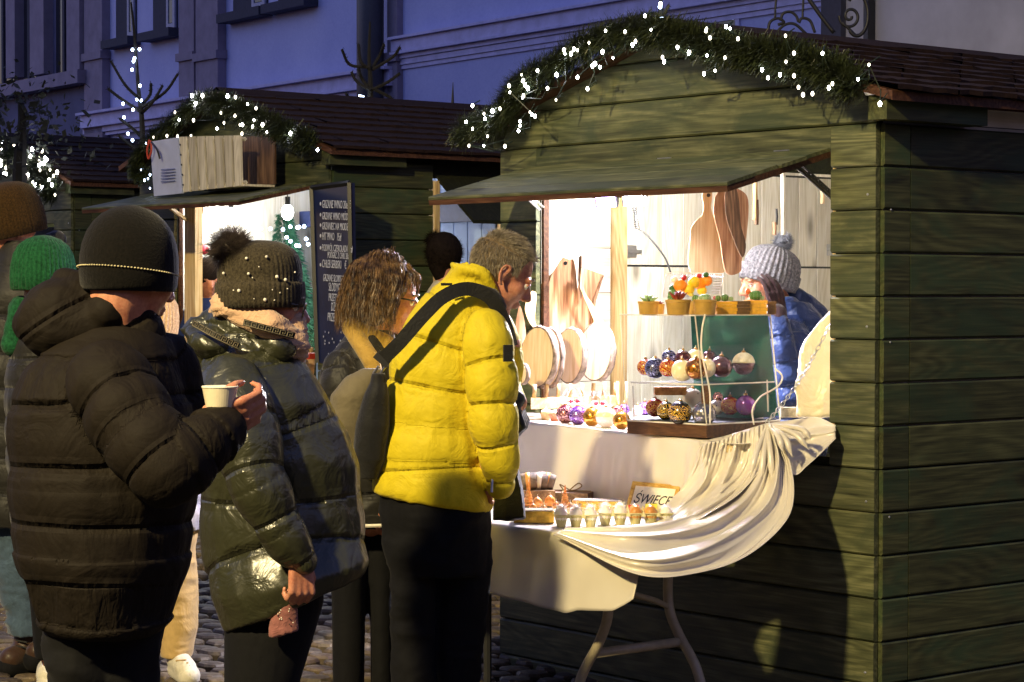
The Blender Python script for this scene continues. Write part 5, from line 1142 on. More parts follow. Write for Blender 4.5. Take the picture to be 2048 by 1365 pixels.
MB().tube([at(975, 1060, 7.7), at(975, 1420, 7.7)], .014, 8).build('leg', BLACKM, FT)
# tie chain of the flap
CH = thing('flap_chain', at(1535, 845, 7.74), 'thin steel chain holding the counter flap to the stall post', 'chain')
p0 = at(1533, 846, 7.42); p1 = onp(1664, 642, 1, -.01); L = np.linalg.norm(p1-p0); n_ = 26; tdir = (p1-p0)/L; a_ = np.cross(tdir, UP); a_ /= np.linalg.norm(a_); b_ = np.cross(a_, tdir)
for i in range(n_):
    c = p0+(p1-p0)*(i+.5)/n_-UP*.03*math.sin(PI*(i+.5)/n_); s_ = a_ if i % 2 else b_; ll = L/n_*.66; ww = .0058
    MB().tube([c+tdir*ll*math.cos(q)*(1)+s_*ww*math.sin(q) for q in np.linspace(0, 2*PI, 13)], .0017, 5, cap=False).build('link', STEEL, CH, smooth=True)

# ------------------------------------------------------------------ wares
def deco(name, base, c2, metal=0, rough=.25, scale=45, thr=.68, kind='swirl'):
    m = NT(name); v = m.coords((1, 1, 1)); 
    if kind == 'swirl':
        w_ = m.n('ShaderNodeTexWave', wave_type='RINGS', rings_direction='SPHERICAL'); w_.inputs['Scale'].default_value = scale*1.1; w_.inputs['Distortion'].default_value = 14; w_.inputs['Detail'].default_value = 2; w_.inputs['Detail Scale'].default_value = 1.5; m.l(v, w_.inputs['Vector']); f = w_.outputs['Fac']
    elif kind == 'dots':
        w_ = m.n('ShaderNodeTexVoronoi'); w_.inputs['Scale'].default_value = scale*1.6; m.l(v, w_.inputs['Vector']); f = m.ramp(w_.outputs['Distance'], [(0, (1, 1, 1)), (1, (0, 0, 0))])
    else: f = m.noise(v, scale*2, 2, .5, 3)
    sep = m.n('ShaderNodeSeparateXYZ'); tc = m.n('ShaderNodeTexCoord'); m.l(tc.outputs['Object'], sep.inputs[0])
    band = m.n('ShaderNodeMath', operation='ABSOLUTE'); m.l(sep.outputs['Z'], band.inputs[0]); bb = m.n('ShaderNodeMath', operation='LESS_THAN'); bb.inputs[1].default_value = .024; m.l(band.outputs[0], bb.inputs[0])
    fr = m.ramp(f, [(thr-.02, (0, 0, 0)), (thr+.02, (1, 1, 1))]); fm = m.mix(1, fr, bb.outputs[0], 'MULTIPLY')
    m.l(m.mix(fm, base, c2), m.b.inputs['Base Color']); m.set(Roughness=rough, Metallic=metal); m.b.inputs['Coat Weight'].default_value = .5; m.b.inputs['Coat Roughness'].default_value = .1
    m.bump(fr, .3, .001); return m.m
gold = hexc('d9a83a')
B_ = dict(red=deco('red_gold_bauble', hexc('8e0e14'), gold, thr=.74), navy=deco('navy_bauble', hexc('1c1f4a'), hexc('8a8fc0'), .5, thr=.7), cream=deco('cream_bauble', hexc('e8dcae'), hexc('f5eccb'), 0, .4, kind='dots'),
    bronze=deco('bronze_bauble', hexc('a0642a'), hexc('e0b060'), .8, .25, kind='dots'), plum=deco('plum_bauble', hexc('5a3038'), hexc('c89a70'), .6, kind='n'), black=deco('black_gold_bauble', hexc('0d0d0c'), gold), green=deco('dark_green_gold_bauble', hexc('14200f'), gold),
    silver=deco('silver_check_bauble', hexc('7a7884'), hexc('e8e0d8'), .6, kind='dots', thr=.7), ivory=deco('ivory_check_bauble', hexc('d8cdb0'), hexc('2a2430'), 0, .4, kind='dots', thr=.78), violet=deco('violet_bauble', hexc('5a1f8a'), hexc('c0a0e0'), .5, .2, thr=.72), wine=deco('wine_bauble', hexc('5a1028'), hexc('d8a0a0'), .5, .2, thr=.7), purplegold=deco('purple_gold_bauble', hexc('7a3f90'), gold, .4, .2, kind='n'),
    white=deco('white_lilac_bauble', hexc('e6e0e6'), hexc('9a8fc8'), 0, .4, kind='n'), gold=deco('gold_bauble', hexc('c0872a'), hexc('f0d890'), .8, .2, kind='n'), whitered=deco('white_red_bauble', hexc('efe8e8'), hexc('d04050'), 0, .4, kind='dots', thr=.65))
WAXW = plain('white_wax', hexc('efe6d8'), rough=.45, bump=.05, Subsurface_Weight=.1); AMB = plain('amber_wax', hexc('c98a3e'), rough=.4, bump=.1, Subsurface_Weight=.1); WICK = plain('wick', hexc('e8e0c8'), rough=.9, bump=0); ORG = plain('orange_rind', hexc('f08a18'), rough=.45, nscale=200, bump=.4); GOLDF = plain('gold_foil', hexc('c49a3a'), rough=.3, metal=.8, var=.4, nscale=40, bump=.8)
def bauble(c, r, mat, label, group, half=False, cat='bauble candle'):
    t = thing('bauble_candle', np.array(c)-[0, 0, r], label, cat, group)
    pr = [(r*math.cos(a), r*math.sin(a)) for a in np.linspace(-1.25, 1.42, 15)]
    o = MB().lathe(c, [(.001, pr[0][1])]+pr+[(.001, pr[-1][1])], 24).build('ball', mat, t, smooth=True)
    if half:
        pr2 = [(r*1.012*math.cos(a), r*1.012*math.sin(a)) for a in np.linspace(.08, 1.45, 9)]; MB().lathe(c, pr2+[(.001, r*1.01)], 24).build('top_half', B_['cream'] if half is True else half, t, smooth=True)
    MB().lathe(np.array(c)+[0, 0, r*.97], [(r*.2, 0), (r*.2, .004), (r*.1, .007), (.001, .008)], 10).build('cap', plain('cap_metal', hexc('b08a50'), rough=.3, metal=.8, bump=0), t, smooth=True)
    MB().tube([np.array(c)+[0, 0, r*1.0], np.array(c)+[.001, 0, r*1.0+.014]], .0012, 5).build('wick', WICK, t)
    return t
# --- glass showcase
SC = thing('display_case', at(1405, 880, 7.98), 'clear acrylic display case with a brown base, green back panel and one shelf', 'display case')
ACR = clear('acrylic_sheet', (.96, .97, .98, 1)); ACE = plain('acrylic_edge', hexc('d8d2c0'), rough=.15, bump=0, spec=.8); TRIMB = wood('case_brown_veneer', hexc('3a2414'), hexc('5a3c24'), hexc('755236'), rough=.45, knots=False)
dA, dB, dC = 7.70, 7.47, 7.72; DS = -.44
GBACK = plain('green_velvet_panel', hexc('08584c'), rough=.8, var=.35, nscale=12, bump=.3)
bt = lambda u, v, d: at(u, v, d)
A0, B0, C0 = bt(1254, 866, dA), bt(1413, 882, dB), bt(1560, 848, dC); D0 = A0+C0-B0; zb = cz(-.6)+.008
for p in (A0, B0, C0, D0): p[2] = zb
def quadbox(name, P, z0, z1, mat, parent, shrink=0):
    c = sum(P)/4; Q = [c+(p-c)*(1-shrink) for p in P]; return MB().hexa([(p[0], p[1], z0) for p in Q]+[(p[0], p[1], z1) for p in Q]).build(name, mat, parent)
quadbox('base', [A0, B0, C0, D0], zb, zb+.042, TRIMB, SC); quadbox('base_rim', [A0, B0, C0, D0], zb+.0425, zb+.047, ACE, SC); quadbox('base_lining', [A0, B0, C0, D0], zb+.0475, zb+.049, plain('black_felt', (.006, .008, .008), rough=.6), SC, .04)
zt = at(1390, 630, dB)[2]
T1 = [at(1240, 622, dA-.02), at(1390, 634, dB-.02), at(1540, 609, dC-.02)]; T1.append(T1[0]+T1[2]-T1[1])
for p in T1: p[2] = zt
cc = sum([A0, B0, C0, D0])/4
zs = zb+.047
def side(i, j, name='side_panel', mat=ACR, ins=0):
    a, b = [A0, B0, C0, D0][i], [A0, B0, C0, D0][j]; c, d = T1[i], T1[j]
    V = [(*a[:2], zs), (*b[:2], zs), (*d[:2], zt-.004), (*c[:2], zt-.004)]; V = [np.array(p) for p in V]; n = np.cross(V[1]-V[0], V[3]-V[0]); n /= np.linalg.norm(n)
    m_ = sum(V)/4; n = n if np.dot(n, m_-cc) < 0 else -n; V = [m_+(p-m_)*(1-ins) for p in V]; off = n*(.004+ins*.05)
    MB().hexa([V[0]+off*.0, V[1], V[1]+n*.003, V[0]+n*.003, V[3], V[2], V[2]+n*.003, V[3]+n*.003]).build(name, mat, SC)
    return V
side(0, 1); side(1, 2); side(3, 0); side(2, 3)
# green back panel (inside, behind the right part)
gp0, gp1 = D0*.55+C0*.45, C0*.995+B0*.005
V = [at(1381, 626, dC+.12), at(1534, 612, dC-.01), at(1556, 832, dC-.01), at(1392, 850, dC+.12)]
MB().hexa([V[0], V[1], V[1]+FW*.004, V[0]+FW*.004, V[3], V[2], V[2]+FW*.004, V[3]+FW*.004]).build('back_panel', GBACK, SC)
quadbox('top_panel', T1, zt-.004, zt, clear('acrylic_top', (.9, .9, .93, 1), .1), SC)
for (i, j) in ((0, 1), (1, 2)):
    MB().tube([T1[i]-[0, 0, .002], T1[j]-[0, 0, .002]], .0026, 6).build('panel_edge', ACE, SC)
for (i, r) in ((0, .0016), (1, .0024), (2, .0026)): MB().tube([np.array([*[A0, B0, C0, D0][i][:2], zs]), T1[i]], r, 6).build('corner_edge', ACE, SC)
zm = at(1400, 770, dB)[2]; k_ = (zm-zb)/(zt-zb); S1 = [(1-k_)*a+k_*b for a, b in zip([A0, B0, C0, D0], T1)]
for p in S1: p[2] = zm
S1[0] = S1[0]*.93+S1[1]*.07
quadbox('shelf', S1, zm-.004, zm, clear('acrylic_shelf', (.85, .83, .86, 1), .15), SC, .02); 
for (i, j) in ((0, 1), (1, 2)): MB().tube([S1[i]+(cc*[1, 1, 0]+[0, 0, zm]-S1[i])*.02, S1[j]+(cc*[1, 1, 0]+[0, 0, zm]-S1[j])*.02], .0026, 6).build('shelf_edge', ACE, SC)
MB().hexa([at(1404, 858, dB+.03), at(1422, 855, dB+.03), at(1422, 855, dB+.05), at(1404, 858, dB+.05), at(1402, 772, dB+.03), at(1419, 770, dB+.03), at(1419, 770, dB+.05), at(1402, 772, dB+.05)]).build('shelf_prop', TRIMB, SC)
for (u, v0, v1, d) in ((1268, 838, 772, dA+.02), (1536, 824, 760, dC-.02)): MB().tube([at(u, v0, d), at(u-2, v1, d)], .0028, 6).build('shelf_leg', ACE, SC)
# balls in the case
def ball(u, v, rpx, d, mat, lab, half=False, grp='bauble candles in the display case'):
    d += DS
    return bauble(at(u, v, d), rpx/(FPX/d), mat, lab, grp, half)
US = [(1291, 735, 17, 8.16, 'red', 'plain red bauble candle leftmost on the case shelf'), (1310, 737, 21, 8.06, 'navy', 'dark navy bauble candle second on the case shelf'), (1336, 737, 18, 8.0, 'red', 'red and gold patterned bauble candle between navy and cream ones on the shelf'), (1338, 715, 15, 8.2, 'navy', 'small navy bauble candle at the back of the case shelf'), (1364, 742, 22, 7.97, 'cream', 'large plain cream bauble candle at the front of the case shelf'), (1366, 718, 17, 8.12, 'plum', 'brown plum bauble candle behind the large cream one'), (1392, 738, 22, 7.94, 'bronze', 'bronze bauble candle with gold dots right at the front edge of the shelf'), (1391, 717, 18, 8.14, 'cream', 'cream bauble candle at the back of the shelf behind the bronze one'), (1413, 737, 19, 8.05, 'cream', 'pale yellow bauble candle just right of the bronze one'), (1419, 716, 15, 8.2, 'plum', 'small dark bauble candle at the back of the shelf before the green panel')]
for u, v, r, d, m_, lb in US: ball(u, v, r, d, B_[m_], lb)
ball(1443, 734, 22, 8.07, B_['plum'], 'mottled plum bauble candle on the shelf left of the half cream one'); ball(1487, 728, 23, 8.1, B_['plum'], 'half cream half brown bauble candle rightmost on the shelf', True)
LS = [(1310, 816, 19, 8.14, 'red', 'red bauble candle leftmost in the bottom of the case'), (1332, 822, 19, 8.08, 'green', 'dark green bauble candle with gold leaves in the bottom of the case'), (1360, 826, 24, 7.99, 'black', 'black bauble candle with gold scrolls in the bottom of the case'), (1385, 797, 20, 8.18, 'ivory', 'ivory bauble candle with a dark checked band at the case bottom'), (1408, 828, 24, 7.96, 'silver', 'silver bauble candle with checked pattern behind the shelf prop'), (1433, 815, 15, 8.12, 'ivory', 'small ivory bauble candle right of the shelf prop'), (1460, 812, 19, 8.1, 'red', 'dull red bauble candle in the bottom right of the case'), (1491, 811, 21, 8.08, 'purplegold', 'purple and gold bauble candle rightmost in the case bottom'), (1437, 795, 12, 8.25, 'wine', 'dark wine bauble candle at the very back of the case')]
for u, v, r, d, m_, lb in LS: ball(u, v, r, d, B_[m_], lb)
box('wooden_dish', at(1340, 782, 7.75), (.11, .06, .028), wood('dish_wood', hexc('8a5a30'), hexc('b0804a'), hexc('c89a60'), knots=False), None, CAMR, label='small wooden dish behind the baubles in the display case', cat='dish')
# white cable
CB = thing('cable', at(1406, 780, 7.9), 'thin cream cable running down the front of the display case', 'cable')
MB().tube(smoothpath([at(u, v, 7.42) for u, v in ((1410, 629), (1404, 660), (1403, 700), (1413, 750), (1420, 790), (1420, 850))], 6), .003, 6).build('lead', WAXW, CB, smooth=True)
MB().tube(smoothpath([at(u, v, d) for u, v, d in ((1550, 737, 7.7), (1564, 752, 7.66), (1560, 768, 7.58), (1545, 780, 7.5), (1520, 795, 7.42), (1505, 820, 7.4), (1508, 850, 7.4))], 6), .003, 6).build('lead', WAXW, CB, smooth=True)
# pots on top
POT = plain('ribbed_ochre_pot', hexc('b08a3a'), rough=.6, var=.15); POTY = plain('yellow_stained_wood', hexc('d8a028'), rough=.6, var=.3, nscale=30); POTB = plain('dark_bark_wood', hexc('5a4020'), rough=.8, var=.4, nscale=30)
CAC = plain('cactus_green', hexc('4f7a3c'), rough=.6, var=.25); SUCP = plain('pale_succulent', hexc('8fae7c'), rough=.5, var=.2); SUCR = plain('red_succulent', hexc('7a2c20'), rough=.5, var=.3)
def pot(u, v, wpx, hpx, d, label):
    d += DS
    s = d/FPX; r = wpx*s/2; h = hpx*s; b = at(u, v, d); b[2] = zt
    t = thing('plant_pot', b, label, 'potted plant', 'small succulents on top of the display case')
    MB().lathe(b, [(r*.86, 0), (r*.98, h*.8), (r*1.03, h*.85), (r*1.03, h), (r*.9, h), (r*.88, h*.8), (.001, h*.8)], 72, wob=lambda q, z: (.03*(1 if math.cos(q*28) > 0 else -1) if .001 < z < h*.8 else 0)).build('pot', POT, t); return t, b+[0, 0, h*.9], r
def rosette(t, c, r, mat, n=3, up=.6):
    for k in range(n):
        for j in range(7+k):
            a = 2*PI*j/(7+k)+k*.5; e = .25+.33*k; dr = np.array([math.cos(a)*math.cos(e*2), math.sin(a)*math.cos(e*2), math.sin(e*2)*up+.2]); dr /= np.linalg.norm(dr); L = r*(1.05-.2*k)
            MB().tube([c, c+dr*L*.5, c+dr*L], [r*.1, r*.16, r*.02], 6).build('leaf', mat, t, smooth=True)
def cactus(t, c, r, h, mat=CAC):
    MB().lathe(c, [(.001, 0), (r*.8, h*.1), (r, h*.45), (r*.85, h*.8), (r*.4, h*.97), (.001, h)], 48, wob=lambda q, z: .09*math.cos(q*12)).build('cactus', mat, t, smooth=True)
    sp = MB()
    for j in range(12):
        for k in range(4): a = 2*PI*j/12; z = h*(.2+.2*k); rr = r*1.05*math.sqrt(max(.1, 1-((z-h*.45)/(h*.6))**2)); p = c+np.array([math.cos(a)*rr, math.sin(a)*rr, z]); sp.tube([p, p+np.array([math.cos(a), math.sin(a), .4])*.004], [.0009, .0003], 3)
    sp.build('spines', WICK, t, kind='stuff')
t, c, r = pot(1297, 622, 42, 26, 8.02, 'round ribbed pot with a pale green rosette succulent, leftmost on the case'); rosette(t, c, r*1.0, SUCP)
t, c, r = pot(1318, 612, 22, 20, 8.15, 'small brown pot half hidden behind the leftmost succulent pot'); rosette(t, c, r, SUCR, 2)
t, c, r = pot(1356, 625, 50, 30, 7.95, 'large round ribbed pot with a spiky red succulent'); rosette(t, c, r*1.0, SUCR, 3, 1.3)
t, c, r = pot(1346, 606, 26, 20, 8.12, 'pot with a tall ribbed green cactus behind the red succulent'); cactus(t, c, r*.8, .055)
t, c, r = pot(1388, 612, 34, 26, 8.1, 'ribbed pot holding small pale flowered cactus behind the others'); cactus(t, c+[.008, 0, 0], r*.45, .025); MB().ell(c+[-.014, 0, .026], .009, .009, .006).build('flower', plain('yellow_flower', hexc('e0c860'), rough=.6, bump=0), t, smooth=True)
t, c, r = pot(1410, 624, 46, 30, 7.96, 'round ribbed pot with a grey green rounded cactus in front'); cactus(t, c, r*.5, .024, SUCP); cactus(t, c+[.015, -.01, 0], r*.28, .014, SUCP); cactus(t, c+[-.016, 0, 0], r*.3, .014, SUCP)
t, c, r = pot(1430, 608, 26, 20, 8.12, 'small ribbed pot with a dark red succulent near the yellow boxes'); rosette(t, c, r*.8, SUCR, 2)
for i, (u, v, wp, hp, d, mat, lb) in enumerate(((1450, 616, 42, 26, 8.05, POTY, 'yellow stained wooden box planter with two round cacti'), (1482, 611, 30, 27, 8.06, POTB, 'dark bark box planter between two yellow ones'), (1511, 606, 40, 28, 8.08, POTY, 'yellow stained wooden box planter with one big round cactus'), (1540, 600, 18, 26, 8.12, POTB, 'grey bark block at the right corner of the case top'))):
    d += DS; b = at(u, v, d); b[2] = zt; s = d/FPX; t = thing('box_planter', b, lb, 'planter', 'wooden planters on top of the display case'); R = rotz(YEL_ROT) if False else CAMR@rotz(.15)
    mb = MB()
    for k in range(4): mb.box(b+[0, 0, hp*s*(k+.5)/4], (wp*s*(1+.04*((k % 2)*2-1)), .05, hp*s/4-.0006), R)
    mb.build('box', mat, t)
    if mat is POTY:
        cactus(t, b+[0, 0, hp*s], .014 if i == 0 else .021, .024 if i == 0 else .034); cactus(t, b+RT*.02+[0, 0, hp*s], .009, .016, SUCP)
        if i == 0: cactus(t, b-RT*.024+[0, 0, hp*s], .011, .02); MB().ell(b-RT*.035+[0, 0, hp*s+.012], .006, .006, .006).build('flower', plain('pink_flower', hexc('c06070'), rough=.6, bump=0), t, smooth=True)
        else: MB().ell(b-RT*.026+[0, 0, hp*s+.03], .009, .009, .01).build('flower', plain('orange_flower', hexc('e07040'), rough=.6, bump=0), t, smooth=True)
# clamshell with fruit soaps
CS = thing('clamshell_box', at(1385, 600, 7.72), 'open clear plastic clamshell holding orange and yellow fruit shaped soaps', 'box')
PLS = clear('clear_ribbed_plastic', (.93, .94, .96, 1), .12); PLE = plain('plastic_ridge', hexc('d8d8dc'), rough=.25, bump=0)
V = [at(1325, 596, 7.72), at(1438, 594, 7.72), at(1448, 548, 7.80), at(1332, 546, 7.80)]
MB().hexa([V[0], V[1], V[1]+FW*.003, V[0]+FW*.003, V[3], V[2], V[2]+FW*.003, V[3]+FW*.003]).build('lid', PLS, CS)
MB().tube([V[0], V[3], V[2], V[1]], .0022, 6).build('rim', PLE, CS)
for k in range(26): a = V[3]+(V[2]-V[3])*(k+.5)/26; MB().tube([a, a+(V[0]-V[3])*.14], .0012, 4).build('ridge', PLE, CS)
for k in range(9): a = V[1]+(V[2]-V[1])*(k+.5)/9; MB().tube([a, a-(V[1]-V[0])*.16], .0014, 4).build('ridge', PLE, CS)
YLW = plain('lemon_soap', hexc('f0c42a'), rough=.4, nscale=150, bump=.3); REDS = plain('berry_soap', hexc('b02030'), rough=.4); GRNS = plain('leaf_green', hexc('2f5a2a'), rough=.6)
for k, (u, v, r, m_, cl) in enumerate(((1361, 573, 14, ORG, 'left large orange'), (1388, 565, 13, YLW, 'upper left lemon yellow'), (1400, 568, 13, ORG, 'middle pale orange'), (1378, 580, 11, YLW, 'lower small yellow'), (1414, 562, 11, ORG, 'right large orange'), (1404, 582, 10, YLW, 'low right yellow'), (1368, 556, 6, REDS, 'small dark red berry'), (1349, 560, 7, WAXW, 'white round'), (1398, 553, 6, REDS, 'upper dark berry'), (1412, 550, 6, GRNS, 'small green'), (1345, 577, 7, GRNS, 'left small green'))):
    X = at(u, v, 7.68+(k % 3)*.01); tag(MB().ell(X, r*7.68/FPX, r*7.68/FPX, r*.95*7.68/FPX).build('fruit_soap', m_, None, smooth=True), cl+' fruit shaped soap in the clear clamshell', 'soap', 'fruit shaped soaps in the clamshell')
# --- round birch slices in a wooden rack, cutting boards, hanging strings
SLW = wood('slice_face', hexc('c8a878'), hexc('dcc298'), hexc('e8d4b0'), rough=.6, grain='Z', knots=False, bump=.1); BARKB = plain('birch_bark', hexc('6c5e52'), rough=.9, var=.85, nscale=35, bump=1.0)
ACW = wood('acacia_board', hexc('6e4630'), hexc('a87c5e'), hexc('cfab8a'), rough=.45, grain='Z', bump=.08, knots=False); ACP = wood('pale_acacia', hexc('b08a5c'), hexc('cfae84'), hexc('dcc4a0'), rough=.45, grain='Z', bump=.08, knots=False); WAL = wood('walnut_board', hexc('3a2a20'), hexc('5c4434'), hexc('8a6c54'), rough=.45, grain='Z', bump=.08, knots=False)
nS = dirv(-.75, -.66, .05)   # slices face left-front
def slice_(u, v, ru, rv, d, label, th=.028):
    t = thing('wood_slice', at(u, v+rv, d), label, 'wood slice', 'round birch slices standing in the rack')
    c = at(u, v, d); r = rv/(FPX/d); nn = np.array(nS); b = np.cross(nn, UP); b /= np.linalg.norm(b); up = np.cross(b, nn)
    ex = ru/(FPX/d)/abs(np.dot(b, RT))
    def ringp(f, o, jit=0): return [c+nn*o+b*ex*f*math.cos(a)*(1+jit*noise.noise(Vector((math.cos(a)*3, math.sin(a)*3, o*40))))+up*r*f*math.sin(a)*(1+jit*noise.noise(Vector((math.cos(a)*3, math.sin(a)*3, o*40)))) for a in np.linspace(0, 2*PI, 48, endpoint=False)]
    MB().rings([ringp(.93, -.0), ringp(.95, .002)]).build('face', SLW, t); MB().rings([ringp(.94, -th), ringp(1.0, -th, .06), ringp(1.02, -th*.5, .08), ringp(1.0, -.0, .06), ringp(.95, .0)]).build('bark', BARKB, t, smooth=True)
slice_(1074, 715, 33, 62, 8.35, 'largest round birch slice in front, leftmost in the rack'); slice_(1096, 716, 26, 60, 8.43, 'second birch slice close behind the largest one', .02)
slice_(1138, 712, 27, 56, 8.5, 'third birch slice, behind the plastic domes'); slice_(1190, 705, 31, 58, 8.55, 'rightmost birch slice against the pale wall'); 
slice_(1040, 748, 13, 22, 8.2, 'small round birch disc beside the yellow sleeve', .02)
RK = thing('dish_rack', at(1110, 820, 8.35), 'low wooden rack with pegs holding the birch slices', 'rack'); RKW = wood('rack_wood', hexc('b08a58'), hexc('d0ac78'), hexc('e0c498'), rough=.6, knots=False)
r0_ = at(1062, 808, 8.22); r1_ = at(1240, 802, 8.75); MB().hexa([r0_+UP*-.02, r1_+UP*-.02, r1_+FW*.05+UP*-.02, r0_+FW*.05+UP*-.02, r0_+UP*.02, r1_+UP*.02, r1_+FW*.05+UP*.02, r0_+FW*.05+UP*.02]).build('rail', RKW, RK)
for k in range(8):
    p = r0_+(r1_-r0_)*(.03+k*.13)+FW*.02+UP*.02; MB().tube([p, p+UP*.05+RT*.004], .0075, 8).build('peg', RKW, RK, smooth=True)
def cutboard(outline, d, th, mat, label, group='wooden cutting boards', tilt=.0, hole=None):
    P = [at(u, v, d) for u, v in outline]; c = sum(P)/len(P); P = [p+FW*(p[2]-c[2])*tilt for p in P]; n = -FW
    t = MB().rings([[p-n*th for p in P], P]); t2 = tag(t.build('cutting_board', mat, None), label, 'cutting board', group)
    if hole: u, v, r = hole; hb = MB().lathe(at(u, v, d-.002), [(r*d/FPX*.7, 0), (r*d/FPX, .0)], 10, R=CAMR@rotx(PI/2)).build('hang_hole', BLACKM, t2)
    return t2
def sp_(pts, n=5): return [tuple(p[:2]) for p in smoothpath([(a, b, 0) for a, b in pts], n)]
cutboard(sp_([(1126, 515), (1138, 520), (1150, 530), (1158, 640), (1150, 700), (1085, 700), (1078, 640), (1100, 560), (1118, 525)]), 8.66, .02, ACW, 'tall reddish cutting board with a hole and strong curved grain', hole=(1131, 527, 4))
cutboard([(1117, 532), (1072, 580), (1072, 620), (1076, 690), (1110, 690), (1120, 560)], 8.70, .018, ACP, 'pale angular cutting board at the left behind the reddish one')
cutboard([(1165, 535), (1206, 550), (1190, 600), (1186, 668), (1155, 690), (1150, 600)], 8.68, .02, ACW, 'brown cutting board cut at a slant with a dark right edge')
cutboard([(1206, 550), (1208, 552), (1192, 602), (1188, 640), (1184, 632), (1188, 598)], 8.66, .02, WAL, 'dark walnut strip of board on the right of the slanted one')
cutboard(sp_([(1158, 514), (1164, 514), (1166, 560), (1162, 600), (1156, 560)]), 8.64, .015, WAL, 'narrow dark wooden handle between the reddish board and the pale handle')
cutboard(sp_([(1163, 537), (1172, 540), (1168, 580), (1190, 615), (1205, 640), (1220, 660), (1218, 664), (1196, 655), (1175, 610), (1160, 575)]), 8.6, .014, PINEW_Z, 'pale bent handle leaning down to the right before the boards')
cutboard(sp_([(1065, 582), (1073, 590), (1070, 640), (1078, 660), (1062, 650), (1050, 620), (1056, 590)]), 8.5, .014, PINEW_Z, 'pale curved spoon board near the face of the man in yellow')
cutboard(sp_([(1032, 640), (1040, 612), (1050, 650), (1052, 700), (1036, 730), (1028, 700)]), 8.55, .014, ACW, 'dark red brown board edge showing beside the yellow jacket')
HB = 8.35
cutboard(sp_([(1409, 380), (1416, 379), (1424, 385), (1424, 400), (1422, 415), (1428, 435), (1446, 455), (1450, 500), (1448, 545), (1382, 545), (1381, 470), (1386, 450), (1404, 430), (1407, 410), (1404, 392)]), HB, .018, ACP, 'hanging bottle shaped cutting board with a round handle', 'cutting boards hanging in the near stall', hole=(1417, 391, 4))
cutboard(sp_([(1440, 378), (1455, 372), (1480, 380), (1495, 395), (1497, 430), (1492, 480), (1484, 520), (1480, 545), (1452, 545), (1440, 480), (1428, 430), (1430, 395)]), HB-.05, .018, ACW, 'hanging brown board behind the dark walnut one', 'cutting boards hanging in the near stall')
cutboard(sp_([(1455, 370), (1470, 372), (1478, 400), (1482, 450), (1492, 490), (1484, 515), (1464, 470), (1452, 430), (1450, 390)]), HB-.08, .016, WAL, 'narrow dark walnut board hanging in front of the brown one', 'cutting boards hanging in the near stall')
for k, (u, v0, v1, w_, m_, lb) in enumerate(((1513, 400, 450, 9, WAL, 'short dark wooden bar hanging on a string'), (1510, 360, 440, 10, PINEW_Z, 'pale wooden spatula hanging above the dark bar'), (1566, 345, 470, 11, PINE_Z, 'long peeled stick hanging on the wall'), (1553, 418, 450, 5, BLACKM, 'thin black hook hanging left of the peeled stick'), (1549, 445, 470, 8, ACW, 'small brown piece hanging low beside the stick'), (1645, 380, 408, 9, ACP, 'small ochre piece hanging by the right post'))):
    X = at(u, v1, 8.5); tag(MB().tube([at(u, v0, 8.5), at(u+1, (v0+v1)/2, 8.5), X], w_*8.5/FPX/2, 7).build('hanging_utensil', m_, None), lb, 'utensil', 'wooden things hanging on the stall wall')
BEADS = plain('pale_cord', hexc('c9cbe0'), rough=.6, bump=0)
for k, (u, lb) in enumerate(((1131, 'left thin bead string hanging above the reddish board'), (1136, 'right thin bead string hanging close beside the left one'), (1166, 'pale ribbon hanging above the bent handle'))):
    if u < 1150: 
        s = thing('bead_string', at(u, 520, 8.62), lb, 'string', 'strings hanging in the near stall'); mb = MB().tube([at(u, 375, 8.62), at(u, 518, 8.62)], .0014, 4); mb.build('cord', BEADS, s); mb = MB()
        for j in range(46): mb.ell(at(u, 376+j*3.1, 8.62), .0027, .0027, .0022, n=6, m=4)
        mb.build('beads', BEADS, s, kind='stuff')
    else: tag(MB().hexa([at(1164, 536, 8.62), at(1170, 536, 8.62), at(1170, 536, 8.625), at(1164, 536, 8.625), at(1164, 378, 8.62), at(1168, 378, 8.62), at(1168, 378, 8.625), at(1164, 378, 8.625)]).build('ribbon', WAXW, None), lb, 'ribbon')
CBL = thing('lamp_cable', at(1275, 430, 8.6), 'coiled black cable dropping from the white flood lamp and running down the wall', 'cable')
mb = MB(); mb.tube([at(1268+5*math.sin(k*1.6)+k*.12, 408+k*.9, 8.55+.02*math.cos(k*1.6)) for k in range(56)], .0024, 5).build('coil', BLACKM, CBL, smooth=True)
MB().tube(smoothpath([at(u, v, 8.7) for u, v in ((1277, 458), (1295, 472), (1315, 495), (1332, 520), (1342, 548))], 6), .004, 6).build('lead', BLACKM, CBL, smooth=True)
# --- front row on the counter and the crowd of ornaments behind
CTR = 'bauble candles on the counter cloth'
def cb_(u, v, rpx, d, mk, lb, half=False): d = (onp(u, v, 1, -.26)-CAM)@_f; c = at(u, v, d); r = rpx*d/FPX; c[2] = cz(c[0])+.004+r*.95; return bauble(c, r, B_[mk], lb, CTR, half)
cb_(1131, 825, 19, 8.33, 'wine', 'dark wine red shiny bauble candle on the counter'); cb_(1156, 830, 19, 8.27, 'violet', 'bright violet shiny bauble candle on the counter'); cb_(1184, 832, 19, 8.2, 'gold', 'gold and brown bauble candle left of the half white one'); cb_(1212, 835, 21, 8.12, 'white', 'half cream half lilac bauble candle nearest the counter edge', True)
cb_(1243, 830, 18, 8.2, 'gold', 'pale gold bauble candle touching the left side of the case')
tcl = B_['cream']
mk = ['white', 'whitered', 'white', 'violet', 'wine', 'cream', 'whitered', 'white', 'gold']
adj = ['white', 'white red dotted', 'pale lilac', 'violet', 'wine red', 'cream', 'red flecked', 'snow white', 'gold flecked']
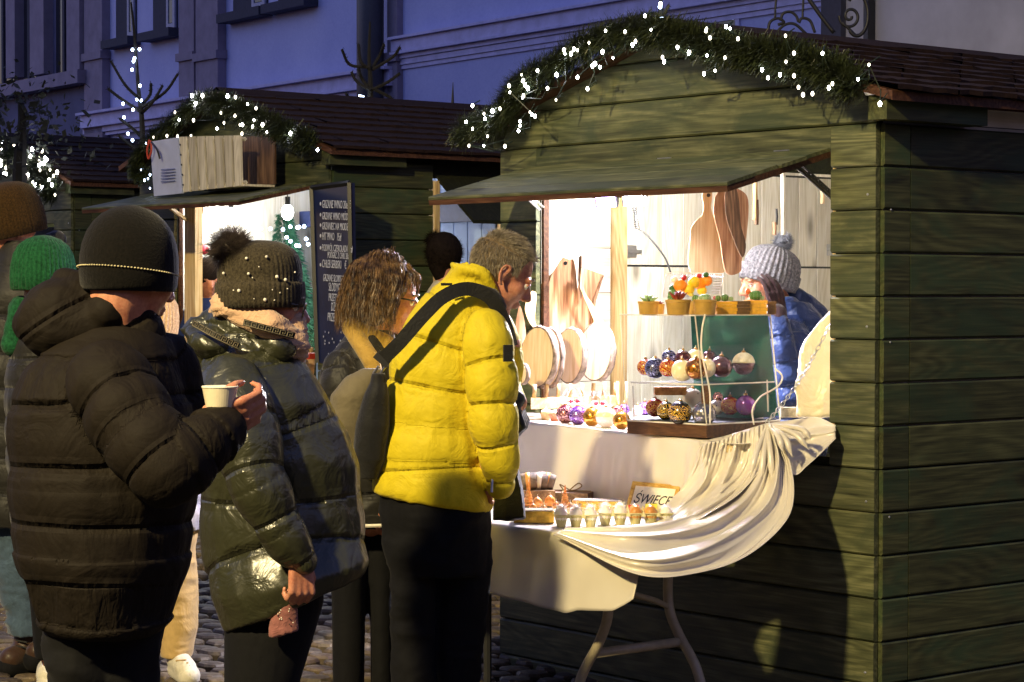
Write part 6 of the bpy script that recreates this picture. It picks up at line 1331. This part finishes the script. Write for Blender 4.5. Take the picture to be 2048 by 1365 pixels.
pos = ['nearest the rack', 'beside the domes', 'in the middle rows', 'against the case side', 'at the back left', 'at the back right']
random.seed(21); k = 0
for row in range(7):
    for j in range(9):
        x = -1.62+j*.085+random.uniform(-.012, .012)+row*.03; y = -.17+row*.075+random.uniform(-.01, .01); z = cz(x)+.03
        u, v, d = px((x, y, z))
        if u < 1165 or u > 1300 or (u > 1225 and row < 1) or v > 820: continue
        i = random.randrange(9); r = random.uniform(.021, .027); z = cz(x)+.004+r*.93
        bauble((x, y, z), r, B_[mk[i]], 'small '+adj[i]+' bauble candle between domes and case, row '+('one', 'two', 'three', 'four', 'five', 'six', 'seven')[row]+' from the front', 'small bauble candles crowded at the back of the counter')
for (u, v, m1, m2, lb) in ((1092, 825, WAXW, plain('cream_cup', hexc('c9a878'), rough=.6), 'cream cupcake candle with white icing, left'), (1110, 826, WAXW, plain('rose_cup', hexc('c07858'), rough=.6), 'rose cup candle with white icing, right')):
    b = onp(u, v+25, 1, -.22); b[2] = cz(b[0])+.004; t = thing('cupcake_candle', b, lb, 'candle', 'cupcake candles at the counter edge'); MB().lathe(b, [(.015, 0), (.022, .025), (.023, .026), (.001, .027)], 20, wob=lambda a, h: .04*math.cos(a*10)).build('cup', m2, t, smooth=True)
    for kk in range(9): a = kk*2.4; MB().ell(b+[.011*math.cos(a)*(kk > 2), .011*math.sin(a)*(kk > 2), .031+.005*(kk < 3)], .009, .009, .007, n=10, m=6).build('icing', m1, t, smooth=True)
    MB().tube([b+[0, 0, .035], b+[0, 0, .052]], .0015, 5).build('wick', WICK, t)
PINKP = clear('pink_tinged_plastic', (.95, .88, .9, 1), .1)
for k, (u, lb) in enumerate(((1148, 'left clear faceted plastic dome tub with tiny fruits inside'), (1198, 'right clear faceted plastic dome tub with tiny fruits inside'))):
    b = onp(u, 802, 1, -.06); b[2] = cz(b[0])+.004; t = thing('dome_tub', b, lb, 'plastic tub', 'clear dome tubs on the counter')
    MB().lathe(b, [(.03, 0), (.036, .04), (.045, .05)], 12).build('tub', PINKP, t); MB().lathe(b, [(.047, .05), (.049, .053), (.047, .056)], 24).build('rim', PLE, t); MB().lathe(b, [(.045, .056), (.044, .085), (.03, .108), (.001, .11)], 10).build('dome', PLS, t)
    for a, m_ in ((0, REDS), (2, GRNS), (4, WAXW), (1, WAXW), (3, WAXW), (5, REDS)): MB().ell(b+[.02*math.cos(a), .02*math.sin(a), .064], .009, .009, .008, n=8, m=6).build('fruit', m_, t, smooth=True)
    for a in np.linspace(0, 2*PI, 10, endpoint=False): MB().tube([b+[.045*math.cos(a), .045*math.sin(a), .056], b+[.044*math.cos(a), .044*math.sin(a), .085], b+[.03*math.cos(a), .03*math.sin(a), .108]], .0012, 4).build('facet_edge', PLE, t)
for (u, lb) in ((1235, 'left thin wooden peg stuck up behind the baubles'), (1252, 'right thin wooden peg stuck up near the case')):
    p = at(u, 800, 8.6); tag(MB().tube([p-[0, 0, .06], p+[0, 0, .07]], .006, 7).build('wooden_peg', RKW, None, smooth=True), lb, 'peg')
# white sack at right
SK_ = thing('cream_sack', onp(1632, 835, 1, .12), 'cream plastic sheet bag standing against the right post', 'bag')
SKM = cloth('cream_poly', hexc('d8cda8'), rough=.35, fold=10, bump=.8, var=.06, spec=.5)
mb = MB(); rr = []
for (u0, u1, v, d) in ((1594, 1672, 836, 7.62), (1594, 1676, 770, 7.64), (1600, 1680, 720, 7.66), (1612, 1684, 680, 7.68), (1632, 1690, 650, 7.7), (1652, 1694, 632, 7.72), (1668, 1696, 622, 7.74)):
    a, b = at(u0, v, d), at(u1, v, d); rr.append([a, b, b+FW*.05, a+FW*.05])
mb.rings(rr); garment('sheet', mb, .008, SKM, SK_, [([at(1630, 840, 7.8), at(1660, 640, 7.8)], [.08, .06], 9, 0)], wr=.008, wscale=(12, 12, 8), smooth=3)
tag(box('wood_block', at(1578, 825, 7.8), (.06, .05, .035), wood('grey_block', hexc('7a705c'), hexc('9c917a'), hexc('b8ae96')), None, CAMR), 'greyish wooden block behind the chain on the counter end', 'block')

# ------------------------------------------------------------------ lower table: wax candles, boxes, sign
def tb(u, v, d=0): return onp(u, v, 2, TZ+.003)
def obox(name, u, v, d, w_, dp, h, rot, mat, label, cat, group=None, twine=None, foil=None):
    b = tb(u, v, d); t = thing(name, b, label, cat, group); R = CAMR@rotz(rot)
    MB().box(b+[0, 0, h/2], (w_, dp, h), R).build('box', mat, t)
    if foil: MB().box(b+[0, 0, h+.002], (w_*.96, dp*.96, .003), R).build('top_sheet', foil, t)
    if twine: MB().tube([b+R@np.array(p) for p in ((-w_*.1, -dp*.52, .0), (-w_*.1, -dp*.52, h+.004), (w_*.1, dp*.5, h+.004))], .0022, 5).build('twine', twine, t); MB().tube([b+R@np.array(p) for p in ((w_*.52, -dp*.1, 0), (w_*.52, -dp*.1, h+.005), (-w_*.5, .1*dp, h+.005))], .0022, 5).build('twine', twine, t); MB().tube(smoothpath([b+R@np.array(p) for p in ((0, 0, h+.005), (.03, .01, h+.03), (.045, 0, h+.02), (.01, -.005, h+.006), (-.035, .01, h+.025), (-.02, 0, h+.006))], 4), .0022, 5).build('bow', twine, t)
    return t, b, R
SLAT = wood('gift_box_wood', hexc('5a4630'), hexc('806646'), hexc('a58a64'), rough=.7); TWN = plain('jute_twine', hexc('8a7048'), rough=.9, bump=0); CEL = plain('cellophane_glint', hexc('c8bca8'), rough=.12, bump=1.0, nscale=25, spec=1)
t, b, R = obox('gift_box', 1068, 1014, 0, .125, .1, .06, .25, SLAT, 'tall slatted wooden gift box at the back left of the lower table', 'box')
t2, b2, R2 = obox('gift_box', 1138, 1010, 0, .155, .09, .045, -.25, SLAT, 'wooden gift box tied with twine beside the tall slatted one', 'box', twine=TWN)
obox('candle_box', 1196, 1020, 0, .17, .085, .032, -.12, GOLDF, 'long gold foil candle box lying behind the egg cartons', 'box', foil=CEL)
obox('candle_box', 1068, 1044, 0, .13, .08, .038, -.02, GOLDF, 'gold foil candle box at the front left table corner', 'box', foil=CEL)
obox('candle_box', 1096, 1030, 0, .15, .08, .014, .1, plain('white_card', (.6, .55, .5), rough=.6), 'flat pale box lid behind the front gold box', 'box')
for k, (u, v, lb) in enumerate(((1056, 944, 'birch log candle holder lying left on the gift box'), (1078, 938, 'birch log candle holder with a white band, on the gift box'), (1092, 936, 'rightmost birch log piece on the gift box'))):
    c = tb(1068, 1014)+RT*(u-1068)/575+UP*.088+FW*.01*k; R = CAMR@roty(PI/2+.2*k-.1); t = thing('log_holder', c-[0, 0, .02], lb, 'candle holder', 'birch log pieces on the gift box'); MB().lathe(c, [(.001, -.03), (.028, -.03), (.03, 0), (.028, .03), (.001, .03)], 16, R=R).build('log', BARKB, t, smooth=True); MB().lathe(c, [(.031, -.008), (.0315, .008)], 16, R=R).build('band', WAXW if k == 1 else AMB, t, smooth=True)
for (u, v, s, lb) in ((1057, 1012, 1.0, 'left tall amber fir tree shaped candle'), (1130, 1016, .95, 'right tall amber fir tree shaped candle')):
    b = tb(u, v+8, 7.62); b[2] += .014; t = thing('tree_candle', b, lb, 'candle', 'fir shaped amber candles'); pr = [(.017, 0)]
    for k in range(7): z = .01*k+.003; r = .019*(1-k/7.2); pr += [(r*.72, z), (r, z+.002), (r*.8, z+.008)]
    MB().lathe(b, [(a*s, h*s) for a, h in pr]+[(.001, .082*s)], 18, wob=lambda a, h: .12*math.cos(a*8+h*900)).build('wax', AMB, t, smooth=True); MB().tube([b+[0, 0, .08*s], b+[0, 0, .09*s]], .0012, 4).build('wick', WICK, t)
for k, (u, v, r, lb) in enumerate(((1066, 1024, 9, 'small pear shaped amber candle under the left tree candle'), (1075, 1014, 11, 'round amber candle right of the left tree candle'), (1100, 1012, 12, 'amber house shaped candle between the tree candles'), (1112, 1018, 8, 'small amber bud candle'), (1140, 1022, 9, 'amber bud candle at the foot of the right tree candle'), (1044, 1010, 9, 'amber candle half hidden by the black bag'), (1088, 1024, 7, 'tiny amber drop candle at the front'))):
    b = tb(u, v+8, 7.58); b[2] += .014; rr = r*7.3/FPX; t = thing('amber_candle', b, lb, 'candle', 'small amber wax candles'); MB().lathe(b, [(rr*.7, 0), (rr, rr*.6), (rr*.9, rr*1.2), (rr*.3, rr*1.8), (.001, rr*1.9)], 14, wob=lambda a, h: .08*math.cos(a*5)).build('wax', AMB, t, smooth=True); MB().tube([b+[0, 0, rr*1.8], b+[0, 0, rr*1.8+.01]], .0012, 4).build('wick', WICK, t)
EGGC = plain('pale_pulp_carton', hexc('c9bf8a'), rough=.9, bump=.4)
def carton(u0, u1, v, d, nx, label):
    a, b = tb(u0, v, d), tb(u1, v, d-.02); ax = (b-a); L = np.linalg.norm(ax); ax = ax/L; ay = np.cross(UP, ax); t = thing('egg_carton', (a+b)/2, label, 'egg carton', 'egg cartons on the lower table'); st = L/nx; cells = []
    for i in range(nx):
        for j in range(2):
            c = a+ax*st*(i+.5)+ay*(j*.045+.022); MB().lathe(c, [(.013, 0), (.022, .036), (.0205, .036), (.012, .003)], 12, R=np.stack([ax, ay, UP], 1)).build('cup', EGGC, t); cells.append(c)
    for j in (0, 1, 2):
        P = []; z0 = .032
        for i in range(nx+1): P.append(a+ax*st*i+ay*(.045*j)+UP*(z0+.006)); 
        mb = MB().tube([P[0], P[-1]], .0022, 4); 
        for i in range(1, nx): mb.lathe(P[i]-UP*.008, [(.011, 0), (.002, .03 if j == 1 else .014)], 4)
        mb.build('ridge', EGGC, t)
    return t, cells
EW = 'egg shaped candles in the cartons'
t, cells = carton(1108, 1197, 1056, 7.46, 3, 'short pulp egg carton with white egg candles')
def egg(c, mat, lb, tuft=None):
    t = thing('egg_candle', c, lb, 'candle', EW); MB().lathe(c, [(.001, .004), (.014, .012), (.0205, .028), (.0195, .044), (.012, .058), (.001, .063)], 16).build('wax', mat, t, smooth=True)
    if tuft: fur('down_tuft', np.array(c)+[0, 0, .056], .015, 110, .014, tuft, t, core=.8, wid=.0008)
nm = ['front left', 'back left', 'front middle', 'back middle', 'front right', 'back right']
for c, n_ in zip(cells, nm): egg(c, WAXW, 'white egg candle, '+n_+' cup of the short carton', WAXW)
t, cells = carton(1196, 1348, 1052, 7.52, 5, 'long pulp egg carton with white and amber egg candles')
cl = [WAXW, WAXW, WAXW, WAXW, AMB, AMB, AMB, YLW, WAXW, WAXW]; tn = [WAXW, WAXW, WAXW, WAXW, None, None, None, None, None, None]
for i, (c, m_, tf) in enumerate(zip(cells, cl, tn)): egg(c, m_, ('amber' if m_ is AMB else 'yellow' if m_ is YLW else 'white')+' egg candle, '+('front' if i % 2 == 0 else 'back')+' row, '+('leftmost', 'second', 'middle', 'fourth', 'rightmost')[i//2]+' pair of the long carton', tf)
b = tb(1268, 1038)+FW*.03; tag(MB().box(b+[0, 0, .035], (.036, .002, .016), CAMR).build('price_card', plain('red_card', hexc('e0482a'), rough=.6, bump=0), None), 'small blank red card among the egg candles', 'card')
b = tb(1304, 1038)+FW*.03; tag(MB().box(b+[0, 0, .038], (.04, .002, .018), CAMR@rotx(-.5)).build('price_card', plain('yellow_card', hexc('d8c840'), rough=.6, bump=0), None), 'small blank yellow card among the egg candles', 'card')
# framed sign
SG = thing('framed_sign', tb(1300, 1030), 'small wooden framed sign reading ŚWIECE on the lower table', 'sign')
fw = wood('frame_wood', hexc('9a7430'), hexc('c49a48'), hexc('d8b468'), knots=False); sb = tb(1300, 1028); sd_ = (sb-CAM)@_f; c0_ = [at(1250, 1026, sd_+.05), at(1343, 1035, sd_-.03), at(1357, 968, sd_+.02), at(1262, 964, sd_+.10)]
ex = c0_[1]-c0_[0]; W_ = np.linalg.norm(ex); ex /= W_; ey = c0_[3]-c0_[0]; H_ = np.linalg.norm(ey); ey = ey-ex*np.dot(ex, ey); ey /= np.linalg.norm(ey); W_ = W_*1.03; en = np.cross(ex, ey); O = c0_[0]
ss = lambda x, y, z=0: O+ex*x+ey*y+en*z
for (x0, x1, y0, y1) in ((0, W_, 0, .013), (0, W_, H_-.013, H_), (0, .013, .0135, H_-.0135), (W_-.013, W_, .0135, H_-.0135)):
    MB().hexa([ss(x0, y0, -.006), ss(x1, y0, -.006), ss(x1, y1, -.006), ss(x0, y1, -.006), ss(x0, y0, .006), ss(x1, y0, .006), ss(x1, y1, .006), ss(x0, y1, .006)]).build('frame_bar', fw, SG)
MB().hexa([ss(.012, .012, -.004), ss(W_-.012, .012, -.004), ss(W_-.012, H_-.012, -.004), ss(.012, H_-.012, -.004), ss(.012, .012, .001), ss(W_-.012, .012, .001), ss(W_-.012, H_-.012, .001), ss(.012, H_-.012, .001)]).build('paper', plain('cream_paper', hexc('efe6cc'), rough=.7, bump=0), SG)
textmesh('lettering', 'ŚWIECE', .050, ss(.017, H_*.34, .0025), ex, ey, plain('black_ink', (.01, .01, .01), rough=.5, bump=0), SG, shear=.35, sx=.74)
MB().tube([ss(W_*.5, H_*.8, -.006), ss(W_*.55, 0, -.05)], .003, 5).build('prop', BLACKM, SG)
# black bag hanging below the yellow sleeve
BG = thing('shopping_bag', at(1020, 1040, 7.3), 'plain black bag hanging below the yellow sleeve at the table corner', 'bag')
mb = MB().rings([[at(u, v, d-.12) for u, v, d in r] for r in (((985, 1042, 7.25), (1050, 1038, 7.2), (1050, 1038, 7.3), (985, 1042, 7.35)), ((986, 1000, 7.25), (1046, 990, 7.2), (1046, 990, 7.3), (986, 1000, 7.35)), ((990, 960, 7.25), (1036, 940, 7.2), (1036, 940, 7.28), (990, 960, 7.33)), ((1000, 940, 7.2), (1030, 925, 7.2), (1030, 925, 7.26), (1000, 940, 7.28)))])
garment('sack', mb, .007, BLKW, BG, [([at(1020, 1040, 7.25), at(1015, 930, 7.25)], [.06, .05], 9, 0)], wr=.005, smooth=2)

# ------------------------------------------------------------------ middle stall: hatch, crate, chalkboard, inside
def s2(u, v, y=Y2): return onp(u, v, 1, y)
h0 = s2(620, 372, Y2-.02); ho = s2(196, 411, Y2-.5)
hatch(MID, h0[0]-1.62, X2-.1, Y2-.022, 2.105, Y2-.52, 2.0)
MB().tube([s2(340, 415, Y2-.3), s2(372, 440, Y2)], .012, 6).build('hatch_stay', PINEW_Z, MID)
CR = thing('slatted_crate', s2(420, 385, Y2-.36), 'pale slatted wooden crate standing on the hatch of the middle stall', 'crate')
CRW = wood('crate_pale_wood', hexc('a39a86'), hexc('c2baa6'), hexc('d8d1c0'), rough=.7, grain='Z', knots=False); SHT = plain('bluish_poster', hexc('a9b4d8'), rough=.3, var=.12, nscale=8, bump=0)
yc = Y2-.34
pA, pB, pC, pD = s2(357, 274, yc), s2(484, 271, yc), s2(486, 371, yc), s2(366, 385, yc)
n_ = 7
for k in range(n_):
    f0, f1 = k/n_+.01, (k+1)/n_-.026; P = []
    for f in (f0, f1): P.append((pD+(pC-pD)*f, pA+(pB-pA)*f))
    (a, b), (c, d) = P; th_ = np.array([0, .012, 0]); MB().hexa([a, c, c+th_, a+th_, b, d, d+th_, b+th_]).build('slat', CRW, CR)
for f in (.06, .93): a, b = pA*f+pD*(1-f), pB*f+pC*(1-f); MB().tube([a+[0, .02, 0], b+[0, .02, 0]], .012, 4).build('rail', CRW, CR)
s0 = [s2(300, 284, yc+.02), s2(356, 275, yc), s2(364, 387, yc), s2(308, 393, yc+.02)]
box('crate_shaded_back', (pA+pC)/2+[0, .2, 0], (abs(pC[0]-pA[0])+.02, .01, .27), WAL, CR); box('crate_floor', (pD+pC)/2+[0, .1, .01], (abs(pC[0]-pD[0])+.02, .19, .012), CRW, CR)  # dark wood on the back stands in for shade inside the crate
PO = MB().hexa([s0[3], s0[2], s0[2]+[0, .015, 0], s0[3]+[0, .015, 0], s0[0], s0[1], s0[1]+[0, .015, 0], s0[0]+[0, .015, 0]]).build('end_panel', SHT, CR)
for k in range(5): MB().tube([s2(322, 340+k*6, yc-.003), s2(350, 338+k*6, yc-.003)], .0035, 4).build('faint_print', plain('faint_blue_print', hexc('7f88b4'), rough=.6, bump=0), PO)
for k in range(5): MB().ell(s2(360+k*1.5, 290+k*20, yc-.008), .006, .004, .006, n=8, m=5).build('nail_knot', BLACKM, CR)
MB().tube(smoothpath([s2(299, 280, yc-.02), s2(294, 300, yc-.03), s2(297, 318, yc-.02), s2(303, 300, yc-.02), s2(301, 282, yc-.02)], 4), .006, 6).build('red_cord', plain('red_cord', hexc('b04030'), rough=.7, bump=0), CR)
MB().tube(smoothpath([s2(303, 285, yc-.02), s2(314, 300, yc-.03), s2(320, 318, yc-.02)], 4), .006, 6).build('dark_cord', BLACKM, CR)
# chalkboard
CBD = thing('chalkboard', s2(666, 725, Y2-.1), 'tall black chalkboard menu, blue reflection in its colour, with white handwriting on the corner of the middle stall', 'chalkboard')
k0, k1, k2, k3 = s2(636, 726, Y2-.12), s2(706, 735, Y2-.12), s2(700, 366, Y2-.12), s2(624, 376, Y2-.12)
CHB = plain('chalkboard_blue_reflection', hexc('1b2448'), rough=.28, var=.4, nscale=5, bump=0, spec=.7)  # blue reflection of the stall light is put into the slate colour
MB().hexa([k0, k1, k1+[0, .03, 0], k0+[0, .03, 0], k3, k2, k2+[0, .03, 0], k3+[0, .03, 0]]).build('slate', CHB, CBD)
for a, b in ((k0, k3), (k1, k2), (k3, k2)): MB().tube([a+[0, -.004, 0], b+[0, -.004, 0]], .014, 4).build('frame_bar', BLACKM, CBD)
CHK = plain('chalk', hexc('c8ccdc'), rough=.9, bump=0); exk = (k1-k0)/np.linalg.norm(k1-k0)
for (u, v, txt, sz_) in ((644, 424, 'GRZANE WINO 20zł €', .052), (644, 447, 'GRZANE WINO MIÓD', .047), (644, 467, 'GRZANIEC NA MIODZIE', .047), (644, 488, 'HIT PIWO   15zł', .05), (644, 510, 'PODWÓJ. CZEKOLADA 30zł', .044), (655, 524, 'PODGRZ. Z CHILI 20zł', .04), (644, 543, 'CHLEB SERBSKI    €', .052), (646, 570, 'GRZANE SŁOIKI I KOMPOT', .045), (657, 590, 'SŁODYCZ', .055), (657, 610, 'PRZETWORY', .05), (662, 630, 'DŻEMY', .055), (655, 650, 'PRZEKĄSKI', .055)):
    textmesh('chalk_writing', txt, sz_*1.15, s2(u, v-8, Y2-.128), exk, (0, 0, 1), CHK, CBD, shear=.1, sx=.44, kind='stuff')
for v in (418, 440, 461, 482, 506, 540): MB().ell(s2(641, v-10, Y2-.127), .008, .002, .01, n=8, m=5).build('chalk_heart', CHK, CBD)
for _ in range(30): u, v = random.uniform(645, 700), random.uniform(660, 722); MB().ell(s2(u, v, Y2-.126), .004, .001, .006, n=6, m=4).build('chalk_snowflake', CHK, CBD)
# inside of the middle stall: pale front post, blue-white back, small tree, cups
IN = MID
MB().box(((s2(378, 500)[0]), Y2+.03, 1.5), (.12, .05, 1.25), None).build('frame_post', PINEW_Z, IN)
BLP = plain('pale_blue_lining', hexc('7f98c8'), rough=.6, var=.1, nscale=4)
for k in range(14): board_v(X2-1.9+k*.13, X2-1.9+k*.13+.127, Y2+1.2, .9, 2.35, .014, BLP, IN, 'x', out=-1, name='back_plank')
box('dark_beam', (X2-1, Y2+1.1, 1.98), (1.85, .05, .1), plain('navy_beam', hexc('2a3866'), rough=.6), IN)
box('side_lining', (X2-1.93, Y2+.6, 1.6), (.02, 1.15, 1.4), PINE_Z, IN); box('inner_counter', (X2-1, Y2+.2, .93), (1.9, .7, .04), PINE_X, IN)
box('inner_ceiling', (X2-1, Y2+.6, 2.25), (1.9, 1.2, .02), PINE_Y, IN)
CT = thing('table_fir', s2(590, 690, Y2+.9), 'small green fir with cold lights standing inside the middle stall', 'tree')
mb = MB(); cc_ = s2(562, 570, Y2+.95)
for _ in range(12000):
    h = random.random(); a = random.uniform(0, 6.28); r = .42*(1-h*.9)*math.sqrt(random.random()); p = cc_+np.array([r*math.cos(a), r*math.sin(a)*.5, -.40+h*.85]); dd_ = np.array([math.cos(a), math.sin(a), -.3])*random.uniform(.03, .06); mb.add([p, p+dd_, p+dd_*.5+[0, 0, .006]], [(0, 1, 2)])
mb.build('needles', plain('teal_needles', hexc('3f7a5e'), rough=.6, var=.3), CT, kind='stuff'); MB().tube([cc_-[0, 0, .35], cc_+[0, 0, .3]], .015, 6).build('trunk', BARK, CT)
random.seed(5)
for _ in range(16): MB().ell(s2(random.uniform(520, 618), random.uniform(448, 495), Y2+.7), .011, .011, .011, n=8, m=6).build('bulb', BLUEB, CT, smooth=True)
CUPW = plain('kraft_cup', hexc('c9a070'), rough=.7)
random.seed(9)
for k in range(4):
    b = s2(612, 690, Y2+.12)+np.array([-.02*(k % 2), .02, .055*k]); b[2] = .955+.06*k
    tag(MB().lathe(b, [(.028, 0), (.038, .085), (.036, .086), (.026, .004)], 16).build('paper_cup', CUPW, None, smooth=True), ('bottom', 'second', 'third', 'top')[k]+' kraft paper cup in the stack beside the chalkboard', 'cup', 'stacked kraft cups')
MB_ = thing('glass_bottle', s2(600, 700, Y2+.05), 'tall frosted bottle standing behind the glasses of the woman in the pompom hat', 'bottle')
b = s2(598, 690, Y2+.05); b[2] = .955; MB().lathe(b, [(.035, 0), (.038, .02), (.038, .2), (.014, .27), (.014, .33), (.001, .33)], 18).build('bottle', plain('frosted_glass', hexc('c8d4e4'), rough=.3, bump=0), MB_, smooth=True)
tag(MB().box(s2(610, 712, Y2-.05), (.22, .12, .03), rotz(.1)).build('serving_tray', plain('red_tray', hexc('c03a20'), rough=.5), None), 'red orange tray on the counter edge of the middle stall', 'tray')
for k, (u, v, m_, lb) in enumerate(((402, 640, KPCH, 'left'), (418, 655, REDS, 'middle'), (350, 700, WAXW, 'low left'), (372, 690, ORG, 'low right'), (430, 670, AMB, 'right'))):
    b = s2(u, v, Y2+.1); b[2] = .955; t = thing('gift_bag', b, lb+' small bundle of sweets on the middle stall counter', 'sweets', 'bundles of sweets'); mb = MB().ell(b+[0, 0, .05], .04, .03, .05); mb.cap(b+[0, 0, .1], b+[0, 0, .13], .012, .025); garment('bundle', mb, .006, m_, t, smooth=1)
for k, (u, v, m_, lb) in enumerate(((402, 420, KBRN, 'brown round ornament hanging near the pine post'), (408, 500, REDS, 'red paper star hanging near the pine post'))):
    X = s2(u, v, Y2+.3); t = thing('ornament', X, lb, 'ornament'); MB().ell(X, .03, .03, .03).build('ball', m_, t, smooth=True); MB().tube([X, X+[0, 0, .3]], .002, 4).build('cord', WICK, t)
# another worker inside the middle stall (dark blue clothing between post and pompom)
F = Fig(13.3, 412, 'person in dark blue seen in a strip inside the middle stall beside the pine post')
q = F.q; hR = frame(dirv(.3, -.9, -.2)); hc = q(418, 560, 0); mb = MB(); head_parts(mb, hc, hR, .95, q(420, 610, 0), .05); mb.cap(q(420, 640, 0), q(420, 720, 0), .1, .12); garment('body', mb, .01, SKIN, F.t, smooth=2)
mb = MB(); F.loft(mb, [(415, 830, 0, 70, .14), (415, 660, 0, 66, .14), (418, 618, 0, 50, .1), (418, 596, 0, 28, .06)]); garment('jumper', mb, .012, cloth('navy_wool', hexc('1a2c5c'), rough=.9), F.t, smooth=3)
MB().ell(hc+[0, 0, .04], .1, .1, .1).build('hair', HAIRD, F.t, smooth=True)
# side opening of the middle stall: posts, hatch, shelves with wares
SOP = [Y2+.6]
for yy in (so0+.02,): box('frame_post', (X2+.0, yy, 1.57), (.07, .03, 1.14), PINEW_Z, MID)
hz = onp(930, 431, 0, X2+.32)
V = [np.array([X2+.02, so0+.03, 2.14]), np.array([X2+.02, Y2+2.0, 2.14]), np.array([X2+.34, Y2+2.0, 1.90]), np.array([X2+.34, so0+.03, 1.90])]
MB().hexa([V[0], V[3], V[2], V[1]]+[p+[0, 0, .02] for p in (V[0], V[3], V[2], V[1])]).build('side_hatch', DARKW, MID)
SHW = wood('shelf_pine', hexc('b98f58'), hexc('d9b983'), hexc('ecd6a8'), grain='X')
for k in range(11): board_v(X2-1.45+k*.13, X2-1.45+k*.13+.127, Y2+2.13, .9, 2.35, .012, PINEW_Z, MID, 'x', out=-1, name='back_plank')
random.seed(31)
for i, z in enumerate((1.32, 1.56, 1.80)):
    sh = thing('shelf', (X2-.5, Y2+2.0, z), ('lowest', 'middle', 'top')[i]+' shelf of wrapped wares in the side opening of the middle stall', 'shelf', 'shelves in the middle stall'); box('plank', (X2-.55, Y2+1.98, z), (.95, .2, .02), SHW, sh)
    for k in range(10):
        x = X2-1.0+k*.09; h = random.uniform(.05, .13); m_ = random.choice([WAXW, AMB, REDS, ACW, KPCH, B_['white'], B_['red'], WAL, ACW])
        t = tag(MB().lathe((x, Y2+1.93, z+.011), [(.02, 0), (.032, h*.4), (.026, h*.8), (.01, h), (.001, h)], 12, wob=lambda a, q: .1*math.cos(3*a+k)).build('wrapped_ware', m_, None, smooth=True), ('leftmost', 'second', 'third', 'fourth', 'fifth', 'sixth', 'seventh', 'eighth', 'ninth', 'rightmost')[k]+' wrapped ware on the '+('lowest', 'middle', 'top')[i]+' shelf of the middle stall', 'ware', 'wares on the '+('lowest', 'middle', 'top')[i]+' shelf')
lamp_pt('added_stall_light', (X2-.5, Y2+1.5, 2.15), 16, (1, .85, .7), .05, MID)  # another added light without a lamp, behind the side opening
# far stall bits
box('counter_lining', (X3-1, Y3+.4, 1.5), (1.4, .02, 1.0), BLP, FAR)
